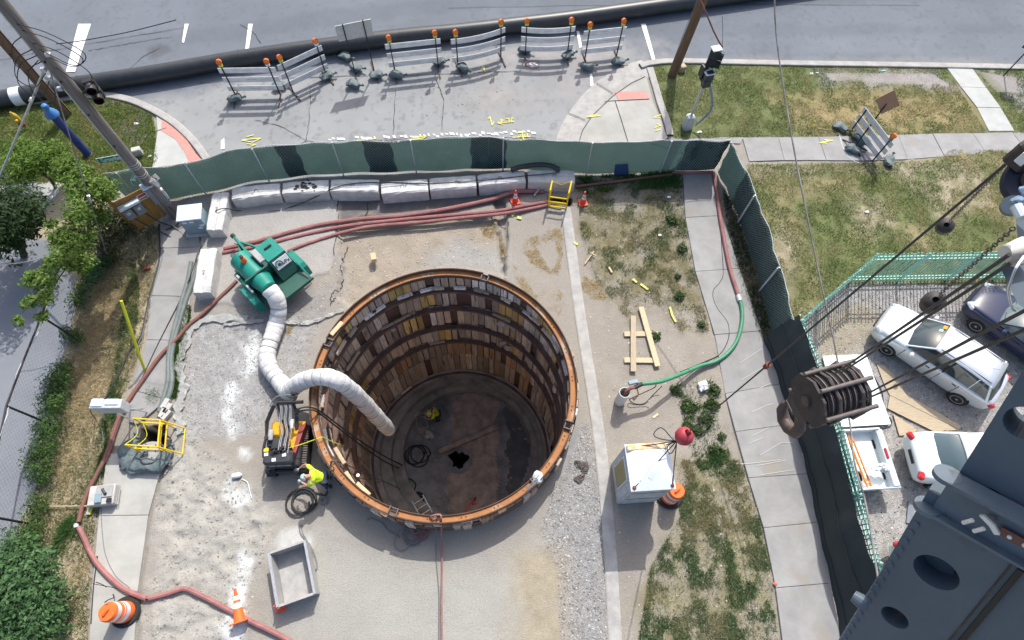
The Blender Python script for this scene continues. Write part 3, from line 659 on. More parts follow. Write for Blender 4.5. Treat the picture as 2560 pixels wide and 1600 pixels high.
grass('grass', Z_ln2, 100000, 0.03, 0.09, (OLIVE, DRYG), 0.024, (2.1, 0.30, 303), label='olive lawn outside the tall picket fence')
grass('grass', Z_lawnNW, 50000, 0.05, 0.14, ((0.14, 0.22, 0.05), (0.29, 0.27, 0.12)), 0.028, (1.0, 0.15, 305), label='green grass round the blue vent pipe')
grass('grass', Z_sg, 26000, 0.04, 0.11, ((0.11, 0.185, 0.07), DRYG), 0.02, (2.6, 0.40, 307), label='thin tufts of grass near the small cones')
grass('grass', Z_sg2, 36000, 0.04, 0.12, ((0.115, 0.20, 0.075), (0.38, 0.35, 0.20)), 0.022, (2.6, 0.40, 309), label='tufty grass beside the orange barrel')
grass('grass', [(1690, 960), (1780, 950), (1800, 1060), (1830, 1160), (1740, 1180), (1710, 1060)], 3500, 0.06, 0.2, (DEEP, OLIVE), 0.026, (2.4, 0.52, 311), label='weeds sprouting from bare earth by the walk')
grass('grass', [(1805, 470), (1850, 520), (1905, 700), (1930, 860), (1905, 850), (1850, 700), (1822, 600)], 4500, 0.08, 0.25, ((0.05, 0.08, 0.03), (0.22, 0.19, 0.1)), 0.025, label='rough weeds along the foot of the east mesh fence')
grass('grass', [(1440, 445), (1700, 425), (1705, 470), (1500, 480)], 4500, 0.08, 0.24, (DEEP, OLIVE), 0.026, (2, 0.4, 313), label='dark grass at the foot of the north mesh fence')
Z_vg = [(125, 590), (260, 480), (330, 560), (395, 560), (388, 680), (370, 800), (345, 900), (300, 1010), (270, 1120), (245, 1260), (228, 1400), (215, 1640), (-60, 1640), (45, 1360), (85, 1240), (115, 1120), (145, 980), (175, 850), (195, 760), (192, 690)]
grass('dry_grass', Z_vg, 36000, 0.04, 0.13, ((0.17, 0.19, 0.08), TAN), 0.023, (0.9, 0.3, 315), lean=2.2, label='dry tan weeds between the walk and the left lot')
grass('dry_grass', Z_dry, 20000, 0.03, 0.1, ((0.60, 0.50, 0.32), (0.48, 0.39, 0.23)), 0.022, lean=3.0, label='bleached straw-coloured grass beside the yellow pole')
grass('grass', [(455, 740), (478, 770), (470, 850), (455, 930), (440, 1000), (425, 985), (430, 900), (440, 820)], 5500, 0.05, 0.16, ((0.07, 0.15, 0.03), (0.13, 0.2, 0.05)), 0.03, label='bright green weeds along the grey hoses')
grass('grass', [(330, 640), (350, 720), (345, 800), (318, 940), (290, 1040), (268, 1125), (240, 1115), (285, 930), (305, 800)], 9000, 0.04, 0.13, (DEEP, OLIVE), 0.025, (1.8, 0.4, 319), label='green weeds among the straw left of the walk')
grass('grass', [(370, 970), (405, 975), (395, 1010), (365, 1005)], 900, 0.06, 0.18, (DEEP, DRYG), 0.03, label='small weed patch by the grey hose ends')
grass('grass', [(150, 1320), (260, 1190), (275, 1080), (240, 1180), (200, 1320), (150, 1400), (130, 1390)], 4200, 0.08, 0.22, (DEEP, OLIVE), 0.03, (1.4, 0.42, 317), label='green weeds under the rusty hose')
ST = ((0.50, 0.38, 0.17), (0.42, 0.30, 0.12))
straw = [[(1200, 560), (1250, 545), (1262, 600), (1268, 640), (1252, 640), (1245, 590), (1215, 600)], [(1310, 600), (1395, 570), (1408, 590), (1400, 680), (1400, 690), (1380, 680), (1400, 640), (1385, 600), (1340, 610), (1350, 640), (1385, 690), (1330, 660), (1310, 630)], [(1280, 660), (1310, 690), (1340, 740), (1395, 720), (1410, 740), (1400, 800), (1360, 760), (1300, 720)], [(1460, 690), (1500, 710), (1520, 745), (1480, 750), (1450, 720)], [(1255, 635), (1262, 640), (1262, 642), (1250, 642)], [(700, 805), (735, 815), (725, 840), (700, 830)]]
for i, poly in enumerate(straw):
    if i == 4: continue
    grass('straw', poly, [2500, 4500, 4200, 1900, 0, 500][i], 0.01, 0.05, ST, 0.02, (2.2, 0.36, 321 + i), lean=4.0, label=['straw packed in the crack by the cone', 'loose straw in front of the yellow ladder', 'straw scattered along the back of the shaft', 'straw clump right of the kerb', '', 'straw wisps beside the white duct'][i])
grass('straw', [(1780, 490), (1800, 480), (1810, 540), (1770, 545)], 1300, 0.01, 0.04, ST, 0.02, lean=4.0, label='straw swept over the head of the right-hand walk')

# ------------------------------------------------------------------ pavements: slabs one by one
def walk_slabs(name, rows, m, label_kind='structure', z=0.03, joint=0.009):
    """rows of (left px, right px) pairs; each gap between rows becomes a slab with its own edges"""
    root = empty(name, (0, 0, 0)); root['kind'] = 'structure'
    for (l0, r0), (l1, r1) in zip(rows[:-1], rows[1:]):
        q = [at(*l0), at(*r0), at(*r1), at(*l1)]; c = sum(q, Vector()) / 4
        q = [c + (p - c) * (1 - joint / max((p - c).length, .3)) for p in q]
        mb = MB(); zz = z + random.uniform(-0.006, 0.006)
        top = [(p.x, p.y, zz) for p in q]; b = 0.012
        top2 = [((p.x - c.x) * (1 - b) + c.x, (p.y - c.y) * (1 - b) + c.y, zz + 0.008) for p in q]
        bot = [(p.x, p.y, -0.12) for p in q]
        mb.add(bot + top + top2, [(8, 9, 10, 11)] + [(i, (i + 1) % 4, 4 + (i + 1) % 4, 4 + i) for i in range(4)] + [(4 + i, 4 + (i + 1) % 4, 8 + (i + 1) % 4, 8 + i) for i in range(4)])
        mb.build('slab', m, root)
    return root
walk_slabs('sidewalk', [((1706, 432), (1785, 436)), ((1713, 545), (1806, 540)), ((1738, 680), (1848, 672)), ((1786, 838), (1903, 828)), ((1812, 985), (1955, 960)), ((1838, 1080), (1985, 1060)), ((1870, 1195), (2018, 1185)), ((1908, 1320), (2045, 1306)), ((1938, 1470), (2075, 1458)), ((1960, 1640), (2108, 1625))], 'walk')
walk_slabs('sidewalk', [((400, 505), (480, 500)), ((398, 622), (502, 618)), ((378, 740), (462, 742)), ((368, 850), (442, 852)), ((330, 975), (418, 1000)), ((322, 1055), (345, 1062))], 'walk')
walk_slabs('sidewalk', [((268, 1135), (416, 1125)), ((248, 1290), (372, 1288)), ((232, 1460), (345, 1480)), ((222, 1640), (335, 1640))], 'walk_pale')
walk_slabs('sidewalk', [((1855, 345), (1872, 405)), ((1945, 344), (1960, 402)), ((2045, 343), (2065, 402)), ((2140, 341), (2160, 403)), ((2245, 338), (2268, 400)), ((2330, 335), (2360, 392)), ((2430, 334), (2465, 385)), ((2530, 332), (2570, 384)), ((2640, 332), (2690, 384)), ((2750, 332), (2800, 384))], 'walk')
walk_slabs('garden_path', [((2365, 172), (2428, 172)), ((2400, 220), (2463, 222)), ((2440, 271), (2500, 272)), ((2470, 330), (2534, 330))], 'walk_new', z=0.06)
# corner pads with the red tactile strips
def pad(name, poly, m, z, parent=None):
    q = pxpoly(poly); return MB().prism(q, -0.1, z).build(name, m, parent)
p = pad('sidewalk', [(392, 290), (405, 296), (455, 338), (490, 385), (505, 412), (380, 440), (388, 380), (396, 330)], 'walk_new', 0.05); p['kind'] = 'structure'
q = pad('tactile_strip', [(407, 295), (430, 310), (465, 345), (490, 385), (514, 410), (478, 418), (462, 380), (440, 350), (404, 328)], 'tactile', 0.062); q['kind'] = 'structure'
p = pad('sidewalk', [(1445, 360), (1453, 330), (1478, 292), (1530, 242), (1580, 208), (1615, 192), (1630, 250), (1668, 346), (1660, 352), (1470, 376)], 'walk_pale', 0.05); p['kind'] = 'structure'
q = pad('tactile_strip', [(1537, 232), (1616, 230), (1622, 250), (1545, 254)], 'tactile', 0.062); q['kind'] = 'structure'
q = pad('tactile_strip', [(1452, 360), (1483, 358), (1482, 369), (1455, 369)], 'tactile', 0.062); q['kind'] = 'structure'
p = pad('sidewalk', [(260, 440), (330, 425), (335, 450), (280, 470)], 'walk_new', 0.045); p['kind'] = 'structure'
p = pad('sidewalk', [(-60, 470), (30, 452), (155, 450), (150, 480), (110, 520), (-60, 560)], 'walk_new', 0.03); p['kind'] = 'structure'
p = pad('sidewalk', [(1670, 345), (1858, 344), (1850, 360), (1672, 352)], 'walk', 0.03); p['kind'] = 'structure'

def kerb(name, px, w, h, m='kerb', z0=-0.1, flat=False):
    pts = [at(*p) for p in px]; pts = spline(pts, 4); mb = MB(); L = []; R = []
    for i, p in enumerate(pts):
        t = (pts[min(i + 1, len(pts) - 1)] - pts[max(i - 1, 0)]).normalized(); s = Vector((-t.y, t.x, 0)) * w / 2
        L.append(p + s); R.append(p - s)
    n = len(pts); vs = []
    for a, b in zip(L, R): vs += [(a.x, a.y, z0), (a.x, a.y, h - 0.015), (a.x * .9 + b.x * .1, a.y * .9 + b.y * .1, h), (a.x * .1 + b.x * .9, a.y * .1 + b.y * .9, h), (b.x, b.y, h - 0.015), (b.x, b.y, z0)]
    fs = [(i * 6 + k, i * 6 + k + 1, i * 6 + k + 7, i * 6 + k + 6) for i in range(n - 1) for k in range(5)]
    mb.add(vs, fs); o = mb.build(name, m); o['kind'] = 'structure'; return o
kerb('kerb', [(-300, 290), (0, 266), (140, 252), (250, 241), (300, 246), (345, 259), (400, 286), (445, 316), (485, 355), (515, 395), (530, 420)], 0.3, 0.12)
kerb('kerb', [(1600, 168), (1630, 160), (1700, 156), (1960, 161), (2360, 167), (2900, 178)], 0.3, 0.12)
kerb('kerb', [(1420, 370), (1432, 330), (1455, 288), (1495, 240), (1540, 205), (1590, 180), (1618, 172)], 1.15, 0.03)
kerb('kerb', [(1624, 172), (1640, 225), (1650, 260), (1668, 310), (1674, 340)], 0.3, 0.1)
kerb('kerb', [(1414, 520), (1422, 580), (1438, 700), (1452, 800), (1468, 900), (1484, 1000), (1500, 1110), (1515, 1250), (1525, 1380), (1530, 1460), (1540, 1640)], 0.4, 0.035)
kerb('kerb', [(505, 640), (470, 740), (455, 850)], 0.25, 0.05)

# road markings, cracks, spray paint
def stripe(poly, m='white_paint', name='road_marking', parent=road, z=0.012):
    mb = MB(); mb.flat([(a, b, z) for a, b in pxpoly(poly)]); o = mb.build(name, m, parent); return o
for q in [[(196, 60), (228, 60), (188, 180), (165, 180)], [(150, 195), (165, 192), (160, 210), (148, 212)], [(462, 60), (472, 60), (460, 108), (455, 106)], [(621, 60), (632, 60), (622, 126), (613, 126)], [(1602, 60), (1614, 60), (1638, 148), (1630, 150)], [(1474, 186), (1480, 184), (1484, 214), (1476, 216)], [(1441, 78), (1448, 78), (1455, 118), (1448, 120)], [(553, 352), (561, 345), (562, 372), (552, 374)]]:
    stripe(q)
fl = MB()
for i in range(46):
    x = 825 + i * 11.3 + random.uniform(-3, 3); y = 349 - i * 0.42 + random.uniform(-3, 3)
    if random.random() < 0.2: continue
    w = random.uniform(2, 7); h = random.uniform(1.5, 4)
    fl.flat([(*a, 0.014) for a in pxpoly([(x - w, y - h), (x + w * .6, y - h * .8), (x + w, y + h), (x - w * .7, y + h * .7)])])
tag(fl.build('road_marking', 'white_paint', road), 'worn flaking stop line', kind='stuff')
ck = MB()
def crack(px, w=0.03):
    pts = []
    for a, b in zip(px[:-1], px[1:]):
        for k in range(6):
            t = k / 6; pts.append((a[0] + (b[0] - a[0]) * t + random.uniform(-1.6, 1.6), a[1] + (b[1] - a[1]) * t + random.uniform(-1.2, 1.2)))
    pts.append(px[-1]); P = [at(*q) for q in pts]
    for a, b in zip(P[:-1], P[1:]):
        t = (b - a).normalized(); s = Vector((-t.y, t.x, 0)) * w * random.uniform(0.4, 1.0) / 2
        ck.flat([(*(a + s)[:2], 0.013), (*(a - s)[:2], 0.013), (*(b - s)[:2], 0.013), (*(b + s)[:2], 0.013)])
for c in [[(600, 60), (636, 84), (652, 108)], [(0, 150), (120, 128), (300, 96), (460, 70)], [(1120, 20), (1700, 10), (2300, 14)], [(640, 300), (700, 315), (766, 352)], [(1090, 200), (1110, 250), (1105, 330)], [(775, 215), (775, 260), (772, 310), (766, 352), (768, 380)], [(766, 352), (800, 360), (870, 360)], [(766, 352), (745, 366)], [(988, 225), (986, 290), (983, 345)], [(500, 208), (555, 204), (800, 192), (1000, 188), (1180, 182), (1350, 176)], [(820, 175), (320, 175), (360, 140), (400, 120)][1:], [(1400, 186), (1480, 230), (1520, 190)][:0], [(220, 127), (250, 122), (300, 113), (350, 104), (430, 92)], [(1255, 345), (1340, 345), (1390, 355), (1440, 350)]]:
    if len(c) > 1: crack(c)
tag(ck.build('crack', 'crack', road), kind='stuff')
def strokes(paths, m, w=0.05, name='spray_mark', parent=road, z=0.016):
    mb = MB()
    for px in paths:
        P = [at(*q) for q in px]
        for a, b in zip(P[:-1], P[1:]):
            t = (b - a).normalized(); s = Vector((-t.y, t.x, 0)) * w / 2; a2 = a - t * w * .3; b2 = b + t * w * .3; z += 0.0004
            mb.flat([(*(a2 + s)[:2], z), (*(a2 - s)[:2], z), (*(b2 - s)[:2], z), (*(b2 + s)[:2], z)])
    return mb.build(name, m, parent)
strokes([[(605, 351), (632, 356), (652, 346)], [(605, 351), (628, 348), (652, 346)], [(618, 342), (634, 338)], [(618, 360), (640, 362)], [(628, 366), (636, 363)]], 'spray_yellow')
strokes([[(893, 351), (940, 347)], [(890, 356), (888, 373)], [(898, 356), (896, 373)], [(889, 365), (898, 364)], [(913, 354), (909, 375)], [(913, 355), (921, 353)], [(911, 363), (919, 362)]], 'spray_yellow', 0.045)
strokes([[(1025, 350), (1060, 345), (1065, 340), (1028, 346)]], 'spray_yellow')
strokes([[(1221, 298), (1225, 292), (1230, 314), (1235, 305)]], 'spray_yellow')
strokes([[(1243, 308), (1284, 305)], [(1243, 308), (1257, 311)], [(1284, 305), (1275, 301)]], 'spray_yellow', 0.045)
for k, (ch, x) in enumerate([('EL 4"', 1264)]):
    a = at(x, 300, 0.02); text('2L 4"', 0.34, frame(a, (-1, -0.05, 0), (0.05, -1, 0)), 'spray_yellow', road, 'spray_mark', 0.001)
strokes([[(1292, 333), (1312, 330)], [(1282, 344), (1324, 341)], [(1306, 338), (1310, 352)], [(1300, 351), (1318, 352)], [(1318, 341), (1324, 343)]], 'spray_yellow')
a = at(1310, 337, 0.02); text('HP', 0.3, frame(a, (-1, 0.05, 0), (-0.05, -1, 0)), 'spray_yellow', road, 'spray_mark', 0.001)
strokes([[(1196, 112), (1200, 124), (1203, 118)]], 'spray_yellow', 0.05); strokes([[(1204, 172), (1210, 168), (1211, 178)], [(1206, 166), (1212, 180)]], 'spray_yellow', 0.05)
strokes([[(1468, 295), (1500, 292)], [(1468, 295), (1490, 289)]], 'spray_yellow', 0.06, z=0.07); strokes([[(1633, 296), (1655, 288)], [(1633, 296), (1650, 296)], [(1636, 322), (1650, 316)], [(1638, 330), (1650, 326)], [(1642, 312), (1652, 318)]], 'spray_yellow', 0.05, z=0.07)
strokes([[(2048, 359), (2080, 353), (2060, 352)], [(2048, 359), (2064, 360)]], 'spray_yellow', 0.06, z=0.055)
strokes([[(1583, 700), (1590, 706)], [(1602, 712), (1618, 724)]], 'spray_yellow', 0.09, 'spray_mark', ground, 0.05); strokes([[(1674, 770), (1680, 790), (1688, 805)]], 'spray_yellow', 0.08, 'spray_mark', ground, 0.06); strokes([[(1277, 535), (1282, 540)], [(1295, 545), (1302, 547)]], 'spray_yellow', 0.12, 'spray_mark', ground, 0.05); strokes([[(1436, 608), (1442, 612)]], 'spray_yellow', 0.1, 'spray_mark', ground, 0.055)
ring = [(1334 + 14 * math.cos(a), 162 + 10 * math.sin(a)) for a in np.linspace(0, 6.28, 17)]
strokes([ring], 'hose_red', 0.03); a = at(1334, 162, 0.02); text('SS', 0.42, frame(a, (1, 0.2, 0), (-0.2, 1, 0)), 'spray_white', road, 'spray_mark', 0.001)
strokes([[(1447, 358), (1456, 328), (1480, 292), (1530, 244), (1578, 210), (1612, 194)], [(1537, 254), (1552, 300), (1572, 366)], [(1510, 256), (1540, 254), (1622, 250)], [(1420, 285), (1462, 302)], [(1490, 210), (1532, 236)]], 'crack', .028, 'joint', road, .066)
strokes([[(392, 330), (418, 322)], [(398, 420), (470, 412)]], 'crack', .025, 'joint', road, .066)
strokes([[(1850, 908), (1880, 888), (1904, 872)], [(1853, 950), (1885, 932), (1914, 915)], [(1890, 974), (1925, 960)], [(1880, 1030), (1915, 1014), (1930, 1010)], [(1880, 1090), (1920, 1070)], [(1900, 1138), (1950, 1108), (1980, 1107)], [(1870, 1110), (1905, 1095)], [(1890, 1165), (1960, 1152)], [(1850, 1160), (1870, 1160), (1950, 1150)], [(1900, 1188), (1985, 1175)]], 'scuff', .022, 'scuff_mark', road, .046)
# cracks in the broken pavement inside the site: flat dark strips, shade of the gaps put into their colour
def fissure(px, w, d, label):
    P = [at(*q) for q in px]; pts = []
    for a, b in zip(P[:-1], P[1:]):
        for k in range(5): pts.append(a.lerp(b, k / 5) + Vector((random.uniform(-.04, .04), random.uniform(-.04, .04), 0)))
    pts.append(P[-1]); mb = MB(); L = []; R = []
    for i, p in enumerate(pts):
        t = (pts[min(i + 1, len(pts) - 1)] - pts[max(i - 1, 0)]).normalized(); s = Vector((-t.y, t.x, 0)) * w * random.uniform(0.35, 1.2) / 2
        h = gz(p.x, p.y) + 0.012; L.append((p.x + s.x, p.y + s.y, h)); R.append((p.x - s.x, p.y - s.y, h))
    n = len(pts); mb.add(L + R, [(i, i + 1, n + i + 1, n + i) for i in range(n - 1)]); o = mb.build('crack', 'crack', ground); return o
for c in [[(867, 612), (858, 640), (852, 670), (856, 690), (848, 720), (828, 735), (826, 760), (838, 745), (826, 765)], [(922, 505), (918, 530), (908, 548)], [(1265, 510), (1262, 530), (1270, 560), (1270, 600)], [(1224, 535), (1250, 555), (1266, 565)], [(1208, 580), (1220, 560)], [(1426, 540), (1436, 620), (1450, 720), (1462, 810), (1463, 838)], [(1463, 838), (1480, 930), (1493, 1028)], [(845, 505), (844, 560), (836, 640)]]:
    fissure(c, 0.05 if c[0][0] < 1400 else 0.045, 0.1, '')

# ------------------------------------------------------------------ the shaft
SO = Vector((SHX, SHY, 0))
shaft = empty('round_shaft', SO, 0, 'deep round shaft lined with vertical timber boards under a rusty steel rim', 'shaft')
def arc_sweep(mb, prof, a0, a1, n, c=(0, 0), closed=True):
    """sweep a closed (r, z) profile along an arc"""
    k = len(prof); full = abs(a1 - a0 - 2 * math.pi) < 1e-4; vs = []
    for i in range(n + (0 if full else 1)):
        a = a0 + (a1 - a0) * i / n
        vs += [(c[0] + r * math.cos(a), c[1] + r * math.sin(a), z) for r, z in prof]
    m = n if full else n
    fs = []
    for i in range(n):
        j = (i + 1) % n if full else i + 1
        fs += [(i * k + q, i * k + (q + 1) % k, j * k + (q + 1) % k, j * k + q) for q in range(k if closed else k - 1)]
    if not full and closed: fs += [tuple(range(k)), tuple(range(n * k, n * k + k))]
    return mb.add(vs, fs)
H_PROF = [(4.13, .90), (4.155, .90), (4.155, 1.0), (4.345, 1.0), (4.345, .90), (4.375, .90), (4.375, 1.19), (4.345, 1.19), (4.345, 1.03), (4.155, 1.03), (4.155, 1.09), (4.13, 1.09)]
def ang(px, py, z): 
    p = at(px, py, z); return math.atan2(p.y - SHY, p.x - SHX)
br = sorted([ang(1215, 688, 1.05), ang(1416, 1062, 1.05), ang(823, 858, 1.05), ang(985, 1275, 1.05), ang(1345, 1205, 1.05)])
for i, a in enumerate(br):
    b = br[(i + 1) % len(br)] + (2 * math.pi if i == len(br) - 1 else 0)
    mb = MB(); arc_sweep(mb, H_PROF, a + 0.022, b - 0.022, max(8, int((b - a) / 0.045))); mb.m = []
    o = len(H_PROF); nseg = (len(mb.v) // o) - 1
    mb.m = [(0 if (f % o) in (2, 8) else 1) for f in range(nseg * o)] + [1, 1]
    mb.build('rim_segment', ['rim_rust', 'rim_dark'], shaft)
    j = MB()
    for s in (-0.03, 0.03):
        q = a + s; j.box((4.25 * math.cos(q), 4.25 * math.sin(q), 1.06), (0.27, 0.035, 0.17), q)
    for rr in (4.14, 4.36): j.box((rr * math.cos(a), rr * math.sin(a), 1.01), (0.03, 0.26, 0.16), a)
    j.build('splice_bracket', 'crane_edge', shaft)
bolt = MB()
for a in np.linspace(0, 6.28, 27)[:-1]:
    for s in (-0.016, 0.016):
        bolt.lathe([(0.022, 1.0), (0.022, 1.05)], (4.24 * math.cos(a + s), 4.24 * math.sin(a + s), 0), n=6)
tag(bolt.build('bolt', 'rim_dark', shaft), kind='stuff')
ROWS = [(0.99, -0.17), (-0.28, -1.70), (-1.80, -3.46), (-3.56, -4.99), (-5.08, -6.88), (-6.95, -8.95)]
WALES = [-0.24, -1.75, -3.52, -5.04, -8.98]
for i, z in enumerate(WALES):
    mb = MB(); r0, r1 = (4.13, 4.33); h = 0.06
    arc_sweep(mb, [(r0, z - h), (r0 + 0.02, z - h), (r0 + 0.02, z - 0.012), (r1, z - 0.012), (r1, z + 0.012), (r0 + 0.02, z + 0.012), (r0 + 0.02, z + h), (r0, z + h)], 0, 2 * math.pi, 120)
    mb.build('ring_beam', 'wale', shaft)
bk = MB(); arc_sweep(bk, [(4.45, -9.2), (4.45, .82)], 0, 2 * math.pi, 72, closed=False); bk.build('backing', 'steel_rust', shaft)
NB_ = 96; step = 2 * math.pi / NB_
bmesh_cache = {}
def board_mesh(row, v, w):
    k = (row, v, w)
    if k not in bmesh_cache:
        z1, z0 = ROWS[row]; mb = MB(); hw = step * 4.34 * w / 2
        mb.cbox((0, 0, (z0 + z1) / 2), (0.085, hw * 2, z1 - z0), 0.012); bmesh_cache[k] = mb.mesh('board', 'lag%d' % v)
    return bmesh_cache[k]
rest = MB(); WT = [[0, 0, 1, 1, 3, 4, 4, 2, 0, 1], [0, 2, 3, 3, 4, 0, 2, 4], [0, 0, 4, 4, 1, 2, 3], [0, 4, 4, 0, 2, 3], [5, 5, 3, 3, 0, 4], [3, 5, 4, 3, 0]]
for row, (z1, z0) in enumerate(ROWS):
    run = 0
    for i in range(NB_):
        a = i * step + row * 0.013; deg = math.degrees(a) % 360
        if run <= 0: v = random.choice(WT[row]); run = random.randint(1, 3)
        run -= 1
        if random.random() < 0.055 or (row in (0, 1, 2) and i % 13 == (row * 5) % 13): continue
        w = random.choice((.97, .96, .9, .82)); r = 4.385 + random.uniform(-0.03, 0.03) + (0.03 if random.random() < 0.08 else 0)
        seen = (deg < 205 or deg > 335)
        if row <= 3 and seen and (row < 3 or 10 < deg < 170):
            wq = round(w * 25) / 25
            ob = bpy.data.objects.new('board', board_mesh(row, v, wq)); COL.objects.link(ob); ob.parent = shaft
            ob.location = (r * math.cos(a), r * math.sin(a), random.choice((0, 0, random.uniform(-0.2, 0.12)))); ob.rotation_euler = (random.uniform(-.006, .006), random.uniform(-.008, .008), a + random.uniform(-.02, .02))
        else:
            rest.cur = v if (seen or row) else random.choice((5, 3, 3, 0)); hw = step * 4.34 * w
            top = z1 + (random.uniform(-0.16, 0.02) if row == 0 else 0)
            rest.cbox((r * math.cos(a), r * math.sin(a), (z0 + top) / 2), (0.085 + random.uniform(0, .05) * (row == 0), hw, top - z0), 0.012, a + random.uniform(-.03, .03))
tag(rest.build('board', ['lag%d' % i for i in range(6)], shaft), kind='stuff')
wedge = []
for deg in [150, 141, 132, 124, 112, 101, 93, 82, 70, 58, 46, 40, 30, 22, 10, 2, 352, 168, 180, 195, 204, 214, 222]:
    a = math.radians(deg + random.uniform(-2, 2)); L = random.uniform(0.42, 0.62)
    mb = MB(); mb.cbox((4.27 * math.cos(a), 4.27 * math.sin(a), -0.10), (0.12, L, 0.13), 0.015, a + random.uniform(-.1, .1)); mb.build('wedge_block', 'lag%d' % random.choice([1, 0, 4]), shaft)
for deg, z, L in [(118, -1.62, 1.5), (150, -1.6, 0.9), (100, -5.0, 0.7), (128, -8.8, 0.6), (60, -1.66, 0.8)]:
    a = math.radians(deg); mb = MB(); mb.cbox((4.22 * math.cos(a), 4.22 * math.sin(a), z), (0.1, L, 0.09), 0.012, a); mb.build('wedge_block', 'lag0', shaft)
def lump(mb, c, r, sc=(1, 1, 1), seed=0, n=10, mm=6, amp=0.3):
    rnd = random.Random(seed); ph = [(rnd.uniform(0, 6.28), rnd.uniform(0, 6.28), rnd.randint(1, 4), rnd.randint(1, 3)) for _ in range(4)]
    vs = []
    for i in range(mm + 1):
        th = math.pi * i / mm
        for j in range(n):
            p = 2 * math.pi * j / n; k = 1 + amp * sum(math.sin(q[2] * p + q[0]) * math.sin(q[3] * th + q[1]) for q in ph) / 2
            vs.append((c[0] + r * k * sc[0] * math.sin(th) * math.cos(p), c[1] + r * k * sc[1] * math.sin(th) * math.sin(p), c[2] + r * k * sc[2] * math.cos(th)))
    fs = [(i * n + j, i * n + (j + 1) % n, (i + 1) * n + (j + 1) % n, (i + 1) * n + j) for i in range(mm) for j in range(n)]
    return mb.add(vs, fs)
for (px, py, z, r, s) in [(1262, 800, -2.3, .28, (1, .5, 1)), (1290, 812, -2.0, .25, (1, .5, .7)), (1283, 853, -4.4, .27, (1, .5, .7)), (1265, 846, -4.2, .2, (1, .5, .8)), (1395, 940, -2.2, .3, (.4, 1, 1.2)), (1402, 968, -3.2, .26, (.4, 1, 1)), (975, 815, -2.2, .18, (.8, .5, .6))]:
    p = at(px, py, z); d = Vector((p.x - SHX, p.y - SHY, 0)); d = d.normalized() * 4.27; mb = MB(); lump(mb, (d.x, d.y, z), r * .85, s, int(px)); mb.build('concrete_splatter', 'concrete', shaft, smooth=True)
# concrete ledges and floor, off-centre like the photograph
FC = (0.30, 0.45); FZ = -10.6
col = MB(); n = 72
def ringpt(r, cx, cy, z, j): a = 2 * math.pi * j / n; return (cx + r * math.cos(a), cy + r * math.sin(a), z)
rings = [(4.34, 0, 0, -8.9), (4.20, 0, 0, -9.0), (3.95, .05, .1, -9.0), (3.95, .05, .1, -9.55), (3.6, .18, .28, -9.55), (3.6, .18, .28, -10.1), (3.2, .3, .45, -10.1), (3.2, .3, .45, FZ)]
vs = [ringpt(r, cx, cy, z + 0.02 * math.sin(j * 1.7), j) for r, cx, cy, z in rings for j in range(n)]
col.add(vs, [(i * n + j, i * n + (j + 1) % n, (i + 1) * n + (j + 1) % n, (i + 1) * n + j) for i in range(len(rings) - 1) for j in range(n)])
col.build('concrete_ledge', 'shaft_concrete', shaft)
mb = MB(); hc = at(1147, 1150, FZ) - SO   # floor with a ragged open hole
hole = [(hc.x + (0.42 + .1 * math.sin(3 * a) + .08 * math.sin(5 * a + 1)) * math.cos(a), hc.y + (0.5 + .12 * math.sin(2 * a + 2) + .06 * math.sin(7 * a)) * math.sin(a)) for a in np.linspace(0, 2 * math.pi, n + 1)[:-1]]
vs = [(FC[0] + 3.22 * math.cos(2 * math.pi * j / n), FC[1] + 3.22 * math.sin(2 * math.pi * j / n), FZ) for j in range(n)] + [(x, y, FZ) for x, y in hole] + [(x, y, FZ - 1.5) for x, y in hole]
mb.add(vs, [(j, (j + 1) % n, n + (j + 1) % n, n + j) for j in range(n)] + [(n + j, n + (j + 1) % n, 2 * n + (j + 1) % n, 2 * n + j) for j in range(n)] + [tuple(range(2 * n, 3 * n))])
mb.m = [0] * (2 * n) + [1]; mb.m = [0] * n + [1] * n + [1]
mb.build('shaft_floor', ['shaft_floor', 'dark'], shaft)
# brown timber-matted strip across the floor, left out round the hole
def fl(px, py, dz=0.0): p = at(px, py, FZ + dz); return (p.x - SHX, p.y - SHY)
mb = MB()
L0, R0, L1, R1 = fl(1128, 975), fl(1248, 975), fl(1108, 1300), fl(1256, 1310)
def inside(p): return math.hypot(p[0] - FC[0], p[1] - FC[1]) < 3.16 and math.hypot((p[0] - hc.x), (p[1] - hc.y)) > 0.66
nx, ny = 40, 100
for i in range(nx):
    for j in range(ny):
        def g(u, v): return tuple((1 - u) * ((1 - v) * L0[k] + v * L1[k]) + u * ((1 - v) * R0[k] + v * R1[k]) for k in (0, 1))
        q = [g(i / nx, j / ny), g((i + 1) / nx, j / ny), g((i + 1) / nx, (j + 1) / ny), g(i / nx, (j + 1) / ny)]
        e = min(i, nx - 1 - i)
        if e < 1.6 + 1.8 * math.sin(j * .23 + i * .05) + random.uniform(-1, 1): continue
        if all(inside(p) for p in q): mb.flat([(p[0], p[1], FZ + 0.02) for p in q])
mb.build('floor_strip', 'shaft_mat', shaft)
mb = MB()
for i in range(24):
    for j in range(60):
        def g2(u, v): return tuple((1 - u) * ((1 - v) * L0[k] + v * L1[k]) + u * ((1 - v) * R0[k] + v * R1[k]) for k in (0, 1))
        u0 = 1.03 + i * .04; q = [g2(u0, j / 60), g2(u0 + .04, j / 60), g2(u0 + .04, (j + 1) / 60), g2(u0, (j + 1) / 60)]
        if i < 2 * random.random() + 1 + math.sin(j * .4): continue
        if all(inside(p) for p in q): mb.flat([(p[0], p[1], FZ + 0.012) for p in q])
mb.build('dark_floor_patch', 'shaft_floor_dark', shaft)  # near-black sheet over the floor, right of the brown strip
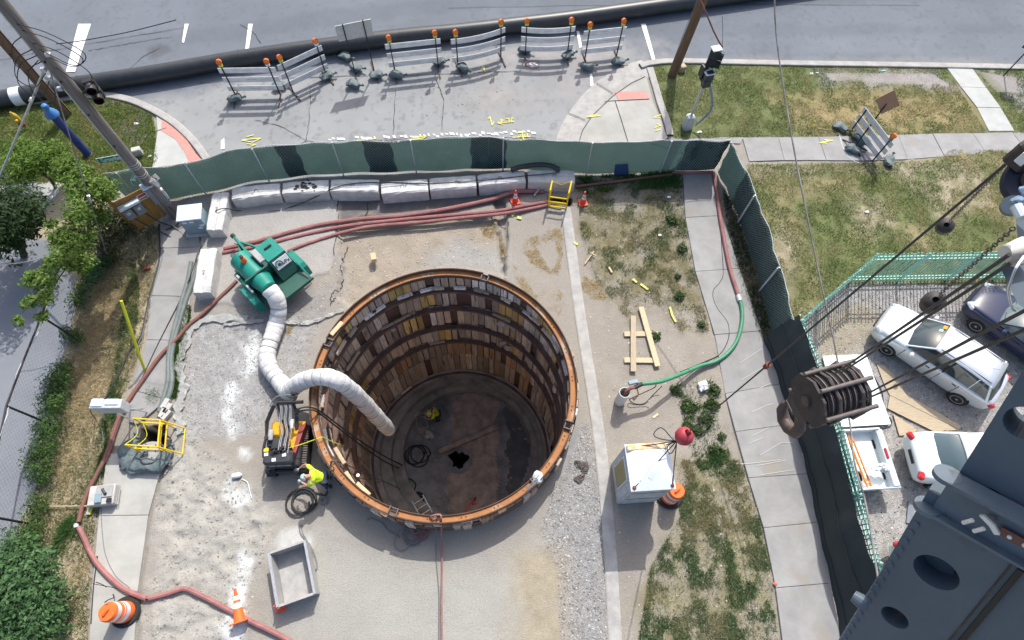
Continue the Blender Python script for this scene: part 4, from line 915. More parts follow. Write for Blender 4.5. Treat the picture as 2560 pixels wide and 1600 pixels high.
for k in range(46):
    a = random.uniform(0, 6.28); rr = random.uniform(1.6, 3.1); mb = MB() if k == 0 else mb; lump(mb, (FC[0] + rr * math.cos(a), FC[1] + rr * math.sin(a), FZ + .03), random.uniform(.03, .11), (1, .8, .5), k, 7, 4)
tag(mb.build('debris', 'shaft_mat', shaft), kind='stuff')
q = [fl(1160, 1290), fl(1172, 1262), fl(1190, 1244), fl(1180, 1262), fl(1192, 1258)]
mb = MB()
for a, b in zip(q[:-1], q[1:]):
    a = Vector((*a, FZ + .03)); b = Vector((*b, FZ + .03)); t = (b - a).normalized(); s = Vector((-t.y, t.x, 0)) * .05; mb.flat([a + s, a - s, b - s, b + s])
    FZq = 0
mb.build('spray_mark', 'spray_red', shaft)

# things on the shaft floor
def plank_px(name, a, b, w, t, z, m, label, cat='plank', group=None, lift=(0, 0)):
    p = at(*a, z); q = at(*b, z); d = q - p; c = (p + q) / 2; c.z = z + t / 2 + sum(lift) / 2
    rz = math.atan2(d.y, d.x); mb = MB(); tl = math.atan2(lift[1] - lift[0], d.length)
    R = Matrix.Rotation(rz, 3, 'Z') @ Matrix.Rotation(-tl, 3, 'Y')
    o = empty(name, c) ; COL.objects.unlink(o); bpy.data.objects.remove(o)
    mb.cbox((0, 0, 0), (d.length, w, t), min(.012, t * .3)); me = mb.mesh(name, m); ob = bpy.data.objects.new(name, me); COL.objects.link(ob)
    ob.location = c; ob.rotation_euler = R.to_euler(); return tag(ob, label, cat, group)
plank_px('beam', (1098, 1131), (1248, 1066), 0.26, 0.18, FZ + .03, 'shaft_mat', 'long brown beam lying diagonally across the shaft floor', 'beam')
mb = MB(); q = [at(px, py, FZ) for px, py in [(1174, 1108), (1210, 1104), (1213, 1150), (1183, 1153)]]
tag(mb.prism([(p.x, p.y) for p in q], FZ + .03, FZ + .09).build('steel_plate', 'shaft_mat'), 'flat square plate beside the black hole in the shaft floor', 'plate')
def coil(name, px, py, z, r, turns, tr, m, label, cat='cable coil', group=None, tail=None, spread=.1, sx=1.0):
    c = at(px, py, z); pts = []; rnd = random.Random(int(px + py)); off = Vector((0, 0, 0)); N = turns * 14
    for i in range(N + 1):
        a = i / 14 * 2 * math.pi; k = i / N
        if i % 14 == 0: off2 = Vector((rnd.uniform(-spread, spread), rnd.uniform(-spread, spread), 0)); rr = r * rnd.uniform(.8, 1.15)
        off = off.lerp(off2, .25)
        pts.append(c + off + Vector((rr * sx * math.cos(a), rr * math.sin(a), tr + .012 * (i // 14) + .01)))
    if tail: pts += spline([pts[-1]] + [at(*t) for t in tail], 6)[1:]
    return tag(MB().tube(pts, tr, 6).build(name, m, smooth=True), label, cat, group)
coil('cable_coil', 1045, 1136, FZ, .48, 4, .03, 'cable', 'large loose black cable loops on the shaft floor left of the hole', spread=.22)
coil('cable_coil', 1047, 1248, FZ, .3, 4, .03, 'cable', 'small tight black coil near the front of the shaft floor', tail=[(1036, 1230, FZ + .05), (1040, 1212, FZ + .05), (1030, 1200, FZ + .05), (1022, 1197, FZ + .05)], spread=.05)
fr = empty('ladder', at(1068, 1285, FZ), 0.5, 'short pale ladder end standing in the shaft by the front wall', 'ladder')
mb = MB()
for x in (-.28, .28): mb.tube([(x, -.35, 1.8), (x, .55, 1.8)], .03, 6)
mb.build('side_rail', 'alu', fr); mb = MB()
for y in (-.2, .1, .4): mb.tube([(-.28, y, 1.8), (.28, y, 1.8)], .025, 6)
mb.build('rung', 'alu', fr); mb = MB()
for x in (-.28, .28): mb.tube([(x, -.35, 1.8), (x, -.5, 0)], .03, 6)
mb.build('leg', 'alu', fr)
cart = empty('rack', at(1058, 1065, FZ), .2, 'small pale wire rack beside the worker on the shaft floor', 'rack'); mb = MB()
for z in (.3, .7, 1.0):
    mb.tube([(-.25, -.4, z), (.25, -.4, z), (.25, .4, z), (-.25, .4, z), (-.25, -.4, z)], .022, 5)
for x in (-.25, .25):
    for y in (-.4, 0, .4): mb.tube([(x, y, 0), (x, y, 1.0)], .022, 5)
mb.build('wire_frame', 'alu', cart)
mb = MB(); 
for i, (px, py) in enumerate([(1070, 1078), (1074, 1085), (1080, 1092), (1068, 1090)]): lump(mb, at(px, py, FZ + .15), .14, (1, 1, .6), i)
tag(mb.build('rubble_heap', 'concrete', smooth=True), 'small pale heap on the shaft floor below the wire rack', 'heap')
def sidehang(px0, bow, label, m='cable', r=.018):
    return hose('cable', px0, r, m, label, 'cable')
# cables that drop over the rim
for k, (pts, lab) in enumerate([([(735, 1030, 1.5), (752, 1020, 1.6), (775, 1018, 1.45), (800, 1028, 1.0), (840, 1058, -.8), (890, 1095, -3.5), (960, 1140, -7.5), (1010, 1165, -10.3)], 'bundle of dark hoses running from the excavator down into the shaft, upper line'),
                               ([(735, 1034, 1.5), (760, 1026, 1.5), (790, 1028, 1.3), (835, 1062, -.8), (885, 1100, -3.5), (955, 1150, -7.5), (1000, 1172, -10.3)], 'bundle of dark hoses running from the excavator down into the shaft, lower line'),
                               ([(825, 1155, 1.15), (850, 1166, .4), (900, 1195, -1.2), (950, 1205, -3.5)], 'thin dark cable sagging from the left rim across the boards'),
                               ([(828, 1152, 1.15), (860, 1160, 0), (930, 1190, -3), (1000, 1222, -8)], 'thin dark cable slanting from the left rim to the ledge')]):
    hose('cable', pts, .028 if k < 2 else .016, 'cable', lab, 'cable')
hose('cable', [(820, 1250, .05), (822, 1215, .3), (826, 1165, 1.0), (831, 1151, 1.17), (845, 1160, .9), (850, 1175, .3)], .016, 'cable_grey', 'thin grey cable hooked over the left rim by the worker', 'cable')
hose('rope', [(720, 1120, 1.1), (750, 1112, 1.15), (790, 1098, 1.16), (806, 1093, 1.15), (822, 1100, .8), (850, 1112, 0)], .014, 'yellow_green', 'thin yellow line from the excavator over the rim', 'rope')
hose('hose', [(1104, 1640, .05), (1104, 1480, .05), (1105, 1400, .08), (1104, 1345, .3), (1103, 1300, 1.1), (1100, 1287, 1.17), (1080, 1290, 1.17), (1068, 1303, .8), (1050, 1310, .3), (1015, 1312, .08), (1002, 1312, .05)], .028, 'hose_red', 'pink air hose hooked over the front rim and running to the frame bottom', 'hose')
hose('cable', [(1097, 1640, .03), (1098, 1500, .03), (1094, 1440, .03), (1091, 1400, .03), (1090, 1340, .2), (1092, 1296, 1.16), (1078, 1296, 1.16)], .018, 'cable_grey', 'thin grey line running from the front rim to the frame bottom', 'cable')
hose('cable', [(917, 1300, .02), (928, 1296, .02), (940, 1300, .02), (958, 1310, .02), (970, 1326, .02), (985, 1335, .02), (1000, 1344, .02)], .018, 'cable_grey', 'grey cable lying in the shade in front of the shaft', 'cable')
coil('cable_coil', 1022, 1336, 0, .28, 6, .018, 'cable_grey', 'tangled grey cable heap in front of the shaft rim', spread=.28)
coil('hose_coil', 1052, 1330, 0, .16, 6, .016, 'hose_red', 'tangled thin red line heap in front of the shaft rim', spread=.16)
mb = MB(); lump(mb, at(1346, 1190, 1.08), .16, (1, 1.2, .6), 5); lump(mb, at(1340, 1196, 1.06), .12, (1, 1, .6), 6)
tag(mb.build('rag', 'rag', smooth=True), 'white rag bunched on the front-right rim', 'rag')
for k, d in enumerate((0, 5, 9)):
    hose('cable', [(1345, 1192 + d, 1.14), (1330, 1208 + d, 1.14), (1315, 1222 + d, 1.14)], .016, 'cable_grey', ['inner', 'middle', 'outer'][k] + ' of the three lines stretched along the rim by the rag', 'cable', per=3)
plank_px('plank', (828, 838), (856, 806), .16, .05, 1.13, 'lumber', 'pale plank lying along the left rim near the duct', 'plank')
tag(MB().lathe([(.06, 1.13), (.085, 1.13), (.085, 1.19), (.06, 1.19)], at(851, 1191, 0), n=14, closed=True).build('ring', 'rubber'), 'small black ring on the rim beside the worker', 'ring')
cup = empty('cup', at(897, 1190, .1), 0, 'pale blue cup caught on the boards inside the front-left rim', 'cup'); MB().lathe([(.04, 0), (.055, .14)], n=10).build('cup_body', 'sign_white', cup); MB().lathe([(.047, .05), (.052, .1)], n=10).build('blue_band', 'blue_cap', cup)
for (pa, pb, lab) in [((838, 1120), (862, 1160), 'upper'), ((865, 1180), (885, 1212), 'middle'), ((893, 1208), (925, 1238), 'lower')]:
    plank_px('batten', pa, pb, .12, .07, .5, 'lumber', lab + ' of the three pale battens inside the front-left rim', 'batten', lift=(0, 0))

# ------------------------------------------------------------------ duct
DP = [(672, 722, 1.22), (688, 742, 1.05), (697, 772, .7), (690, 812, .36), (678, 850, .33), (668, 888, .33), (673, 918, .33), (692, 945, .36), (712, 968, .45), (722, 979, .7), (742, 962, 1.05), (775, 946, 1.45), (815, 943, 1.62), (848, 954, 1.45), (880, 978, .6), (915, 1012, -.9), (945, 1045, -2.4), (972, 1074, -4.1)]
path = spline([at(*p) for p in DP], 14); dist = 0; rr = []; seams = []; nxt = .22; last = 0
for i, p in enumerate(path):
    if i: dist += (p - path[i - 1]).length
    ph = (dist % .26) / .26; rr.append(.285 * (1 - .07 * (abs(2 * ph - 1) ** 6)) * (1 + .035 * math.sin(dist * 5) + .02 * math.sin(dist * 13 + 1)))
    if dist > nxt: seams.append(i); nxt += .26
droot = empty('ventilation_duct', at(678, 850, 0), 0, 'fat white flexible duct bending from the green compressor into the shaft', 'duct')
MB().tube(path, rr, 18).build('duct_sleeve', 'duct', droot, smooth=True, world=True)
sm = MB()
for i in seams[:-1]:
    t = (path[i + 1] - path[i - 1]).normalized(); u = t.orthogonal().normalized(); w = t.cross(u)
    sm.tube([path[i] + (u * math.cos(a) + w * math.sin(a)) * .272 for a in np.linspace(0, 2 * math.pi, 19)], .013, 4, False)
tag(sm.build('seam_ring', 'duct_seam', droot, world=True), kind='stuff')

# ------------------------------------------------------------------ green compressor trailer (local x forward to the tongue, y left)
comp = empty('compressor_trailer', at(682, 692, 0) * 0 + Vector((-7.59, 11.46, .05)), math.radians(132.4), 'green two-wheeled fan and compressor trailer with a white logo panel', 'trailer')
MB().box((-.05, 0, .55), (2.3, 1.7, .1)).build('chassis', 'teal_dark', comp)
hd = MB(); pr = [(.78, .6), (.78, 1.36), (-.08, 1.42), (-.56, .66), (-.56, .6)]
hd.add([(x, -.84, z) for x, z in pr] + [(x, -.14, z) for x, z in pr], [(0, 1, 2, 3, 4), (9, 8, 7, 6, 5)] + [(i, (i + 1) % 5, 5 + (i + 1) % 5, 5 + i) for i in range(5)])
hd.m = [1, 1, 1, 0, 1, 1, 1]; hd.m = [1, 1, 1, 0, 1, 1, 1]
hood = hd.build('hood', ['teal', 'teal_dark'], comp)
MB().cbox((.45, -.5, 1.42), (.08, .3, .05), .02).build('exhaust_slot', 'black', hood)
sl = Vector((-.48, 0, -.76)).normalized(); nrm = Vector((-.76, 0, .48)).normalized()
pc = Vector((-.235, -.52, 1.18)) + nrm * .012
lp = MB(); R = basis3((0, -1, 0), nrm)
lp.box(pc, (.58, .36, .02), mx=R); logo = lp.build('logo_panel', 'sign_white', comp)
F = frame(pc + nrm * .016, (0, -1, 0), -sl)
text('iwPx', .2, F @ Matrix.Translation((.08, -.06, 0)), 'black', logo, 'lettering', .001, sx=1.0)
text('VENTILATION', .045, F @ Matrix.Translation((.06, -.15, 0)), 'black', logo, 'lettering', .001) if False else None
arcb = MB(); 
arcb.tube([F @ Vector((-.13 + .13 * math.cos(a), -.02 + .15 * math.sin(a), .004)) for a in np.linspace(-.1, math.pi + .4, 14)], .018, 5); arcb.lathe([(0, 0), (.06, 0), (.06, .008), (0, .008)], F @ Vector((-.13, -.02, .002)), F.to_3x3(), 14); arcb.build('logo_arch', 'teal_dark', logo)
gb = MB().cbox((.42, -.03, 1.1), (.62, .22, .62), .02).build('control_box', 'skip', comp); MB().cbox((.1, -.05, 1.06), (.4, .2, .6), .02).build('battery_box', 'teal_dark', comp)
dr = MB(); a0 = np.linspace(0, math.pi * 2, 25)[:-1]
dr.add([(x, .42 + .40 * math.cos(a), .95 + .40 * math.sin(a)) for x in (-.12, 1.06) for a in a0], [(j, (j + 1) % 24, 24 + (j + 1) % 24, 24 + j) for j in range(24)] + [tuple(range(24)), tuple(range(24, 48))])
drum = dr.build('fan_drum', 'teal', comp, smooth=True)
be = empty('x', (0, 0, 0)); bpy.data.objects.remove(be)
MB().lathe([(.10, 1.34), (.10, 1.42), (.085, 1.56), (.06, 1.6)], (.6, .42, 0), n=14).build('beacon', 'cone_orange', comp, smooth=True); MB().lathe([(.062, 1.6), (.062, 1.66), (0, 1.67)], (.6, .42, 0), n=12).build('beacon_cap', 'black', comp)
cn = MB(); n2 = 20
sq = [(-.14, .42 + .40 * math.cos(a), .95 + .40 * math.sin(a)) for a in np.linspace(0, 2 * math.pi, n2 + 1)[:-1]]; rd = [(-.74, .44 + .27 * math.cos(a), 1.12 + .27 * math.sin(a)) for a in np.linspace(0, 2 * math.pi, n2 + 1)[:-1]]
cn.add(sq + rd, [(j, (j + 1) % n2, n2 + (j + 1) % n2, n2 + j) for j in range(n2)] + [tuple(range(n2, 2 * n2))]); cn.build('outlet_cone', 'teal', comp, smooth=True)
for x, s in ((-.13, 1),):
    MB().box((x, .42, .95), (.06, .92, .9)).build('flange_plate', 'teal_dark', comp)
for sy, lab in ((1.05, 'left'), (-1.02, 'right')):
    fe = MB(); pr = [(.42, .28), (.28, .68), (.1, .8), (-.5, .8), (-.66, .7), (-.8, .3)]; w = .13
    fe.add([(x, sy - w, z) for x, z in pr] + [(x, sy + w, z) for x, z in pr] + [(x * .93 - .01, sy - w, z - .03) for x, z in pr] + [(x * .93 - .01, sy + w, z - .03) for x, z in pr], [(i, i + 1, 7 + i, 6 + i) for i in range(5)] + [(12 + i, 18 + i, 19 + i, 13 + i) for i in range(5)] + [(i, 12 + i, 13 + i, i + 1) for i in range(5)] + [(6 + i, 7 + i, 19 + i, 18 + i) for i in range(5)])
    fe.build('fender', 'teal', comp)
    wh = MB(); wh.lathe([(.16, -.1), (.3, -.1), (.34, -.06), (.34, .06), (.3, .1), (.16, .1)], (-.18, sy, .34 - .04), basis3((1, 0, 0), (0, 1, 0)), 20); w_ = wh.build('wheel', 'rubber', comp, smooth=True)
    MB().lathe([(0, -.1), (.16, -.1), (.16, .1), (0, .1)], (-.18, sy, .30), basis3((1, 0, 0), (0, 1, 0)), 14).build('rim', 'galv', w_)
MB().box((-.86, -.34, .56), (.6, 1.24, .05)).build('deck', 'deck', comp); MB().box((-1.17, -.34, .6), (.05, 1.3, .12)).build('bumper', 'teal_dark', comp)
MB().tube([(-.4, -.92, .9), (-1.12, -.92, .66)], .03, 6).build('brace', 'teal', comp)
tg = MB(); tg.tube([(1.0, .5, .55), (2.0, .04, .55)], .05, 6); tg.tube([(1.0, -.5, .55), (2.0, -.04, .55)], .05, 6); tg.tube([(.9, .1, .62), (2.3, 0, .58)], .055, 6); tg.build('tongue', 'teal', comp)
MB().lathe([(.06, .5), (.09, .53), (.09, .62), (.05, .64)], (2.4, 0, 0), n=10).build('coupling', 'black_metal', comp)
jk = MB(); jk.tube([(1.6, .12, .05), (1.6, .12, .95)], .035, 8); jk.tube([(1.6, .12, .95), (1.75, .2, 1.0)], .015, 5); jk.build('jack', 'black_metal', comp)
MB().cbox((.2, .92, .78), (1.1, .12, .3), .03).build('side_tray', 'teal', comp); MB().cbox((.5, .92, .96), (.18, .1, .1), .02).build('fuel_can', 'alu', comp); MB().cbox((-.2, .92, .96), (.4, .08, .12), .02).build('toolbox', 'alu', comp)
mb = MB(); mb.box((-.72, -.2, .59), (.26, .12, .012), .25); tag(mb.build('decal', 'skip', comp))

# ------------------------------------------------------------------ mini excavator (local x forward = up the picture)
exc = empty('mini_excavator', (-6.81, 4.96, 0), math.radians(89.5), 'small black and yellow tracked machine with its hood off beside the shaft', 'excavator')
def track(y):
    tr = MB(); prof = []; L, r = .58, .24
    for a in np.linspace(math.pi / 2, -math.pi / 2, 9): prof.append((L + r * math.cos(a), r + .01 + r * math.sin(a)))
    for a in np.linspace(-math.pi / 2, -3 * math.pi / 2, 9): prof.append((-L + r * math.cos(a), r + .01 + r * math.sin(a)))
    n = len(prof); tr.add([(x, y - .14, z) for x, z in prof] + [(x, y + .14, z) for x, z in prof], [tuple(range(n)), tuple(range(2 * n - 1, n - 1, -1))] + [(i, n + i, n + (i + 1) % n, (i + 1) % n) for i in range(n)])
    t = tr.build('track', 'rubber', exc); g = MB()
    for x in np.linspace(-.62, .62, 17):
        for z in (.5, .01): g.box((x, y, z), (.045, .26, .035))
    tag(g.build('tread_bar', 'crane_edge', t), kind='stuff')
track(.12); track(-.86)
exc.location = (-6.81, 5.05, 0)
MB().box((0, -.37, .4), (1.1, .75, .22)).build('undercarriage', 'excavator_black', exc)
MB().cbox((.05, -.36, .62), (1.35, 1.0, .26), .04).build('turntable_frame', 'excavator_black', exc)
MB().cbox((.52, -.12, .88), (.5, .34, .34), .06).build('tank', 'excavator_yellow', exc)
yd = MB(); q = [(.78, -.96), (.78, -.46), (.1, -.46), (-.2, -.72)]; yd.prism(q, .74, .84); yd.build('yellow_cover', 'excavator_yellow', exc)
rd_ = MB(); rd_.slab([(.72, -.98, .86), (-.55, -.70, .95), (-.55, -.70, .55), (.72, -.98, .55)], (0, -1, 0), .04); rd_.slab([(.72, -.98, .86), (.62, -.78, .87), (-.5, -.62, .96), (-.55, -.70, .95)], (0, 0, 1), .03); rd_.build('side_guard', 'excavator_red', exc)
eng = MB(); eng.cbox((.02, -.28, .98), (.42, .5, .3), .04); eng.cbox((.12, .02, 1.0), (.36, .18, .22), .03); eng.tube([(.18, .06, 1.0), (.18, .06, 1.35)], .06, 10); eng.cbox((-.08, -.3, 1.16), (.16, .42, .06), .02); eng.build('engine', 'excavator_black', exc)
MB().lathe([(.075, -.16), (.085, -.12), (.085, .12), (.075, .16)], (.28, -.02, 1.2), basis3((0, 0, 1), (1, 0, 0)), 14).build('air_filter', 'skip', exc, smooth=True)
cwt = MB(); cwt.cbox((-.42, -.3, .98), (.42, .9, .4), .06); cw = cwt.build('counterweight', 'excavator_black', exc)
MB().cbox((-.2, .06, 1.2), (.12, .16, .06), .02).build('battery', 'yellow', exc)
for y in (-.1, -.35, -.58): MB().box((-.645, y, .98), (.02, .2, .08)).build('grille', 'skip', cw)
for i, (x, y) in enumerate([(-.32, .05), (-.36, -.5), (-.5, -.2)]): MB().box((x, y, 1.19), (.1, .12, .012), .1).build('decal', 'reflective', cw)
cp = MB()
for i in range(16): cp.cbox((-.2 + random.uniform(-.07, .07), -.3 + random.uniform(-.28, .3), 1.2 + random.uniform(0, .08)), (random.uniform(.03, .1), random.uniform(.03, .1), random.uniform(.04, .12)), .01, random.uniform(0, 1))
tag(cp.build('engine_fitting', 'black_metal', exc), kind='stuff')
bl_ = MB(); bl_.cbox((-.66, .2, .35), (.18, .16, .3), .03); bl_.cbox((-.68, -.36, .3), (.12, 1.0, .2), .03); bl_.cbox((-.72, -.72, .42), (.2, .14, .5), .04); bl_.build('rear_stabiliser', 'excavator_black', exc)
for y in (-.22, -.7): bm_ = MB(); bm_.tube([(.55, y, .85), (1.0, y, 1.0), (1.22, y, 1.48)], [.06, .055, .05], 8); bm_.build('boom_arm', 'excavator_black', exc)
cr = MB(); cr.tube([(1.22, -.2, 1.5), (1.22, -1.02, 1.5)], .06, 8); cr.build('crossbar', 'black_metal', exc)
ln = MB()
for s in (.16, .2): ln.tube([(1.15, -.3 + s, 1.5), (.75, s, 1.1), (.35, .2, .95), (-.1, .26, .9), (-.35, .24, .85)], .045, 8)
ln.build('side_arm', 'excavator_black', exc, smooth=True)
hy = MB()
for k in range(5):
    y = -.30 - .075 * k + .03 * (k % 2); hy.tube(spline([(1.18, y, 1.5), (1.0, y - .02, 1.42), (.7, y + .02, 1.3), (.35, y - .06, 1.24), (.05, y - .02, 1.2), (-.3, y, 1.18)], 5), .015, 5)
tag(hy.build('hydraulic_hose', 'skip', exc, smooth=True), kind='stuff')
cy = MB(); cy.tube([(1.15, -.62, 1.45), (.72, -.56, 1.1)], .045, 8); cy.tube([(1.15, -.34, 1.45), (.8, -.3, 1.1)], .035, 8); cy.build('hydraulic_cylinder', 'galv', exc, smooth=True)
MB().cbox((.62, -.62, 1.12), (.32, .12, .1), .02).build('valve_block', 'galv', exc)
ar = MB(); ar.tube([(1.22, -.72, 1.5), (1.38, -.8, 1.55), (1.48, -.78, 1.5)], .05, 8); ar.cbox((1.5, -.72, 1.52), (.12, .2, .16), .03); ar.build('hook_bracket', 'black_metal', exc)
ct = MB()
ct.tube(spline([(1.45, -.7, 1.55), (1.42, -.3, 1.6), (1.3, -.1, 1.58), (1.1, 0, 1.5)], 5), .02, 6); ct.build('hose_loop', 'cable_grey', exc)

# ------------------------------------------------------------------ concrete blocks
def block(a, b, label, loop=True, seed=0, d=.62, h=.62):
    """a, b: world points of the lower front edge; the block lies behind it"""
    t = (b - a); L = t.length; t.normalize(); s = Vector((-t.y, t.x, 0)); c = (a + b) / 2 + s * d / 2
    r = empty('concrete_block', (c.x, c.y, gz(c.x, c.y) if False else 0), math.atan2(t.y, t.x), label, 'concrete block', 'precast concrete blocks'); rnd = random.Random(seed)
    mb = MB(); n = 8; hl = L / 2 - .012; vs = []
    prof = [(-d / 2, 0), (-d / 2, h - .05), (-d / 2 + .05, h), (-.07, h), (-.04, h - .03), (.04, h - .03), (.07, h), (d / 2 - .05, h), (d / 2, h - .05), (d / 2, 0)]
    for i in range(n + 1):
        x = -hl + 2 * hl * i / n; e = .03 if i in (0, n) else 0
        vs += [(x, y * (1 - e) + rnd.uniform(-.012, .012), z - (e if z > .3 else 0) + (rnd.uniform(-.014, .01) if z > .3 else 0)) for y, z in prof]
    k = len(prof); mb.add(vs, [(i * k + q, i * k + q + 1, i * k + k + q + 1, i * k + k + q) for i in range(n) for q in range(k - 1)] + [tuple(range(k)), tuple(range(n * k, n * k + k))])
    mb.build('block_body', 'block_concrete', r)
    if loop:
        x = rnd.uniform(-.15, .15); MB().tube([(x - .07, 0, h - .04), (x - .05, 0, h + .05), (x, .01, h + .09), (x + .05, 0, h + .05), (x + .07, 0, h - .04)], .011, 6).build('lifting_loop', 'black_metal', r)
    return r
row = [((593, 524), (712, 510)), ((716, 510), (830, 503)), ((833, 503), (952, 502)), ((959, 510), (1075, 500)), ((1078, 499), (1193, 491)), ((1198, 490), (1314, 478)), ((1318, 478), (1434, 479))]
labs = ['pale concrete block at the left end of the long row under the mesh fence', 'dark-stained concrete block, second from the left in the long row', 'concrete block third from the left in the row, set slightly back', 'concrete block in the middle of the row, set slightly forward', 'concrete block fifth from the left in the long row', 'concrete block carrying the left end of the black half pipe', 'concrete block at the right end of the row behind the yellow ladder']
for i, (a, b) in enumerate(row):
    bk_ = block(at(*a), at(*b), labs[i], True, i)
    if i == 1:
        sm = MB(); rn = random.Random(3)
        for k in range(26): x, y, s = rn.gauss(0, .2), rn.gauss(.02, .1), rn.uniform(.015, .06); sm.flat([(x + s * math.cos(q) * 1.6, y + s * math.sin(q), .632 + k * .0004) for q in np.linspace(0, 5.5, 7)])
        tag(sm.build('stain', 'rubber', bk_), kind='stuff')
a, b = at(511, 576, .62), at(554, 574, .62); a2, b2 = at(529, 480, .62), at(572, 480, .62)
def block_v(near_l, near_r, far_l, far_r, label, seed):
    ql, qr, pl, pr = [at(*p, .6) for p in (near_l, near_r, far_l, far_r)]
    nc, fc = (ql + qr) / 2, (pl + pr) / 2; t = (fc - nc).normalized(); s = Vector((t.y, -t.x, 0))
    a = nc + s * .31; b = fc + s * .31; a.z = b.z = 0; return block(a, b, label, True, seed)
block_v((511, 576), (556, 573), (529, 480), (574, 479), 'concrete block standing end-on beside the blue-grey cabinet', 21)
block_v((481, 731), (524, 732), (497, 621), (543, 620), 'concrete block end-on left of the green compressor', 22)
tag(MB().tube(spline([at(1278, 425, .72), at(1300, 418, .74), at(1340, 412, .74), at(1375, 414, .74), at(1398, 424, .72)], 5), .1, 12).build('half_pipe', 'hdpe', smooth=True), 'bent black plastic pipe lying on top of the right-hand blocks', 'pipe')
plank_px('lance', (1332, 495), (1392, 432), .06, .05, .03, 'skip', 'grey bar leaning on the blocks beside the yellow ladder', 'bar', lift=(0.0, .75))
hose('cable', [(516, 540, .05), (540, 527, .64), (562, 521, .64), (600, 527, .05), (680, 528, .05), (720, 520, .05), (780, 497, .3), (830, 472, .64), (880, 459, .64), (960, 456, .64), (1070, 459, .64), (1130, 456, .64), (1195, 452, .64), (1310, 440, .64), (1390, 432, .68), (1400, 425, .75)], .018, 'cable', 'black cable trailing over the tops of the concrete blocks', 'cable')

# ------------------------------------------------------------------ mesh construction fence (chain link with screen cloth)
def mesh_fence(label, base, h, posts, screens, name='mesh_fence', wm='chainlink', s=.115, wr=.0058):
    """base: px of the foot line; posts: indices in the resampled line; screens: (u0, u1, material) spans with cloth"""
    P = [at(*p) for p in base]; fine = spline(P, 8); D = [0]
    for a, b in zip(fine[:-1], fine[1:]): D.append(D[-1] + (b - a).length)
    L = D[-1]
    def pos(u, z):
        d = min(max(u, 0), 1) * L; i = 0
        while i < len(D) - 2 and D[i + 1] < d: i += 1
        p = fine[i].lerp(fine[i + 1], (d - D[i]) / max(D[i + 1] - D[i], 1e-6)); return Vector((p.x, p.y, z))
    c = pos(.5, 0); r = empty(name, c, 0, label, 'mesh fence')
    nz = lambda u: h * (1 - .02 + .02 * math.sin(u * 37) - .015 * math.sin(u * 91))
    def off(u, z): return .04 * math.sin(u * 23 + z) * (z / h)
    def nrm(u): 
        t = pos(min(u + .004, 1), 0) - pos(max(u - .004, 0), 0); t.normalize(); return Vector((-t.y, t.x, 0))
    wire = MB(); k = int(L / s); nzv = 6
    for dirn in (1, -1):
        for i in range(-int(h / s), k + int(h / s)):
            u0 = i * s / L; pts = []
            for q in range(nzv + 1):
                z = h * q / nzv; u = u0 + dirn * z / L * .9
                if 0 <= u <= 1: pts.append(pos(u, z * nz(u) / h + .02) + nrm(u) * off(u, z))
            if len(pts) > 1: wire.tube(pts, wr, 3, False)
    tag(wire.build('chain_link', wm, r, world=True), kind='stuff')
    for u0, u1, m in screens:
        n = max(3, int((u1 - u0) * L / .35)); mb = MB(); nv = 5; vs = []
        for i in range(n + 1):
            u = u0 + (u1 - u0) * i / n; d = nrm(u)
            for q in range(nv + 1):
                z = .06 + (nz(u) - .1 - .03 * math.sin(u * 60)) * q / nv; e = 0
                if i in (0, n): e = .05 * math.sin(q * 2.1 + u * 30) / L
                vs.append(pos(u + e, z) + d * (off(u, z) + (.03 + .03 * math.sin(u * 70 + z * 2.5))))
        mb.add(vs, [(i * (nv + 1) + q, (i + 1) * (nv + 1) + q, (i + 1) * (nv + 1) + q + 1, i * (nv + 1) + q + 1) for i in range(n) for q in range(nv)])
        o = mb.build('screen_cloth', m, r, smooth=True, world=True)
    for u in posts:
        p = pos(u, 0) - nrm(u) * .05
        MB().tube([p, p + Vector((0, 0, h + .02))], .028, 8).build('post', 'galv', r, world=True)
    top = MB(); top.tube([pos(u, nz(u) + .03) + nrm(u) * off(u, h) for u in np.linspace(0, 1, int(L / .3))], .012, 5); top.build('top_wire', 'galv', r, world=True)
    return r, pos, nrm
mesh_fence('long green-screened chain-link fence along the north edge of the site', [(330, 515), (450, 497), (530, 483), (610, 462), (700, 450), (830, 438), (960, 434), (1100, 430), (1260, 425), (1430, 436), (1560, 436), (1700, 430), (1788, 428)], 1.95,
           [.02, .12, .225, .35, .475, .625, .77, .90], [(0.0, .262, 'screen_green'), (.285, .40, 'screen_green'), (.438, .575, 'screen_green'), (.585, .605, 'screen_green'), (.625, .935, 'screen_green'), (.258, .29, 'screen_black'), (.396, .442, 'screen_black'), (.571, .63, 'screen_black'), (.93, 1.0, 'screen_black')])
rf, pf, nf = mesh_fence('chain-link fence with dark netting running down the east side', [(1788, 428), (1815, 478), (1848, 560), (1878, 650), (1905, 745), (1922, 815), (1932, 852)], 1.8, [.34, .74], [(.01, .22, 'screen_green'), (.2, .985, 'screen_black')])
for u, px in ((.34, None), (.74, None)):
    p = pf(u, 0) - nf(u) * .07; MB().tube([p, p + Vector((0, 0, 1.75))], .032, 8).build('brace_post', 'galv', rf, world=True)
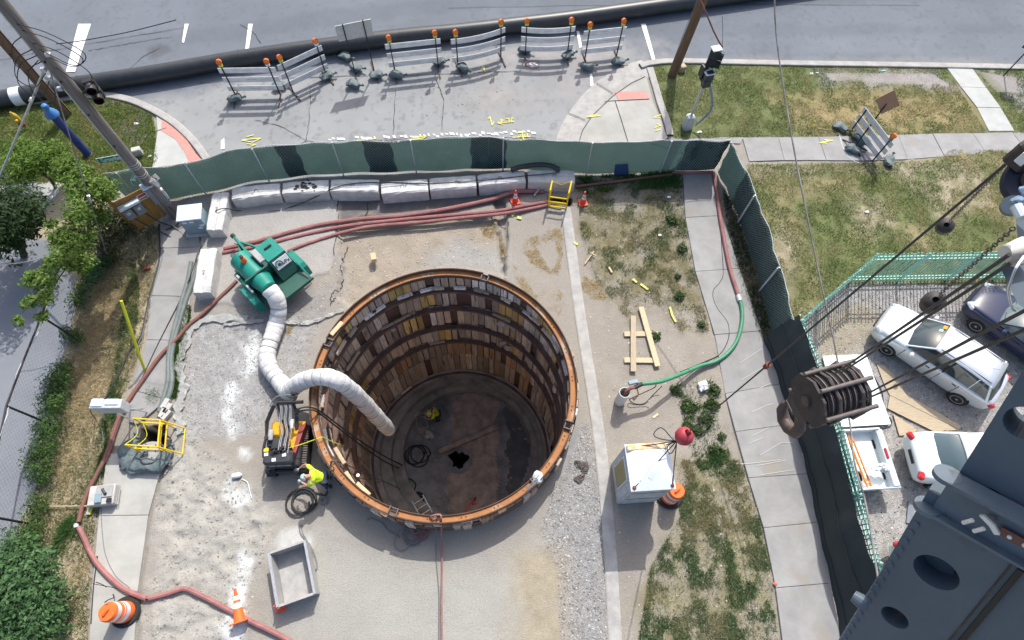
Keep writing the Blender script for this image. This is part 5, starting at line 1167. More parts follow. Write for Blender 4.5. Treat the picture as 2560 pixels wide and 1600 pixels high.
for (poly) in ([(1738, 352), (1757, 352), (1752, 372), (1740, 368)], [(1733, 375), (1746, 370), (1740, 392), (1726, 400)], [(1768, 365), (1790, 360), (1775, 376)]):
    q = [at_plane(px, py, at(1740, 431) + Vector((0, -.06, 0)), (0, 1, 0)) for px, py in poly]
    tag(MB().slab(q, (0, -1, 0), .01).build('cloth_scrap', 'screen_green'), {1738: 'upper torn scrap of green cloth in the bare fence corner', 1733: 'lower torn scrap of green cloth in the bare fence corner', 1768: 'right-hand torn scrap of green cloth in the bare fence corner'}[poly[0][0]], 'cloth scrap', 'cloth scraps in the fence corner')
q = [at_plane(px, py, at(1560, 436) + Vector((0, -.09, 0)), (0, 1, 0)) for px, py in [(1538, 412), (1570, 410), (1572, 440), (1534, 442)]]
tag(MB().slab(q, (0, -1, 0), .01).build('tarp_patch', 'screen_blue'), 'blue cloth patch low on the green mesh fence', 'patch')
# dark screen along the picket fence: smooth sheet that bellies out, with seams
def dark_screen():
    base = [(1908, 848), (1935, 915), (1962, 1005), (1992, 1085), (2022, 1200), (2048, 1330), (2078, 1460), (2110, 1640)]
    top = [(1998, 786), (2030, 880), (2062, 985), (2098, 1115), (2128, 1230), (2158, 1340), (2205, 1470), (2262, 1640)]
    B = spline([at(*p, .03) for p in base], 6); T = spline([at(*p, 1.95) for p in top], 6); n = len(B)
    r = empty('dark_screen_fence', B[n // 2] * 1, 0, 'smooth dark green privacy screen beside the right-hand walk', 'privacy screen')
    mb = MB(); nv = 8; vs = []; seam = MB(); seam2 = MB(); sp = []; sp2 = []
    for i in range(n):
        u = i / (n - 1)
        for q in range(nv + 1):
            t = q / nv; p = B[i].lerp(T[i], t); bulge = .10 * math.sin(math.pi * t) * (1 + .5 * math.sin(u * 19)) + .02 * math.sin(u * 60 + t * 6)
            p = p + Vector((-bulge, 0, 0)); vs.append(p)
        for lst, t in ((sp, .62), (sp2, .16)): 
            lst.append(vs[-(nv + 1) + int(t * nv)].lerp(vs[-(nv + 1) + int(t * nv) + 1], t * nv - int(t * nv)) + Vector((-.02, 0, .01)))
    mb.add(vs, [(i * (nv + 1) + q, (i + 1) * (nv + 1) + q, (i + 1) * (nv + 1) + q + 1, i * (nv + 1) + q + 1) for i in range(n - 1) for q in range(nv)])
    mb.build('screen_cloth', 'screen_dark', r, smooth=True, world=True)
    seam.tube(sp, .012, 4); seam.build('seam', 'black', r, world=True); MB().tube(sp2, .012, 4).build('seam', 'black', r, world=True)
    for i in (0, n // 3, 2 * n // 3, n - 1):
        p = B[i] + Vector((.12, 0, -.03)); MB().tube([p, Vector((T[i].x + .06, T[i].y, 1.9))], .03, 8).build('post', 'galv', r, world=True)
    return r
dark_screen()

# ------------------------------------------------------------------ green picket fence
picket_me = {}
def picket_fence(label, base, h, spacing, side, post_every=1.9):
    P = [at(*p) for p in base]; D = [0]
    for a, b in zip(P[:-1], P[1:]): D.append(D[-1] + (b - a).length)
    L = D[-1]
    def pos(d):
        i = 0
        while i < len(D) - 2 and D[i + 1] < d: i += 1
        return P[i].lerp(P[i + 1], (d - D[i]) / (D[i + 1] - D[i])), math.atan2(P[i + 1].y - P[i].y, P[i + 1].x - P[i].x)
    c, _ = pos(L / 2); r = empty('picket_fence', c, 0, label, 'picket fence', 'green picket fence')
    if h not in picket_me:
        mb = MB(); mb.box((0, 0, h / 2), (.03, .03, h)); mb.lathe([(.015, h), (.042, h + .03), (0, h + .11)], n=4); picket_me[h] = mb.mesh('picket', 'picket_green')
        mb = MB(); mb.box((0, 0, h / 2), (.075, .075, h + .05)); mb.lathe([(.055, h + .02), (.055, h + .05), (0, h + .1)], n=4); picket_me[(h, 'p')] = mb.mesh('fence_post', 'picket_green')
    d = 0; k = 0
    while d <= L:
        p, a = pos(d); is_post = (k % int(post_every / spacing) == 0)
        o = bpy.data.objects.new('fence_post' if is_post else 'picket', picket_me[(h, 'p')] if is_post else picket_me[h]); COL.objects.link(o); o.parent = r
        o.location = p - c; o.rotation_euler = (random.uniform(-.01, .01), random.uniform(-.01, .01), a); d += spacing; k += 1
    for z in (.22, .42, h - .32, h - .12):
        mb = MB()
        for i in range(len(P) - 1):
            a, b = P[i], P[i + 1]; t = (b - a); mb.box(((a + b) / 2).to_tuple()[:2] + (z,), (t.length, .04, .04), math.atan2(t.y, t.x))
        mb.build('rail', 'picket_green', r, world=True)
    return r
picket_fence('green picket fence across the top of the car lot', [(2120, 706), (2290, 703), (2480, 700), (2620, 700)], 2.0, .135, 0)
picket_fence('green picket fence slanting down to the dark screen, seen nearly end-on', [(2120, 706), (2030, 782), (1942, 858)], 2.0, .135, 0)
picket_fence('green picket fence rising behind the dark privacy screen', [(1945, 862), (1972, 930), (1997, 1010), (2030, 1120), (2058, 1230), (2090, 1350), (2125, 1480), (2165, 1640)], 2.0, .135, 0)

# ------------------------------------------------------------------ barricades, sandbags, signs
def light_unit(parent, p, face, m2='battery_yellow'):
    b = MB(); b.cbox((p[0], p[1], p[2] + .07), (.17, .1, .14), .02); bx = b.build('warning_light', m2, parent)
    l = MB(); R = basis3((1, 0, 0), Vector(face)); l.lathe([(.05, -.055), (.095, -.045), (.1, 0), (.095, .045), (.05, .055)], (p[0], p[1], p[2] + .235), R, 18); ln = l.build('lens', 'amber', bx, smooth=True)
    g = MB(); g.lathe([(.1, -.06), (.112, -.06), (.112, .06), (.1, .06)], (p[0], p[1], p[2] + .235), R, 18, closed=True); g.build('lens_ring', 'cone_orange', bx)
def barricade(a, b, label, lights=(1, 1), h=1.62, rails=(.40, .88, 1.36), over=.27, m2=('battery_yellow', 'rail_white'), bow=0.0, tilt=0.0):
    a, b = Vector(a), Vector(b); c = (a + b) / 2; t = (b - a); W = t.length
    r = empty('barricade', (c.x, c.y, .01), math.atan2(t.y, t.x), label, 'barricade', 'striped road barricades')
    for sx in (-1, 1):
        x = sx * W / 2; pm = MB(); pm.box((x, 0, h / 2), (.045, .045, h)); pm.build('upright', 'black_metal', r)
        f = MB(); f.box((x, 0, .025), (.05, 1.35, .045)); f.build('foot', 'steel_rust', r)
    for z in rails:
        mb = MB(); n = 8; vs = []; hw = W / 2 + over
        for i in range(n + 1):
            x = -hw + 2 * hw * i / n; y = .05 + bow * (1 - (x / hw) ** 2)
            vs += [(x, y, z - .13), (x, y + .035, z - .13), (x, y + .035, z + .13), (x, y, z + .13)]
        mb.add(vs, [(i * 4 + q, i * 4 + (q + 1) % 4, i * 4 + 4 + (q + 1) % 4, i * 4 + 4 + q) for i in range(n) for q in range(4)] + [(0, 1, 2, 3), (n * 4, n * 4 + 1, n * 4 + 2, n * 4 + 3)])
        rl = mb.build('rail', 'rail_white', r)
        tx = MB()
        for k in range(6): tx.box((-.18 + k * .07, .05 + bow - .0015, z + .01), (.045, .003, .03))
        tag(tx.build('stencil', 'skip', rl), kind='stuff')
    for k, sx in enumerate((-1, 1)):
        if lights[k]: light_unit(r, (sx * W / 2, 0, h), (0.25, -1, .35), m2[k])
    return r
BB = [((591, 242), (702, 240), 'barricade at the left end of the row, across the pale side street', (1, 1), ('battery_yellow', 'reflective')), ((733, 230), (816, 190), 'second barricade from the left, its top rail in front of the black pipe', (1, 1), ('battery_yellow', 'reflective')), ((988, 182), (1096, 170), 'barricade just right of the two sign legs', (1, 1), ('battery_yellow', 'battery_yellow')), ((1145, 168), (1252, 143), 'bowed barricade over a yellow arrow, middle of the row', (0, 0), ('battery_yellow',) * 2), ((1313, 140), (1418, 138), 'barricade over the red-ringed paint mark', (0, 0), ('battery_yellow',) * 2), ((1462, 149), (1541, 140), 'barricade at the right end of the row, by the kerb ramp', (0, 0), ('battery_yellow',) * 2)]
for i, (a, b, lab, li, m2) in enumerate(BB): barricade(at(*a), at(*b), lab, (1, 1), m2=m2, bow=(-.12 if i in (3, 4) else 0), over=.22)
def sandbag_mesh(seed):
    mb = MB(); rnd = random.Random(seed); n, mm = 14, 9; ph = [rnd.uniform(0, 6.28) for _ in range(6)]; vs = []
    for i in range(mm + 1):
        v = -1 + 2 * i / mm; w = (1 - abs(v) ** 3.2) ** .55 if abs(v) < 1 else 0.02
        for j in range(n):
            a = 2 * math.pi * j / n; k = 1 + .08 * math.sin(3 * a + ph[0] + v * 2) + .06 * math.sin(5 * a + ph[1] - v * 4)
            y = .17 * w * k * math.copysign(abs(math.cos(a)) ** .8, math.cos(a)); z = .10 * (w ** .8) * k * math.copysign(abs(math.sin(a)) ** .8, math.sin(a))
            vs.append((.28 * v + .02 * math.sin(a * 2 + ph[2]), y + .03 * math.sin(v * 3 + ph[3]), max(z + .09 + .02 * math.sin(v * 4 + ph[4]), .005)))
    mb.add(vs, [(i * n + j, i * n + (j + 1) % n, (i + 1) * n + (j + 1) % n, (i + 1) * n + j) for i in range(mm) for j in range(n)] + [tuple(range(n - 1, -1, -1)), tuple(range(mm * n, mm * n + n))])
    b = mb.mesh('bag_body', 'sandbag', True)
    t = MB(); t.lathe([(.05, 0), (.025, .05), (.06, .11), (.02, .15)], (.29, 0, .1), basis3((0, 1, 0), (1, 0, .3)), 7); return b, t.mesh('bag_neck', 'sandbag', True)
SBM = [sandbag_mesh(s) for s in range(4)]
def sandbag(px, py, rz, label, z=.01, s=1.18, group='sandbags weighing down barricades and signs', k=None):
    p = at(px, py); r = empty('sandbag', (p.x, p.y, z), rz, label, 'sandbag', group); r.scale = (s, s, s)
    b, n = SBM[(k if k is not None else int(px)) % 4]
    for nm, me in (('bag_body', b), ('bag_neck', n)):
        o = bpy.data.objects.new(nm, me); COL.objects.link(o); o.parent = r
    return r
for (px, py, rz, lab) in [(590, 253, .1, 'sandbag on the left foot of the leftmost barricade'), (700, 220, .3, 'sandbag behind the right post of the leftmost barricade'), (818, 197, .3, 'sandbag at the right post of the second barricade'), (865, 148, -.5, 'loose sandbag farthest back between the sign legs'), (891, 175, -.3, 'sandbag on the left sign leg, middle of three'), (885, 217, -.3, 'sandbag nearest the site in front of the left sign leg'), (942, 194, -.1, 'sandbag on the right sign leg'), (992, 194, -.15, 'sandbag on the left foot of the barricade right of the sign legs'), (1098, 161, .1, 'sandbag at the right foot of the barricade right of the sign legs'), (1157, 176, -.7, 'sandbag on the left foot of the bowed middle barricade'), (1312, 131, -.2, 'sandbag at the left post of the barricade over the red-ringed mark'), (1418, 144, .3, 'sandbag on the right foot of the barricade over the red-ringed mark'), (1467, 173, .05, 'sandbag in front of the rightmost barricade in the row, left one'), (1544, 160, .1, 'sandbag under the right end of the rightmost barricade in the row')]:
    sandbag(px, py, rz, lab, .06)
# two-legged road sign between the barricades (its face is turned to the traffic)
a, b = at(890, 190), at(936, 180); c = (a + b) / 2; t = b - a
sg = empty('road_sign', (c.x, c.y, 0), math.atan2(t.y, t.x), 'wide rectangular road sign on two thin dark legs between the barricades', 'road sign')
w = t.length / 2
for s in (-1, 1): MB().box((s * w, 0, 1.35), (.045, .045, 2.7)).build('leg', 'black_metal', sg); MB().box((s * w, 0, .03), (.05, 1.4, .045)).build('foot', 'steel_rust', sg)
MB().box((0, .04, 2.25), (1.5, .02, .75)).build('sign_panel', 'alu', sg)
# right-hand barricade across the walk with its sandbags
barricade(at(2125, 330), at(2180, 404), 'barricade standing across the right-hand sidewalk with one orange lamp', (0, 1), m2=('battery_yellow', 'grey_paint'), h=1.3, rails=(.35, .75, 1.14), over=.2)
for (px, py, rz, lab) in [(2097, 324, -.6, 'blue-grey sandbag on the grass edge left of the sidewalk barricade'), (2145, 354, -1.1, 'sandbag lying on the portable sign base'), (2128, 378, -.5, 'sandbag on the walk in front of the sidewalk barricade'), (2218, 408, .9, 'sandbag half in the grass at the near end of the sidewalk barricade')]: sandbag(px, py, rz, lab, .05)
sp = empty('portable_sign', at(2140, 362), 0, 'back of a tilted diamond sign on a black spring stand by the sidewalk barricade', 'portable sign')
p0 = at(2140, 362, .25); p1 = at(2226, 246, 1.75); MB().tube([p0, p1], .03, 8).build('mast', 'black_metal', sp, world=True)
for q in [(2106, 349), (2168, 377), (2128, 340), (2150, 392)]: MB().tube([p0, at(*q, .04)], .03, 6).build('leg', 'black_metal', sp, world=True)
n_ = Vector((-.30, -.80, .45)).normalized(); cx = at(2219, 256, 1.65); u = n_.cross(Vector((0, 0, 1))).normalized(); v = u.cross(n_)
sgp = MB().slab([cx + v * .5, cx + u * .5, cx - v * .5, cx - u * .5], n_, .02).build('sign_panel', 'sign_brown', sp, world=True)
hose('rope', [(2098, 336, .04), (2108, 370, .04), (2125, 395, .04), (2150, 408, .04), (2180, 406, .05)], .012, 'reflective', 'thin pale cord lying on the walk under the portable sign', 'cord')
hose('stick', [(2046, 322, .06), (2080, 326, .06), (2098, 334, .05)], .012, 'straw_stick' if False else 'lumber', 'thin pale stick on the grass edge left of the sidewalk barricade', 'stick')
ls = empty('lot_sign', at(2508, 190), 0, 'small framed sign on a dark post at the far right of the verge', 'sign')
p0, p1 = at(2508, 190), at(2545, 150, 1.1); MB().tube([p0, p0 + Vector((0, 0, 1.5))], .03, 6).build('post', 'black_metal', ls, world=True)
MB().box((p0.x, p0.y - .03, 1.75), (.62, .04, .5), -.5).build('frame', 'black_metal', ls, world=True); MB().box((p0.x - .02, p0.y - .05, 1.75), (.5, .03, .4), -.5).build('sign_panel', 'sign_white', ls, world=True)

# ------------------------------------------------------------------ cones and drums
def cone(px, py, h, label, m='cone_red', bands=2, rz=0, z=.02):
    p = at(px, py); r = empty('traffic_cone', (p.x, p.y, z + max(0, gz(p.x, p.y))), rz, label, 'traffic cone', 'traffic cones'); k = h / .71
    b = MB(); b.cbox((0, 0, .02), (.36 * k, .36 * k, .04), .02); b.build('base', m, r)
    def rad(z): return (.135 - (.135 - .028) * (z / h)) * k * .95
    c = MB(); c.lathe([(rad(.04), .04), (rad(h * .5), h * .5), (rad(h) * .9, h - .03), (rad(h) * 1.1, h - .015), (rad(h), h), (.012, h)], n=20); c.build('cone_body', m, r, smooth=True)
    for z0, z1 in [(.42, .58), (.66, .78)][:bands]:
        q = MB(); q.lathe([(rad(h * z0) + .004, h * z0), (rad(h * z1) + .004, h * z1)], n=20); q.f = q.f[:20]; q.m = q.m[:20]; q.build('reflective_band', 'reflective', r, smooth=True)
    return r
cone(1288, 505, .72, 'red cone with white bands between the pink hoses and the yellow ladder', rz=.3)
cone(1457, 508, .72, 'red cone with white bands on the grass right of the yellow ladder', rz=.15)
tc_ = cone(606, 1556, .95, 'tall orange cone lying at the bottom edge left of the steel trough', 'cone_orange', 2, 0, .16); tc_.rotation_euler = (math.radians(-84), 0, .25)
cone(702, 1516, .6, 'short pink-red cone tucked behind the corner of the steel trough', 'cone_red', 1, .2)
def drum_(px, py, label, rz=0):
    p = at(px, py); r = empty('traffic_drum', (p.x, p.y, .02), rz, label, 'traffic drum', 'orange traffic drums')
    MB().lathe([(.31, 0), (.42, 0), (.43, .04), (.40, .09), (.31, .09)], n=28, closed=True).build('rubber_base', 'rubber', r, smooth=True)
    pr = [(.30, .04), (.295, .27), (.285, .29), (.285, .48), (.275, .5), (.275, .68), (.262, .7), (.262, .9), (.235, .95), (.22, 1.0), (.06, 1.0)]
    MB().lathe(pr, n=28).build('drum_body', 'cone_orange', r, smooth=True)
    for z0, z1, rr in ((.29, .48, .288), (.7, .88, .265)):
        q = MB(); q.lathe([(rr, z0), (rr, z1)], n=28); q.f = q.f[:28]; q.m = q.m[:28]; q.build('reflective_band', 'reflective', r, smooth=True)
    q = MB(); q.lathe([(.279, .52), (.279, .57)], n=28); q.f = q.f[:28]; q.m = q.m[:28]; q.build('reflective_band', 'reflective', r, smooth=True)
    hd = MB(); hd.cbox((0, 0, 1.04), (.22, .06, .09), .02); hd.build('handle', 'cone_orange', r); return r
drum_(1672, 1240, 'orange traffic drum beside the white hopper box', .6)
drum_(316, 1530, 'orange and white striped drum at the bottom edge, cable round its handle', 1.0)

# ------------------------------------------------------------------ poles and street furniture, upper left
def upole(px, py, label, m, r0, r1, h, lean=(0, 0)):
    p = at(px, py); r = empty('utility_pole', (p.x, p.y, -.02), 0, label, 'utility pole')
    q = MB(); pts = [(lean[0] * t, lean[1] * t, h * t) for t in np.linspace(0, 1, 9)]; q.tube(pts, [r0 + (r1 - r0) * t for t in np.linspace(0, 1, 9)], 16); q.build('shaft', m, r, smooth=True); return r, p
g1, gp = upole(440, 540, 'thick grey wooden utility pole with the street-name signs and meter board', 'pole_grey', .19, .155, 11.5)
MB().tube([(-.19, -.05, .1), (-.175, -.06, 5), (-.15, -.06, 9.5)], .035, 8).build('conduit', 'galv', g1, smooth=True)
for z in (2.55, 2.65, 3.0, 3.1, 3.2): 
    q = MB(); q.lathe([(.186, z - .012), (.194, z - .012), (.194, z + .012), (.186, z + .012)], n=18, closed=True); q.build('steel_band', 'galv', g1)
for z in (4.2, 5.6, 6.9, 7.6): q = MB(); q.box((.0, -.18, z), (.05, .04, .05)); q.build('bolt', 'black_metal', g1)
q = MB()
for z, x in ((7.3, -.25), (7.0, -.32), (6.6, -.24), (7.8, .2)): q.cbox((x, -.12, z), (.16, .12, .12), .02)
tag(q.build('clamp', 'alu', g1), kind='stuff')
q = MB()
for k, (x, y, z, dx, dz) in enumerate([(-.25, -.15, 7.2, -.9, -.5), (-.25, -.15, 7.0, -1.0, -.7), (-.25, -.15, 6.8, -.8, -.9), (.15, -.15, 7.8, .9, -.4), (.1, -.15, 8.0, 1.1, -.6), (.15, -.15, 7.4, .8, -.8), (-.2, -.1, 7.6, -.7, -.3)]):
    q.tube(spline([(x, y, z), (x + dx * .6, y - .1, z + dz * .8), (x + dx, y, z + dz * .3), (x + dx * .5, y, z + .5), (x * .4, y, z + .8)], 5), .014, 4)
tag(q.build('drip_loop', 'cable', g1), kind='stuff')
b1, bp = upole(168, 287, 'brown wooden utility pole at the back of the left verge', 'pole_brown', .2, .165, 9.5)
MB().tube([(.19, 0, 0), (.16, 0, 9)], .03, 6).build('ground_conduit', 'black', b1)
for z in (.9, 1.7, 2.4, 3.3): MB().lathe([(.04, 0), (.03, .03)], (-.0, -.17, z), basis3((1, 0, 0), (0, -1, 0)), 8).build('bolt', 'black_metal', b1)
r1, rp = upole(1680, 190, 'leaning brown utility pole beside the right kerb', 'pole_brown', .2, .17, 9.0, (.6, .1))
MB().tube([(-.2, .02, .0), (-.05, .1, 2.5), (.4, .1, 8.8)], .012, 4).build('ground_wire', 'wire', r1)
st = empty('vent_pipe', at(222, 388), 0, 'tall dark blue pipe with a bell-shaped light blue cap on the left verge', 'vent pipe')
MB().lathe([(.17, 0), (.15, .05), (.15, 2.3)], n=18).build('pipe_shaft', 'blue_pipe', st, smooth=True); MB().lathe([(.2, 0), (.2, .08), (.16, .1)], n=10).build('flange', 'black_metal', st)
MB().lathe([(.15, 2.25), (.25, 2.27), (.24, 2.33), (.14, 2.5), (.09, 2.58), (.12, 2.66), (.10, 2.76), (0, 2.8)], n=20).build('cap', 'blue_cap', st, smooth=True)
hy_ = empty('fire_hydrant', at(62, 318), .4, 'small faded yellow fire hydrant with a dark red base at the far left', 'fire hydrant')
MB().lathe([(.15, 0), (.15, .05), (.11, .06), (.1, .35)], n=14).build('base', 'hydrant_red', hy_, smooth=True); MB().lathe([(.12, .35), (.13, .4), (.12, .62), (.10, .72), (.05, .8), (.03, .86), (0, .87)], n=16).build('barrel', 'hydrant_yellow', hy_, smooth=True)
for s in (-1, 1): MB().lathe([(.06, 0), (.06, .1), (.04, .12)], (0, s * .1, .52), basis3((1, 0, 0), (0, s, 0)), 10).build('outlet', 'hydrant_yellow', hy_)
bpipe = [at(px, py, .36) for px, py in [(-260, 292), (-60, 260), (60, 238), (200, 212), (400, 182), (600, 147), (800, 118), (1000, 93), (1140, 80), (1300, 62), (1480, 40), (1900, -20), (2300, -80)]]
bpr = empty('bypass_pipe', bpipe[4] * 1, 0, 'long fat black plastic pipe laid along the far side of the road', 'pipe'); bpr.location.z = 0
MB().tube(spline(bpipe, 4), .36, 20).build('pipe_run', 'hdpe', bpr, smooth=True, world=True)
q = bpipe[1].lerp(bpipe[2], .78); t = (bpipe[2] - bpipe[1]).normalized(); MB().tube([q, q + t * .4], .375, 20).build('wrap', 'reflective', bpr, smooth=True, world=True)
for k in (3, 5, 7): q = bpipe[k]; t = (bpipe[k + 1] - q).normalized(); MB().tube([q, q + t * .05], .375, 20).build('weld_bead', 'hdpe', bpr, smooth=True, world=True)
def signal_head(parent, c, rz, n=3, s=1.0, vis=(0, -1, 0), top='black'):
    """stack of lens sections with hooded visors"""
    for i in range(n):
        z = c[2] + (n - 1 - i) * .36 * s; mb = MB(); mb.cbox((c[0], c[1], z), (.34 * s, .24 * s, .35 * s), .03, rz); h = mb.build('signal_section', top, parent)
        R = basis3((1, 0, 0), Matrix.Rotation(rz, 3, 'Z') @ Vector(vis)); d = Matrix.Rotation(rz, 3, 'Z') @ Vector(vis)
        q = MB(); q.lathe([(.13 * s, .1 * s), (.15 * s, .1 * s), (.15 * s, .34 * s), (.13 * s, .34 * s)], (c[0], c[1], z), R, 14, closed=True); q.build('visor', 'black', h)
        q = MB(); q.lathe([(0, .12 * s), (.125 * s, .12 * s)], (c[0], c[1], z), R, 14); q.build('lens', ['lens_red', 'lens_orange', 'teal_dark'][i % 3], h)
sl_ = empty('traffic_signal', at(300, 330) * 0 + Vector((gp.x, gp.y, 0)), 0, 'black box-shaped signal head hung on the grey utility pole', 'traffic signal')
pz = at_plane(222, 208, (gp.x + .1, gp.y + .25, 0), (0, 1, 0)) - Vector((gp.x, gp.y, 0))
signal_head(sl_, (pz.x, pz.y, pz.z - .4), .4, 2, 1.0, (0, -1, 0)); MB().tube([(0, 0, pz.z - .2), (pz.x, pz.y, pz.z - .2)], .035, 6).build('bracket', 'black_metal', sl_)
# right pedestal signal
ps = empty('traffic_signal', at(1716, 320), 0, 'pedestal traffic signal with two stacked black heads behind the fence corner', 'traffic signal')
MB().cbox((0, 0, .35), (.42, .42, .7), .05, .2, taper=.8).build('pedestal_base', 'galv', ps); MB().cbox((0, 0, .74), (.3, .3, .1), .03, .2, taper=.6).build('pedestal_cap', 'galv', ps)
MB().tube([(0, 0, .7), (0, 0, 2.75)], .055, 12).build('pole', 'alu', ps, smooth=True)
MB().tube(spline([(.3, -.1, .3), (.55, -.05, .6), (.75, 0, 1.1), (.55, .02, 1.8), (.22, .02, 2.5), (.15, 0, 2.8)], 6), .045, 8).build('conduit', 'blue_steel', ps, smooth=True)
signal_head(ps, (.02, -.12, 2.62), .25, 2, 1.0, (0, 1, 0), 'excavator_black'); signal_head(ps, (.05, .2, 3.35), -.5, 2, 1.05, (1, 0, 0), 'excavator_black')
for c in ((.0, -.1, 3.12), (.06, .2, 3.98)): MB().cbox(c, (.4, .32, .05), .02, .2).build('roof_plate', 'light_metal', ps)
MB().cbox((-.22, .1, 3.0), (.1, .3, .5), .02, .3).build('pedestrian_head', 'black', ps)
# street-name signs and number plate on the grey pole
def plate(name, pxs, y_off, label, cat, m, body=None, tsize=.2, tm='sign_white', border=None, ang_n=(0, -1, .0), bw=1.0):
    p0 = gp + Vector((0, y_off, 0)); n = Vector(ang_n).normalized(); q = [at_plane(x, y, p0, n) for x, y in pxs]; c = sum(q, Vector()) / 4
    r = empty(name, c, 0, label, cat); 
    if border: MB().slab([c + (p - c) * 1.05 for p in q], n, .012).build('border', border, r, world=True)
    MB().slab([p + n * .006 for p in q], n, .006).build('plate', m, r, world=True)
    if body:
        x = (q[1] - q[0]).normalized(); y = (q[0] - q[3]).normalized(); W_ = (q[1] - q[0]).length
        o = text(body, tsize, frame(c - root_matrix(r).translation + n * .009, x, y), tm, r, 'lettering', .001, sx=bw)
    return r, c, q, n
plate('street_sign', [(241, 397), (316, 384), (318, 398), (250, 408)], .3, 'green street-name plate reading Greenfield, left of the grey pole', 'street sign', 'sign_green', 'Greenfield', .26, border='sign_white', bw=.78)
plate('street_sign', [(326, 452), (341, 416), (348, 424), (335, 464)], -.28, 'green street-name plate reading Bremen, turned edge-on in front of the grey pole', 'street sign', 'sign_green', 'Bremen', .2, border='sign_white', ang_n=(.3, -1, .1), bw=.8)
plate('number_plate', [(370, 450), (388, 433), (400, 446), (380, 463)], -.24, 'white plate with a black 55 strapped to the grey pole', 'number plate', 'sign_white', '55', .25, 'black', ang_n=(0, -1, .2))
q = MB(); q.lathe([(.03, 0), (.09, .08), (.12, .3), (.11, .42)], (gp.x + .32, gp.y - .08, 1.9), basis3((1, 0, 0), (-.3, 0, 1)), 12); tag(q.build('lamp_shade', 'alu', smooth=True), 'small conical metal hood on the right of the grey pole', 'lamp')
# meter board
A, B = at(362, 590), at(440, 548); 
mbd = empty('meter_board', (A + B) / 2, 0, 'brown plywood board on posts carrying grey meter boxes and cables', 'meter board')
bd = Vector((-13.05, 13.95, 0)); be_ = Vector((-11.9, 14.75, 0)); t = (be_ - bd).normalized(); n_ = Vector((t.y, -t.x, 0))
def bpt(u, z, o=0.0): return bd.lerp(be_, u) + Vector((0, 0, z)) + n_ * o
MB().slab([bpt(0, .2), bpt(.95, .2), bpt(.95, 1.9), bpt(0, 1.9)], n_, .03).build('plywood_panel', 'plywood_dark', mbd, world=True)
for u, h in ((-.03, 2.6), (.98, 3.1)): p = bpt(u, 0, -.06); MB().box((p.x, p.y, h / 2), (.1, .1, h), math.atan2(t.y, t.x)).build('post', 'plywood_dark', mbd, world=True)
def bbox_(u, z, w, h, d, m, name, o=0.0):
    c = bpt(u, z, d / 2 + .005 + o); q = MB(); q.cbox(c, (w, d, h), .015, math.atan2(t.y, t.x)); return q.build(name, m, mbd, world=True)
for u in (.14, .42):
    x = bbox_(u, 1.2, .32, .5, .16, 'grey_paint', 'meter_box'); MB().lathe([(.07, 0), (.07, .04), (.05, .05)], bpt(u, 1.3, .15), basis3((0, 0, 1), n_), 14).build('meter_face', 'galv', mbd, world=True)
bbox_(.28, 1.62, .75, .12, .22, 'light_metal', 'drip_canopy'); bbox_(.52, 1.55, .01, .01, .01, 'light_metal', 'screw')
sgn = MB().slab([bpt(.55, 1.42, .02), bpt(.80, 1.42, .02), bpt(.80, 1.72, .02), bpt(.55, 1.72, .02)], n_, .01).build('warning_sign', 'sign_white', mbd, world=True)
MB().slab([bpt(.57, 1.58, .026), bpt(.78, 1.58, .026), bpt(.78, 1.70, .026), bpt(.57, 1.70, .026)], n_, .004).build('red_field', 'red_sign', sgn, world=False) if False else MB().slab([bpt(.57, 1.58, .026), bpt(.78, 1.58, .026), bpt(.78, 1.70, .026), bpt(.57, 1.70, .026)], n_, .004).build('red_field', 'red_sign', mbd, world=True)
for k in range(3): MB().slab([bpt(.57, 1.45 + k * .035, .026), bpt(.78, 1.45 + k * .035, .026), bpt(.78, 1.468 + k * .035, .026), bpt(.57, 1.468 + k * .035, .026)], n_, .004).build('print_line', 'black', mbd, world=True)
bbox_(.93, 1.55, .34, .95, .2, 'grey_paint', 'switch_box'); c = bpt(.93, 2.06, .14); MB().cbox(c, (.42, .34, .05), .015, math.atan2(t.y, t.x)).build('switch_box_roof', 'light_metal', mbd, world=True)
bbox_(1.12, 1.3, .2, .55, .16, 'galv', 'breaker_box'); bbox_(1.02, 1.1, .16, .12, .18, 'reflective', 'label_plate', .02)
for pts in ([bpt(.42, 1.03, .08), bpt(.5, .7, .15), bpt(.62, .3, .3), bpt(.8, .05, .5)], [bpt(.14, 1.03, .08), bpt(.25, .6, .2), bpt(.5, .1, .6), bpt(.6, .04, .9)], [bpt(.93, 1.08, .12), bpt(1.05, .7, .3), bpt(1.1, .35, .5), bpt(.9, .12, .6), bpt(.6, .06, .5)]):
    MB().tube(spline(pts, 6), .022, 6).build('cable', 'cable', mbd, smooth=True, world=True)
cb = empty('electrical_cabinet', at(512, 566) * 0 + Vector((-10.75, 14.62, 0)), .05, 'blue-grey steel electrical cabinet on a pad beside the end-on block', 'cabinet')
cq = [at(*p, 1.0) for p in [(449, 549), (488, 547), (498, 515), (458, 517)]]; cc = sum(cq, Vector()) / 4; cb.location = (cc.x, cc.y, 0); cb.rotation_euler = (0, 0, .1)
MB().cbox((0, 0, .55), (.82, .66, .9), .03).build('cabinet_body', 'cabinet', cb); MB().cbox((0, 0, 1.02), (.9, .74, .05), .02).build('lid', 'light_metal', cb); MB().box((0, 0, .05), (1.0, .85, .1)).build('pad', 'concrete', cb)
for x, z in ((-.22, .85), (.02, .85), (.2, .45), (.3, .6)): MB().box((x, -.337, z), (.16, .012, .09)).build('label_plate', 'reflective', cb)
hose('cable', [(470, 600, .03), (446, 575, .05), (420, 555, .3), (400, 530, .8)], .02, 'cable_grey', 'pale conduit curving from the switch box to the cabinet', 'cable')

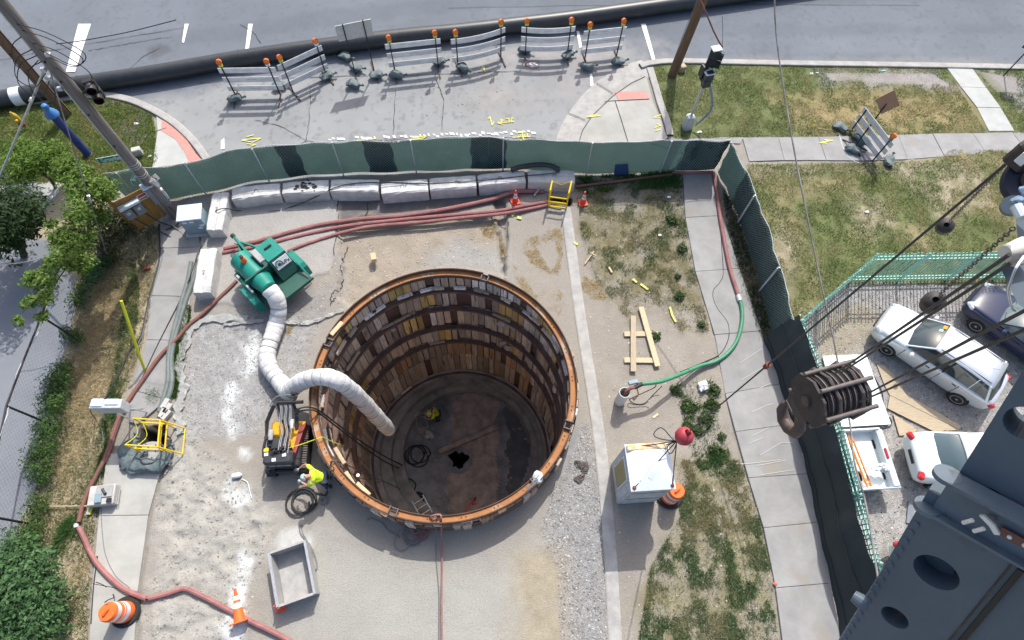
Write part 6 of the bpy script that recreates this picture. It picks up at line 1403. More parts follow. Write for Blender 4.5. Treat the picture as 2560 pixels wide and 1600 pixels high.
# ------------------------------------------------------------------ ladder cages
def lad(name, base, h, label, rungs, tilt=(0, 0, 0), up=0.2):
    """two-sided yellow access ladder: base px quad (far-left, far-right, near-right, near-left)"""
    q = [at(*p) for p in base]; c = sum(q, Vector()) / 4; r = empty(name, (c.x, c.y, 0), 0, label, 'ladder cage')
    return r, [p - Vector((c.x, c.y, 0)) for p in q]
r, q = lad('ladder_cage', [(1375, 494), (1422, 494), (1415, 523), (1370, 517)], 1.1, 'yellow steel ladder cage standing over the small pit right of the blocks', 3)
hh = 1.05
for p in q: MB().tube([p + Vector((0, 0, -.6)), p + Vector((0, 0, hh))], .032, 8).build('post', 'yellow', r, smooth=True)
for i, j in ((0, 3), (1, 2)): MB().tube([q[i] + Vector((0, 0, hh)), q[j] + Vector((0, 0, hh))], .032, 8).build('top_rail', 'yellow', r); MB().tube([q[i] + Vector((0, 0, .55)), q[j] + Vector((0, 0, .55))], .026, 8).build('mid_rail', 'yellow', r)
for z in (.06, .36, .66): MB().tube([q[3] + Vector((0, 0, z)), q[2] + Vector((0, 0, z))], .028, 8).build('rung', 'yellow', r)
MB().tube([q[3] + Vector((0, 0, .3)), q[2] + Vector((0, 0, .3))], .05, 8).build('tread', 'yellow', r)
MB().tube([q[0] + Vector((0, 0, hh)), (q[0] + q[1]) / 2 + Vector((0, 0, hh - .22)), q[1] + Vector((0, 0, hh))], .012, 6).build('chain', 'yellow', r)
r, q = lad('guard_cage', [(345, 1068), (428, 1062), (418, 1135), (336, 1124)], 1.0, 'yellow tube guard cage round the open manhole on the left walk', 0)
q = [at(333, 1046, 1.0), at(400, 1050, 1.0), at(394, 1117, 1.0), at(313, 1112, 1.0)]; q = [p - Vector((r.location.x, r.location.y, 0)) for p in q]; lo = [Vector((p.x * .96 + .02, p.y * .96, 0)) for p in q]
def bar(a, b, rad=.024, nm='rail'): MB().tube([a, b], rad, 8).build(nm, 'yellow', r, smooth=True)
for i in (0, 1, 2, 3): bar(q[i], Vector((q[i].x, q[i].y, .02)), nm='post')
for z in (1.0, .55):
    for i, j in ((0, 1), (1, 2), (2, 3)): a, b = q[i].copy(), q[j].copy(); a.z = b.z = z; bar(a, b)
for k in (.45, .62): a = q[0].lerp(q[1], .9); b = q[3].lerp(q[2], .9); a.z = b.z = 1 - k * .5; bar(a, b, .02)
off = q[1] + (q[1] - q[0]) * .45; off2 = q[2] + (q[2] - q[3]) * .35; off.z = off2.z = .1; bar(q[1], off); bar(q[2], off2); bar(off, off2)
for k in (0.0, .3): 
    a = q[0].lerp(q[1], k * .5); b = q[3].lerp(q[2], k * .5); a.z = b.z = 1 - k; MB().tube(spline([a, a.lerp(b, .5) + Vector((.12, 0, -.25)), b], 8), .012, 6).build('chain', 'yellow_green', r)
mh = empty('manhole_cover', at(375, 1146), 0, 'perforated pale manhole plate inside the ring of tied bags', 'manhole cover'); MB().lathe([(0, 0), (.55, 0), (.55, .05), (0, .05)], n=28).build('plate', 'skip', mh)
for i in range(14): a = i * 2.4; rr = .08 + .4 * math.sqrt(i / 14); MB().lathe([(.025, .051), (.025, .054)], (rr * math.cos(a), rr * math.sin(a), 0), n=8).build('hole', 'dark', mh)
bgc = at(372, 1140)
for k, (px, py, rz, s) in enumerate([(325, 1125, 1.2, 1.35), (333, 1152, .5, 1.35), (356, 1168, -.15, 1.4), (390, 1166, .1, 1.4), (416, 1148, 1.1, 1.2), (338, 1132, 1.4, 1.2)]):
    sandbag(px, py, rz, ['dark bag tied at the upper left of the manhole ring', 'dark bag at the lower left of the manhole ring', 'dark bag at the bottom of the manhole ring, left one', 'dark bag at the bottom of the manhole ring, right one', 'dark bag lying at the right side of the manhole ring', 'dark bag under the corner of the yellow guard cage'][k], .02, s, 'dark bags tied round the manhole', k)
for k, pts in enumerate([[(410, 1085, .1), (428, 1100, .1), (420, 1130, .12), (402, 1150, .2), (395, 1168, .25)], [(395, 1090, .1), (405, 1120, .1), (390, 1150, .15)], [(350, 1150, .25), (362, 1160, .3), (395, 1150, .2), (425, 1110, .1)]]):
    hose('strap', pts, .025, 'cable', ['black strap lying over the right side of the manhole ring', 'black strap beside the yellow guard cage', 'long black strap round the manhole bags'][k], 'strap')
for k, (px, py, rz) in enumerate([(418, 1012, .3), (424, 1024, .2), (412, 1034, .35), (420, 1040, .1)]):
    p = at(px, py); tag(MB().cbox((p.x, p.y, .09), (.36, .17, .18), .01, rz + .9).build('brick', 'concrete'), ['grey paver at the back of the small pile by the hose ends', 'grey paver at the right of the small pile by the hose ends', 'grey paver at the left of the small pile by the hose ends', 'grey paver nearest the yellow guard cage'][k], 'paver', 'grey pavers')

# ------------------------------------------------------------------ hoses and pipes
hose('hose', [(560, 622, .06), (640, 604, .08), (720, 582, .08), (800, 562, .1), (900, 548, .1), (1000, 540, .1), (1080, 529, .1), (1160, 514, .12), (1230, 498, .12), (1270, 484, .1), (1300, 478, .08), (1360, 478, .06)], .085, 'hose_red', 'upper of the three thick pink hoses along the concrete blocks', 'hose')
hose('hose', [(556, 632, .06), (640, 617, .06), (720, 597, .06), (800, 578, .08), (860, 566, .08), (940, 556, .1), (1050, 545, .1), (1150, 536, .1), (1240, 528, .12), (1300, 517, .1), (1372, 504, .06)], .072, 'hose_red', 'middle of the three thick pink hoses along the concrete blocks', 'hose')
hose('hose', [(720, 628, .08), (760, 612, .08), (820, 592, .08), (870, 578, .08), (940, 565, .08), (1060, 555, .1), (1150, 545, .1), (1250, 535, .12), (1310, 525, .1), (1375, 512, .06)], .066, 'hose_red', 'lowest thick pink hose, running to the compressor trailer', 'hose')
hose('hose', [(592, 702, .08), (572, 722, .08), (540, 752, .08), (500, 790, .1), (470, 815, .1), (440, 850, .1), (400, 890, .1), (360, 945, .1), (325, 995, .1), (300, 1040, .1), (285, 1080, .1), (272, 1120, .1), (258, 1155, .1), (240, 1190, .1), (222, 1225, .1), (205, 1270, .1), (197, 1305, .1)], .068, 'hose_brown', 'rusty red hose running from the compressor down along the left walk', 'hose')
hose('hose', [(197, 1318, .1), (210, 1345, .1), (228, 1385, .1), (250, 1418, .1), (290, 1458, .1), (320, 1478, .1), (365, 1496, .1), (372, 1496, .1), (420, 1484, .1), (452, 1473, .1), (470, 1474, .1), (500, 1488, .1), (535, 1505, .1), (580, 1530, .1), (640, 1560, .1), (720, 1600, .1), (800, 1660, .1)], .075, 'hose_red', 'pink hose with a kink crossing the bottom left corner', 'hose', per=3)
hose('hose', [(298, 1050, .08), (284, 1090, .08), (276, 1120, .08), (262, 1155, .08)], .055, 'hose_red', 'thinner pink hose hugging the rusty hose by the yellow guard cage', 'hose')
hose('hose', [(478, 655, .08), (470, 700, .09), (458, 740, .09), (444, 790, .09), (430, 845, .09), (422, 890, .09), (420, 950, .09), (412, 985, .09), (398, 1030, .09)], .085, 'hose_grey', 'grey lay-flat hose nearer the walk, left of the weeds', 'hose')
hose('hose', [(498, 650, .08), (480, 710, .08), (462, 760, .08), (436, 850, .07), (428, 900, .08), (430, 950, .09), (424, 985, .09), (412, 1010, .09), (403, 1035, .09)], .085, 'hose_grey', 'grey lay-flat hose nearer the weeds', 'hose')
hose('hose', [(484, 700, .06), (474, 730, .06), (462, 760, .06)], .06, 'hose_red', 'short length of pink hose between the grey hoses and the end-on block', 'hose')
hose('cable', [(398, 560, .03), (400, 620, .03), (396, 660, .03), (380, 720, .03), (366, 780, .03), (352, 840, .03), (322, 880, .03), (300, 930, .03), (262, 1000, .05)], .035, 'cable', 'black cable pair running down the left edge of the walk', 'cable')
hose('cable', [(405, 580, .03), (406, 640, .03), (390, 700, .03), (372, 760, .03), (358, 830, .03), (345, 860, .03)], .02, 'cable_grey', 'thin grey cable beside the black cable on the left walk', 'cable')
hose('cable', [(494, 632, .3), (480, 680, .2), (455, 740, .1), (420, 810, .06), (390, 870, .05), (362, 930, .05), (330, 1000, .05)], .016, 'cable', 'thin black cord slanting across the left walk to the hoses', 'cord')
hose('cable', [(250, 1160, .03), (252, 1250, .03), (256, 1330, .03), (265, 1390, .03), (290, 1440, .03), (325, 1470, .03)], .015, 'cable_grey', 'thin grey cord curving down the lower left walk', 'cord')
hose('cable', [(243, 1390, .05), (240, 1420, .03), (234, 1470, .03), (228, 1560, .03)], .022, 'cable', 'black cable hanging down the lower left edge of the walk', 'cable')
hose('cable', [(240, 1455, .03), (262, 1465, .03), (285, 1490, .1), (270, 1500, 1.05), (262, 1506, 1.08)], .015, 'cable', 'thin cord looped over the handle of the striped drum', 'cord')
hose('pipe', [(1438, 466, .1), (1520, 456, .1), (1600, 446, .1), (1680, 436, .1)], .05, 'hose_brown', 'rusty thin pipe lying in grass along the north mesh fence', 'pipe', n=8)
hose('pipe', [(1680, 432, .1), (1740, 431, .1), (1783, 430, .1)], .06, 'hose_red', 'short red pipe across the head of the right-hand walk', 'pipe')
hose('pipe', [(1784, 432, .1), (1792, 478, .1), (1800, 540, .1), (1806, 575, .1), (1820, 650, .1), (1830, 690, .1), (1848, 745, .1)], .075, 'hose_red', 'long red pipe running down the right-hand walk', 'pipe', n=12)
hose('hose', [(1849, 748, .1), (1855, 775, .1), (1854, 810, .1), (1843, 850, .1), (1822, 880, .1), (1790, 903, .12), (1750, 915, .2), (1710, 932, .5), (1670, 948, .75), (1645, 955, .95), (1605, 960, 1.0)], .07, 'hose_green', 'green suction hose curving from the red pipe to the white standpipe', 'hose', n=12)
tag(MB().tube([at(1845, 738, .1), at(1850, 752, .1)], .09, 12).build('coupling', 'galv'), 'metal coupling joining the red pipe and the green hose', 'coupling')
hose('cable', [(1806, 568, .03), (1803, 600, .03), (1808, 680, .03), (1800, 705, .03), (1782, 730, .03), (1790, 765, .03), (1815, 800, .03), (1822, 820, .03), (1820, 850, .03), (1800, 885, .03), (1760, 905, .04), (1700, 930, .4)], .016, 'cable', 'thin black cable wandering over the right-hand walk to the green hose', 'cable')
hose('cable', [(1640, 960, .9), (1634, 970, .6), (1580, 995, .3), (1575, 1002, .08), (1590, 1010, .03), (1612, 1008, .03), (1630, 990, .03), (1655, 965, .3)], .016, 'cable', 'thin cable loop on the ground beside the white standpipe', 'cable')
sp_ = empty('standpipe', at(1549, 1003), 0, 'short wide white plastic standpipe with a red pipe dropping into it', 'standpipe'); MB().lathe([(.185, 0), (.185, .95), (.165, .95), (.165, .2), (0, .2)], n=28).build('casing', 'pvc', sp_, smooth=True)
pe = at(1605, 960, 1.0) - at(1549, 1003); pm = Vector((.2, .1, 1.05))
MB().tube([(0.02, 0.02, .5), (.06, .04, .95), (.2, .1, 1.05), (pe.x * .6, pe.y * .6, 1.0)], .06, 10).build('drop_pipe', 'hose_brown', sp_, smooth=True); MB().tube([(pe.x * .55, pe.y * .55, 1.0), (pe.x, pe.y, 1.0)], .075, 10).build('valve', 'black_metal', sp_)
MB().cbox((pe.x * .5, pe.y * .5 + .18, 1.05), (.34, .14, .12), .02, .2).build('control_box', 'cabinet', sp_)
fm = MB(); fm.tube([(pe.x * .7, pe.y * .7, .98), (pe.x * .7 + .08, pe.y * .7 - .2, .7), (pe.x * .62, pe.y * .6 - .3, .5)], .025, 6); fm.cbox((pe.x * .6, pe.y * .6 - .28, .6), (.1, .08, .14), .02); tag(fm.build('fitting', 'brass', sp_), kind='stuff')

# ------------------------------------------------------------------ timber on the ground
def pk(a, b, w, z, lab, nm='plank', t=.05, m='lumber'): return plank_px(nm, a, b, w, t, z, m, lab, nm if nm != 'plank' else 'plank')
pk((1560, 836), (1645, 835), .2, .03, 'short crosspiece under the upper ends of the two long planks'); pk((1560, 901), (1635, 902), .2, .03, 'short crosspiece under the lower ends of the two long planks')
pk((1583, 790), (1583, 930), .2, .085, 'weathered grey plank, left of the two long planks', m='plywood'); pk((1602, 768), (1644, 917), .2, .09, 'fresh yellow plank, right of the two long planks')
pk((1462, 660), (1485, 628), .05, .06, 'thin stick lying in grass right of the kerb', 'stick', .03); pk((1476, 632, ), (1490, 640), .05, .09, 'tiny crossed stick in grass right of the kerb', 'stick', .03)
pk((1522, 668), (1530, 682), .08, .06, 'small pale wood scrap in the thin grass', 'scrap', .03); pk((1632, 1045), (1645, 1035), .08, .03, 'small wood scrap on bare earth above the red ball', 'scrap', .02)
p = at(935, 647); tag(MB().cbox((p.x, p.y, .1), (.2, .32, .2), .015, .2).build('timber_block', 'lumber'), 'single pale timber block on the dirt behind the shaft', 'timber block')
p = at(370, 672); tag(MB().cbox((p.x, p.y, .06), (.2, .14, .1), .01, .3).build('brick', 'hydrant_red'), 'red brick on the sandy patch by the left walk', 'brick')

# ------------------------------------------------------------------ steel trough
tq = [at(*p, .62) for p in [(677, 1388), (748, 1360), (790, 1480), (702, 1508)]]; tc = sum(tq, Vector()) / 4; xx = ((tq[1] - tq[0]) + (tq[2] - tq[3])).normalized(); yy = ((tq[0] - tq[3]) + (tq[1] - tq[2])).normalized()
sk = empty('steel_trough', (tc.x, tc.y, .03), math.atan2(xx.y, xx.x), 'open grey steel trough at the bottom left of the shaft', 'trough'); w = 1.05; l = 1.5; hh = .62; tk = .035
MB().box((0, 0, .02), (w - .06, l - .06, .04)).build('floor_plate', 'skip', sk)
for sx in (-1, 1): MB().box((sx * (w / 2 - tk / 2), 0, hh / 2), (tk, l, hh)).build('side_wall', 'skip', sk)
for sy in (-1, 1): MB().box((0, sy * (l / 2 - tk / 2), hh / 2), (w - 2 * tk, tk, hh)).build('end_wall', 'skip', sk)
for sx in (-1, 1): MB().box((sx * (w / 2 + .01), 0, hh + .01), (.07, l + .04, .03)).build('rim_bar', 'alu', sk)
for sy in (-1, 1): MB().box((0, sy * (l / 2 + .005), hh + .008), (w - .06, .06, .028)).build('rim_bar', 'skip', sk)
hose('cable', [(748, 1318, .02), (752, 1335, .02), (768, 1355, .02), (782, 1375, .02), (790, 1400, .02), (792, 1420, .05), (780, 1428, .1), (768, 1422, .3)], .02, 'cable_grey', 'thin grey cord trailing from the trough towards the shaft', 'cord')
hose('cable', [(748, 1318, .02), (755, 1312, .02), (756, 1330, .02), (772, 1360, .02), (788, 1395, .02)], .014, 'cable_grey', 'second thin grey cord beside the trough', 'cord')
coil('cable_coil', 757, 1248, 0, .36, 4, .03, 'cable', 'loose black cable coil on the ground below the worker', spread=.14)
hose('cable', [(770, 1235, .03), (790, 1232, .03), (812, 1238, .05), (820, 1225, .05)], .028, 'cable', 'black cable tail running from the coil to the shaft rim', 'cable')
coil('cable_coil', 811, 1252, 0, .1, 3, .02, 'cable_grey', 'tiny grey cable loop in the shade of the shaft', spread=.05)
mb = MB(); rnd = random.Random(5); cpts = [(1438, 1155), (1452, 1158), (1446, 1166), (1460, 1162), (1450, 1172), (1465, 1156), (1455, 1178), (1470, 1162), (1460, 1185), (1452, 1192), (1440, 1196), (1445, 1204), (1455, 1200), (1447, 1194)]
for i in range(60):
    k = i / 59 * (len(cpts) - 1.001); a, b = cpts[int(k)], cpts[int(k) + 1]; f = k - int(k); p = at(a[0] + (b[0] - a[0]) * f + rnd.uniform(-3, 3), a[1] + (b[1] - a[1]) * f + rnd.uniform(-2, 2), .04)
    an = rnd.uniform(0, 6.28); R = basis3((math.cos(an), math.sin(an), 0), (rnd.uniform(-.6, .6), rnd.uniform(-.6, .6), .8)); mb.tube([p + R @ Vector((.055 * math.cos(q), .03 * math.sin(q), 0)) for q in np.linspace(0, 6.28, 9)], .014, 4, False)
tag(mb.build('chain', 'crane_edge'), 'heap of heavy chain on the gravel right of the shaft', 'chain')

# ------------------------------------------------------------------ white hopper box with a pyramid roof
hq = [at(*p, 2.4) for p in [(1562, 1113), (1665, 1108), (1690, 1222), (1578, 1228)]]; hc_ = sum(hq, Vector()) / 4
hp = empty('hopper_box', (hc_.x, hc_.y, .02), 0, 'tall white metal box with a low pyramid roof and side louvre', 'hopper box'); hw, hl = .63, .66
bx = MB(); bx.cbox((0, 0, 1.2), (2 * hw, 2 * hl, 2.36), .03); bx.build('box_body', 'hopper_side', hp)
rf_ = MB(); e = .02; rf_.add([(-hw - e, -hl - e, 2.39), (hw + e, -hl - e, 2.39), (hw + e, hl + e, 2.39), (-hw - e, hl + e, 2.39), (-hw - e, -hl - e, 2.43), (hw + e, -hl - e, 2.43), (hw + e, hl + e, 2.43), (-hw - e, hl + e, 2.43), (.05, .06, 2.72)], [(3, 2, 1, 0), (0, 1, 5, 4), (1, 2, 6, 5), (2, 3, 7, 6), (3, 0, 4, 7), (4, 5, 8), (5, 6, 8), (6, 7, 8), (7, 4, 8)]); rf_.build('pyramid_roof', 'hopper', hp)
MB().cbox((-.02, hl - .1, 2.50), (1.18, .2, .1), .03).build('rusty_ridge', 'hopper_rust', hp)
for y in (-.35, .3): pass
lv = MB(); lv.box((-hw - .012, .05, 1.35), (.02, .72, 1.5)); lo_ = lv.build('louvre_frame', 'hopper', hp)
for i in range(14): MB().box((-hw - .03, .05, .72 + i * .098), (.045, .62, .05), mx=Matrix.Rotation(.6, 3, 'Y')).build('louvre_blade', 'brass', lo_)
for y in (-.02,): MB().box((-hw - .008, -.5, 1.2), (.016, .22, 2.0)).build('panel', 'hopper_side', hp)
for z, w in ((1.5, 1.04), (.5, 1.0)): MB().cbox((0, -hl - .008, z), (w, .016, .8), .01).build('panel', 'hopper_side', hp)
for x in (-1, 1):
    for y in (-1, 1): MB().lathe([(.035, 0), (.06, .03), (.035, .06)], (x * (hw - .08), y * (hl - .08), 2.44), n=10).build('lifting_lug', 'hydrant_red', hp)
top = Vector(at(1692, 1102, 2.9)) - hp.location
for x in (-1, 1):
    for y in (-1, 1):
        a = Vector((x * (hw - .08), y * (hl - .08), 2.48)); m = a.lerp(top, .5) - Vector((0, 0, .02 if x > 0 else .08))
        sl2 = MB().tube(spline([a + hp.location, m + hp.location, top + hp.location], 6), .016, 6).build('sling', 'cable', smooth=True); tag(sl2, '%s wire sling from the hopper roof to the red ball hook' % {(-1, -1): 'front-left', (1, -1): 'front-right', (-1, 1): 'back-left', (1, 1): 'back-right'}[(x, y)], 'sling', 'slings on the hopper box')
cw_ = [(1690, 1104, 2.9), (1680, 1096, 2.9), (1655, 1070, 2.8), (1638, 1078, 2.75), (1636, 1090, 2.75), (1655, 1098, 2.8), (1685, 1102, 2.9)]
hose('sling', cw_, .016, 'cable', 'slack wire loop above the hopper roof', 'sling'); hose('sling', [(1690, 1104, 2.95), (1672, 1112, 2.8), (1668, 1125, 2.6), (1675, 1134, 2.58), (1684, 1126, 2.7), (1692, 1106, 2.9)], .014, 'cable', 'small wire loop at the back corner of the hopper roof', 'sling')

# ------------------------------------------------------------------ small plant on the left walk
cbx = empty('control_stand', at(300, 1035), 0, 'grey metal control box on splayed legs at the edge of the dry weeds', 'control stand')
q = [at(233, 1012, 1.55), at(290, 1004, 1.55), at(318, 1021, 1.35), at(262, 1026, 1.35)]; o_ = root_matrix(cbx).translation
c = sum(q, Vector()) / 4; MB().cbox(c, (.95, .3, .55), .02, -.05).build('box_shell', 'galv', cbx, world=True); MB().cbox(c + Vector((-.25, .04, .29)), (.36, .26, .05), .02, -.05).build('lid', 'light_metal', cbx, world=True); MB().cbox(c + Vector((.2, .04, .29)), (.4, .2, .04), .02, -.05).build('lid', 'light_metal', cbx, world=True)
for a, b in (((275, 1024, 1.3), (335, 1053, .04)), ((310, 1022, 1.3), (326, 1010, .04)), ((318, 1020, 1.2), (368, 1030, .04)), ((255, 1024, 1.3), (262, 1050, .04))): MB().tube([at(*a), at(*b)], .025, 6).build('leg', 'galv', cbx, world=True)
MB().tube([at(316, 1026, 1.2), at(356, 1022, .3)], .035, 8).build('arm', 'alu', cbx, world=True)
hose('cable', [(232, 1018, 1.2), (226, 1028, .8), (240, 1050, .05), (256, 1080, .03), (260, 1150, .03)], .016, 'cable_grey', 'thin cable dropping from the grey control box', 'cable')
tk_ = empty('pallet_box', at(268, 1242), .05, 'weathered grey box with tools on its lid on the left walk', 'box')
MB().cbox((0, 0, .17), (.78, .62, .34), .03).build('box_shell', 'concrete', tk_); MB().cbox((.1, .1, .36), (.5, .38, .04), .02).build('lid', 'skip', tk_)
for x in (.42, .47): MB().tube([(x, -.3, .2), (x, .3, .22)], .015, 5).build('bar', 'skip', tk_)
tag(MB().cbox(at(246, 1246, .36) + Vector((0, 0, .03)), (.2, .3, .06), .02, .1).build('case', 'cabinet'), 'small blue case on the weathered grey box', 'case'); tag(MB().tube([at(256, 1222, .4), at(262, 1234, .4), at(266, 1234, .4)], .04, 8).build('power_tool', 'black'), 'black tool lying on the weathered grey box', 'tool')
tag(MB().cbox(at(272, 1250, .4), (.16, .13, .02), .008).build('tray', 'black_metal'), 'dark square tray on the weathered grey box', 'tray')
br_ = empty('push_broom', at(226, 1266), 0, 'push broom with a wooden handle and yellow-green head in the weeds', 'broom'); MB().tube([at(87, 1266, .12), at(222, 1265, .12)], .016, 8).build('handle', 'lumber', br_, world=True); MB().tube([at(214, 1265, .12), at(222, 1265, .12)], .02, 8).build('ferrule', 'yellow', br_, world=True)
MB().box(at(226, 1266, .1), (.08, .5, .08), -.1).build('head', 'skip', br_, world=True); MB().box(at(231, 1265, .08), (.05, .52, .07), -.1).build('bristles', 'yellow_green', br_, world=True)
tag(MB().tube([at(362, 925, .02), at(345, 880, .75), at(326, 820, 1.65), at(303, 752, 2.5)], .045, 8).build('guy_guard', 'yellow_green', smooth=True), 'yellow plastic guy-wire guard standing in the dry weeds', 'guy guard')
tag(MB().cbox(at(191, 1314, .05), (.14, .14, .1), .02, .3).build('cap', 'sign_white'), 'small white cap beside the kinked pink hose', 'cap')

# ------------------------------------------------------------------ vehicles (local x forward, y left)
def shell(stations, mats, name, parent, sub=1, split=None):
    """closed loft through (x, [(y, z) half section bottom to top centre]); mirrored, then smoothed"""
    mb = MB(); k = len(stations[0][1]); vs = []
    for x, sec in stations:
        pts = [(y, z) for y, z in sec] + [(-y, z) for y, z in reversed(sec[:-1])]
        vs += [(x, y, z) for y, z in pts]
    n = 2 * k - 1; N = len(stations)
    mb.add(vs, [(i * n + q, i * n + (q + 1) % n, (i + 1) * n + (q + 1) % n, (i + 1) * n + q) for i in range(N - 1) for q in range(n)] + [tuple(range(n)), tuple(range((N - 1) * n, N * n))])
    o = mb.build(name, mats, parent, smooth=False); md = o.modifiers.new('s', 'SUBSURF'); md.levels = sub; md.render_levels = sub
    dg = bpy.context.evaluated_depsgraph_get(); me = bpy.data.meshes.new_from_object(o.evaluated_get(dg)); o.modifiers.clear(); o.data = me; me.name = name
    me.polygons.foreach_set('use_smooth', [True] * len(me.polygons)); return o
def car(label, paint, loc, rz, L=4.35, Wd=1.72, kind='wagon', spokes=8):
    r = empty('parked_car', (loc[0], loc[1], .02), rz, label, 'car'); w = Wd / 2; f = L / 2
    zs = .92; st = []
    prof = [(f, .45, .72, .60), (f - .12, .22, .86, .70), (f - .45, .18, .94, .80), (f - 1.1, .17, 1.0, .93), (0.3, .17, .98, .95), (-f + 1.0, .17, 1.0, .97), (-f + .35, .2, 1.02, .97), (-f + .08, .3, 1.0, .9), (-f, .45, .92, .78)] if kind == 'wagon' else [(f, .42, .68, .58), (f - .12, .22, .82, .7), (f - .5, .18, .92, .8), (f - 1.25, .17, .97, .9), (.2, .17, .95, .92), (-f + 1.1, .17, .99, .93), (-f + .4, .2, 1.0, .9), (-f + .1, .3, .95, .84), (-f, .42, .82, .7)]
    for i, (x, zb, zt, zsh) in enumerate(prof):
        e = abs(x) / f; ww = w * (1 - .16 * max(0, (e - .72) / .28) ** 1.6)
        st.append((x, [(0, zb), (ww * .78, zb), (ww * .97, zb + .1), (ww, (zb + zsh) / 2), (ww * .97, zsh), (ww * .88, zsh + (zt - zsh) * .75), (ww * .5, zt), (0, zt + .015)]))
    body = shell(st, paint, 'body', r, 2)
    # greenhouse: glass block, painted roof, pillars
    g = dict(wagon=(1.08, .36, -1.62, -2.0, 1.50), sedan=(1.0, .25, -.95, -1.55, 1.42))[kind]
    xb, xr, xq, xe, zr = g; zb = .95; wb = w * .90; wr = w * .70
    gl = MB(); n = 5; sec = []
    for (x0, x1, z, ww) in ((xb, xe, zb, wb), ((xb + xr) / 2 + .02, (xq + xe) / 2, (zb + zr) / 2 + .06, (wb * .45 + wr * .55)), (xr, xq, zr, wr)):
        sec.append([(x0 + .1, 0, z), (x0, ww * .8, z), (x0 - .12, ww, z), (x1 + .1, ww * .97, z), (x1, ww * .8, z), (x1 - .06, 0, z), (x1, -ww * .8, z), (x1 + .1, -ww * .97, z), (x0 - .12, -ww, z), (x0, -ww * .8, z)])
    vs = [p for s in sec for p in s]; k = 10
    gl.add(vs, [(i * k + q, i * k + (q + 1) % k, (i + 1) * k + (q + 1) % k, (i + 1) * k + q) for i in range(2) for q in range(k)] + [tuple(range(2 * k, 3 * k))])
    fm = []
    gl.build('window_glass', 'car_glass_pale' if kind == 'sedan' else 'car_glass', r, smooth=True)
    rf = MB(); xs = np.linspace(xr + .05, xq - .04, 7); vs = []
    for x in xs:
        t = (x - xq) / (xr - xq); z = zr + .05 * math.sin(math.pi * min(max(t, 0), 1)) + .012; e = .88 if x in (xs[0], xs[-1]) else 1
        vs += [(x, -wr * 1.02, z - .03), (x, -wr * .97, z), (x, -wr * .5, z + .03), (x, 0, z + .04), (x, wr * .5, z + .03), (x, wr * .97, z), (x, wr * 1.02, z - .03)]
    rf.add(vs, [(i * 7 + q, i * 7 + q + 1, i * 7 + 8 + q, i * 7 + 7 + q) for i in range(6) for q in range(6)])
    vs2 = [(p[0], p[1], p[2] - .05) for p in vs]; 
    ro = rf.build('roof', paint, r, smooth=True)
    md = ro.modifiers.new('t', 'SOLIDIFY'); md.thickness = .04; md.offset = -1
    if kind == 'wagon':
        for s in (-1, 1): MB().tube([(xr - .1, s * wr * .86, zr + .06), (xq + .1, s * wr * .86, zr + .06)], .012, 5).build('roof_rail', 'trim', ro)
        MB().tube([(-1.3, 0, zr + .06), (-1.45, 0, zr + .22)], .006, 4).build('antenna', 'trim', ro)
    for s in (-1, 1):
        MB().tube([(xb - .02, s * wb * .93, zb), (xr + .02, s * wr * .99, zr + .01)], .035, 6).build('pillar', paint, r)
        MB().tube([(-.32, s * (wb + .008), zb), (-.36, s * (wr + .012), zr)], .03, 6).build('pillar', 'trim' if kind == 'wagon' else paint, r)
        MB().tube([(xe + .12, s * wb * .97, zb), (xq + .06, s * wr * .98, zr)], .045, 6).build('pillar', paint, r)
        if kind == 'wagon': MB().tube([(-1.22, s * (wb + .004), zb), (-1.2, s * (wr + .01), zr)], .02, 6).build('pillar', paint, r)
        MB().cbox((xb - .32, s * (w + .1), zb + .06), (.14, .2, .13), .04).build('mirror', paint, r)
        for x in (.35, -.62): MB().cbox((x - .25, s * (w * .985), .82), (.16, .035, .03), .01).build('door_handle', 'trim', r)
        for x in (.98, -.30, -1.0): MB().box((x if x > 0 else x, s * (w * .982), .62), (.012, .03, .55)).build('door_seam', 'trim', r)
        hl = MB(); hl.cbox((f - .24, s * w * .68, .74), (.34, .34, .14), .05, -s * .55); hl.build('headlight', 'lens_clear', r); MB().cbox((f - .42, s * w * .82, .72), (.12, .08, .1), .03, -s * .5).build('turn_signal', 'lens_orange', r)
        tl = MB(); tl.cbox((-f + .09, s * w * .74, .84), (.2, .3, .16), .05, s * .5); tl.build('tail_light', 'lens_red', r)
        for x in (f - .85, -f + .82):
            R = basis3((1, 0, 0), (0, s, 0)); a = MB(); a.lathe([(0, 0), (.345, 0), (.345, .006), (0, .006)], (x, s * (w - .04), .33), R, 24); a.build('wheel_arch', 'trim', r)
            t = MB(); t.lathe([(.2, -.08), (.28, -.09), (.305, -.06), (.305, .0), (.29, .035), (.21, .03)], (x, s * (w - .02), .305), R, 24); wh = t.build('wheel', 'rubber', r, smooth=True)
            q = MB(); q.lathe([(.205, .0), (.205, .036), (.18, .034), (.17, .008), (0, .008)], (x, s * (w - .02), .305), R, 24); rm = q.build('rim', 'wheel_rim', wh)
            sp = MB()
            for i in range(spokes):
                an = i * 2 * math.pi / spokes; sp.box(Vector((x, s * (w - .02), .305)) + R @ Vector((.11 * math.cos(an), .11 * math.sin(an), .018)), (.16, .035, .02), mx=R @ Matrix.Rotation(an, 3, 'Z'))
            sp.lathe([(.045, 0), (.045, .03), (0, .035)], (x, s * (w - .02), .305), R, 12); tag(sp.build('spoke', 'alu', wh), kind='stuff')
    MB().cbox((f - .02, 0, .47), (.06, Wd * .5, .14), .02).build('grille', 'trim', r); MB().box((-f - .005, 0, .72), (.02, .46, .13)).build('plate', 'trim', r)
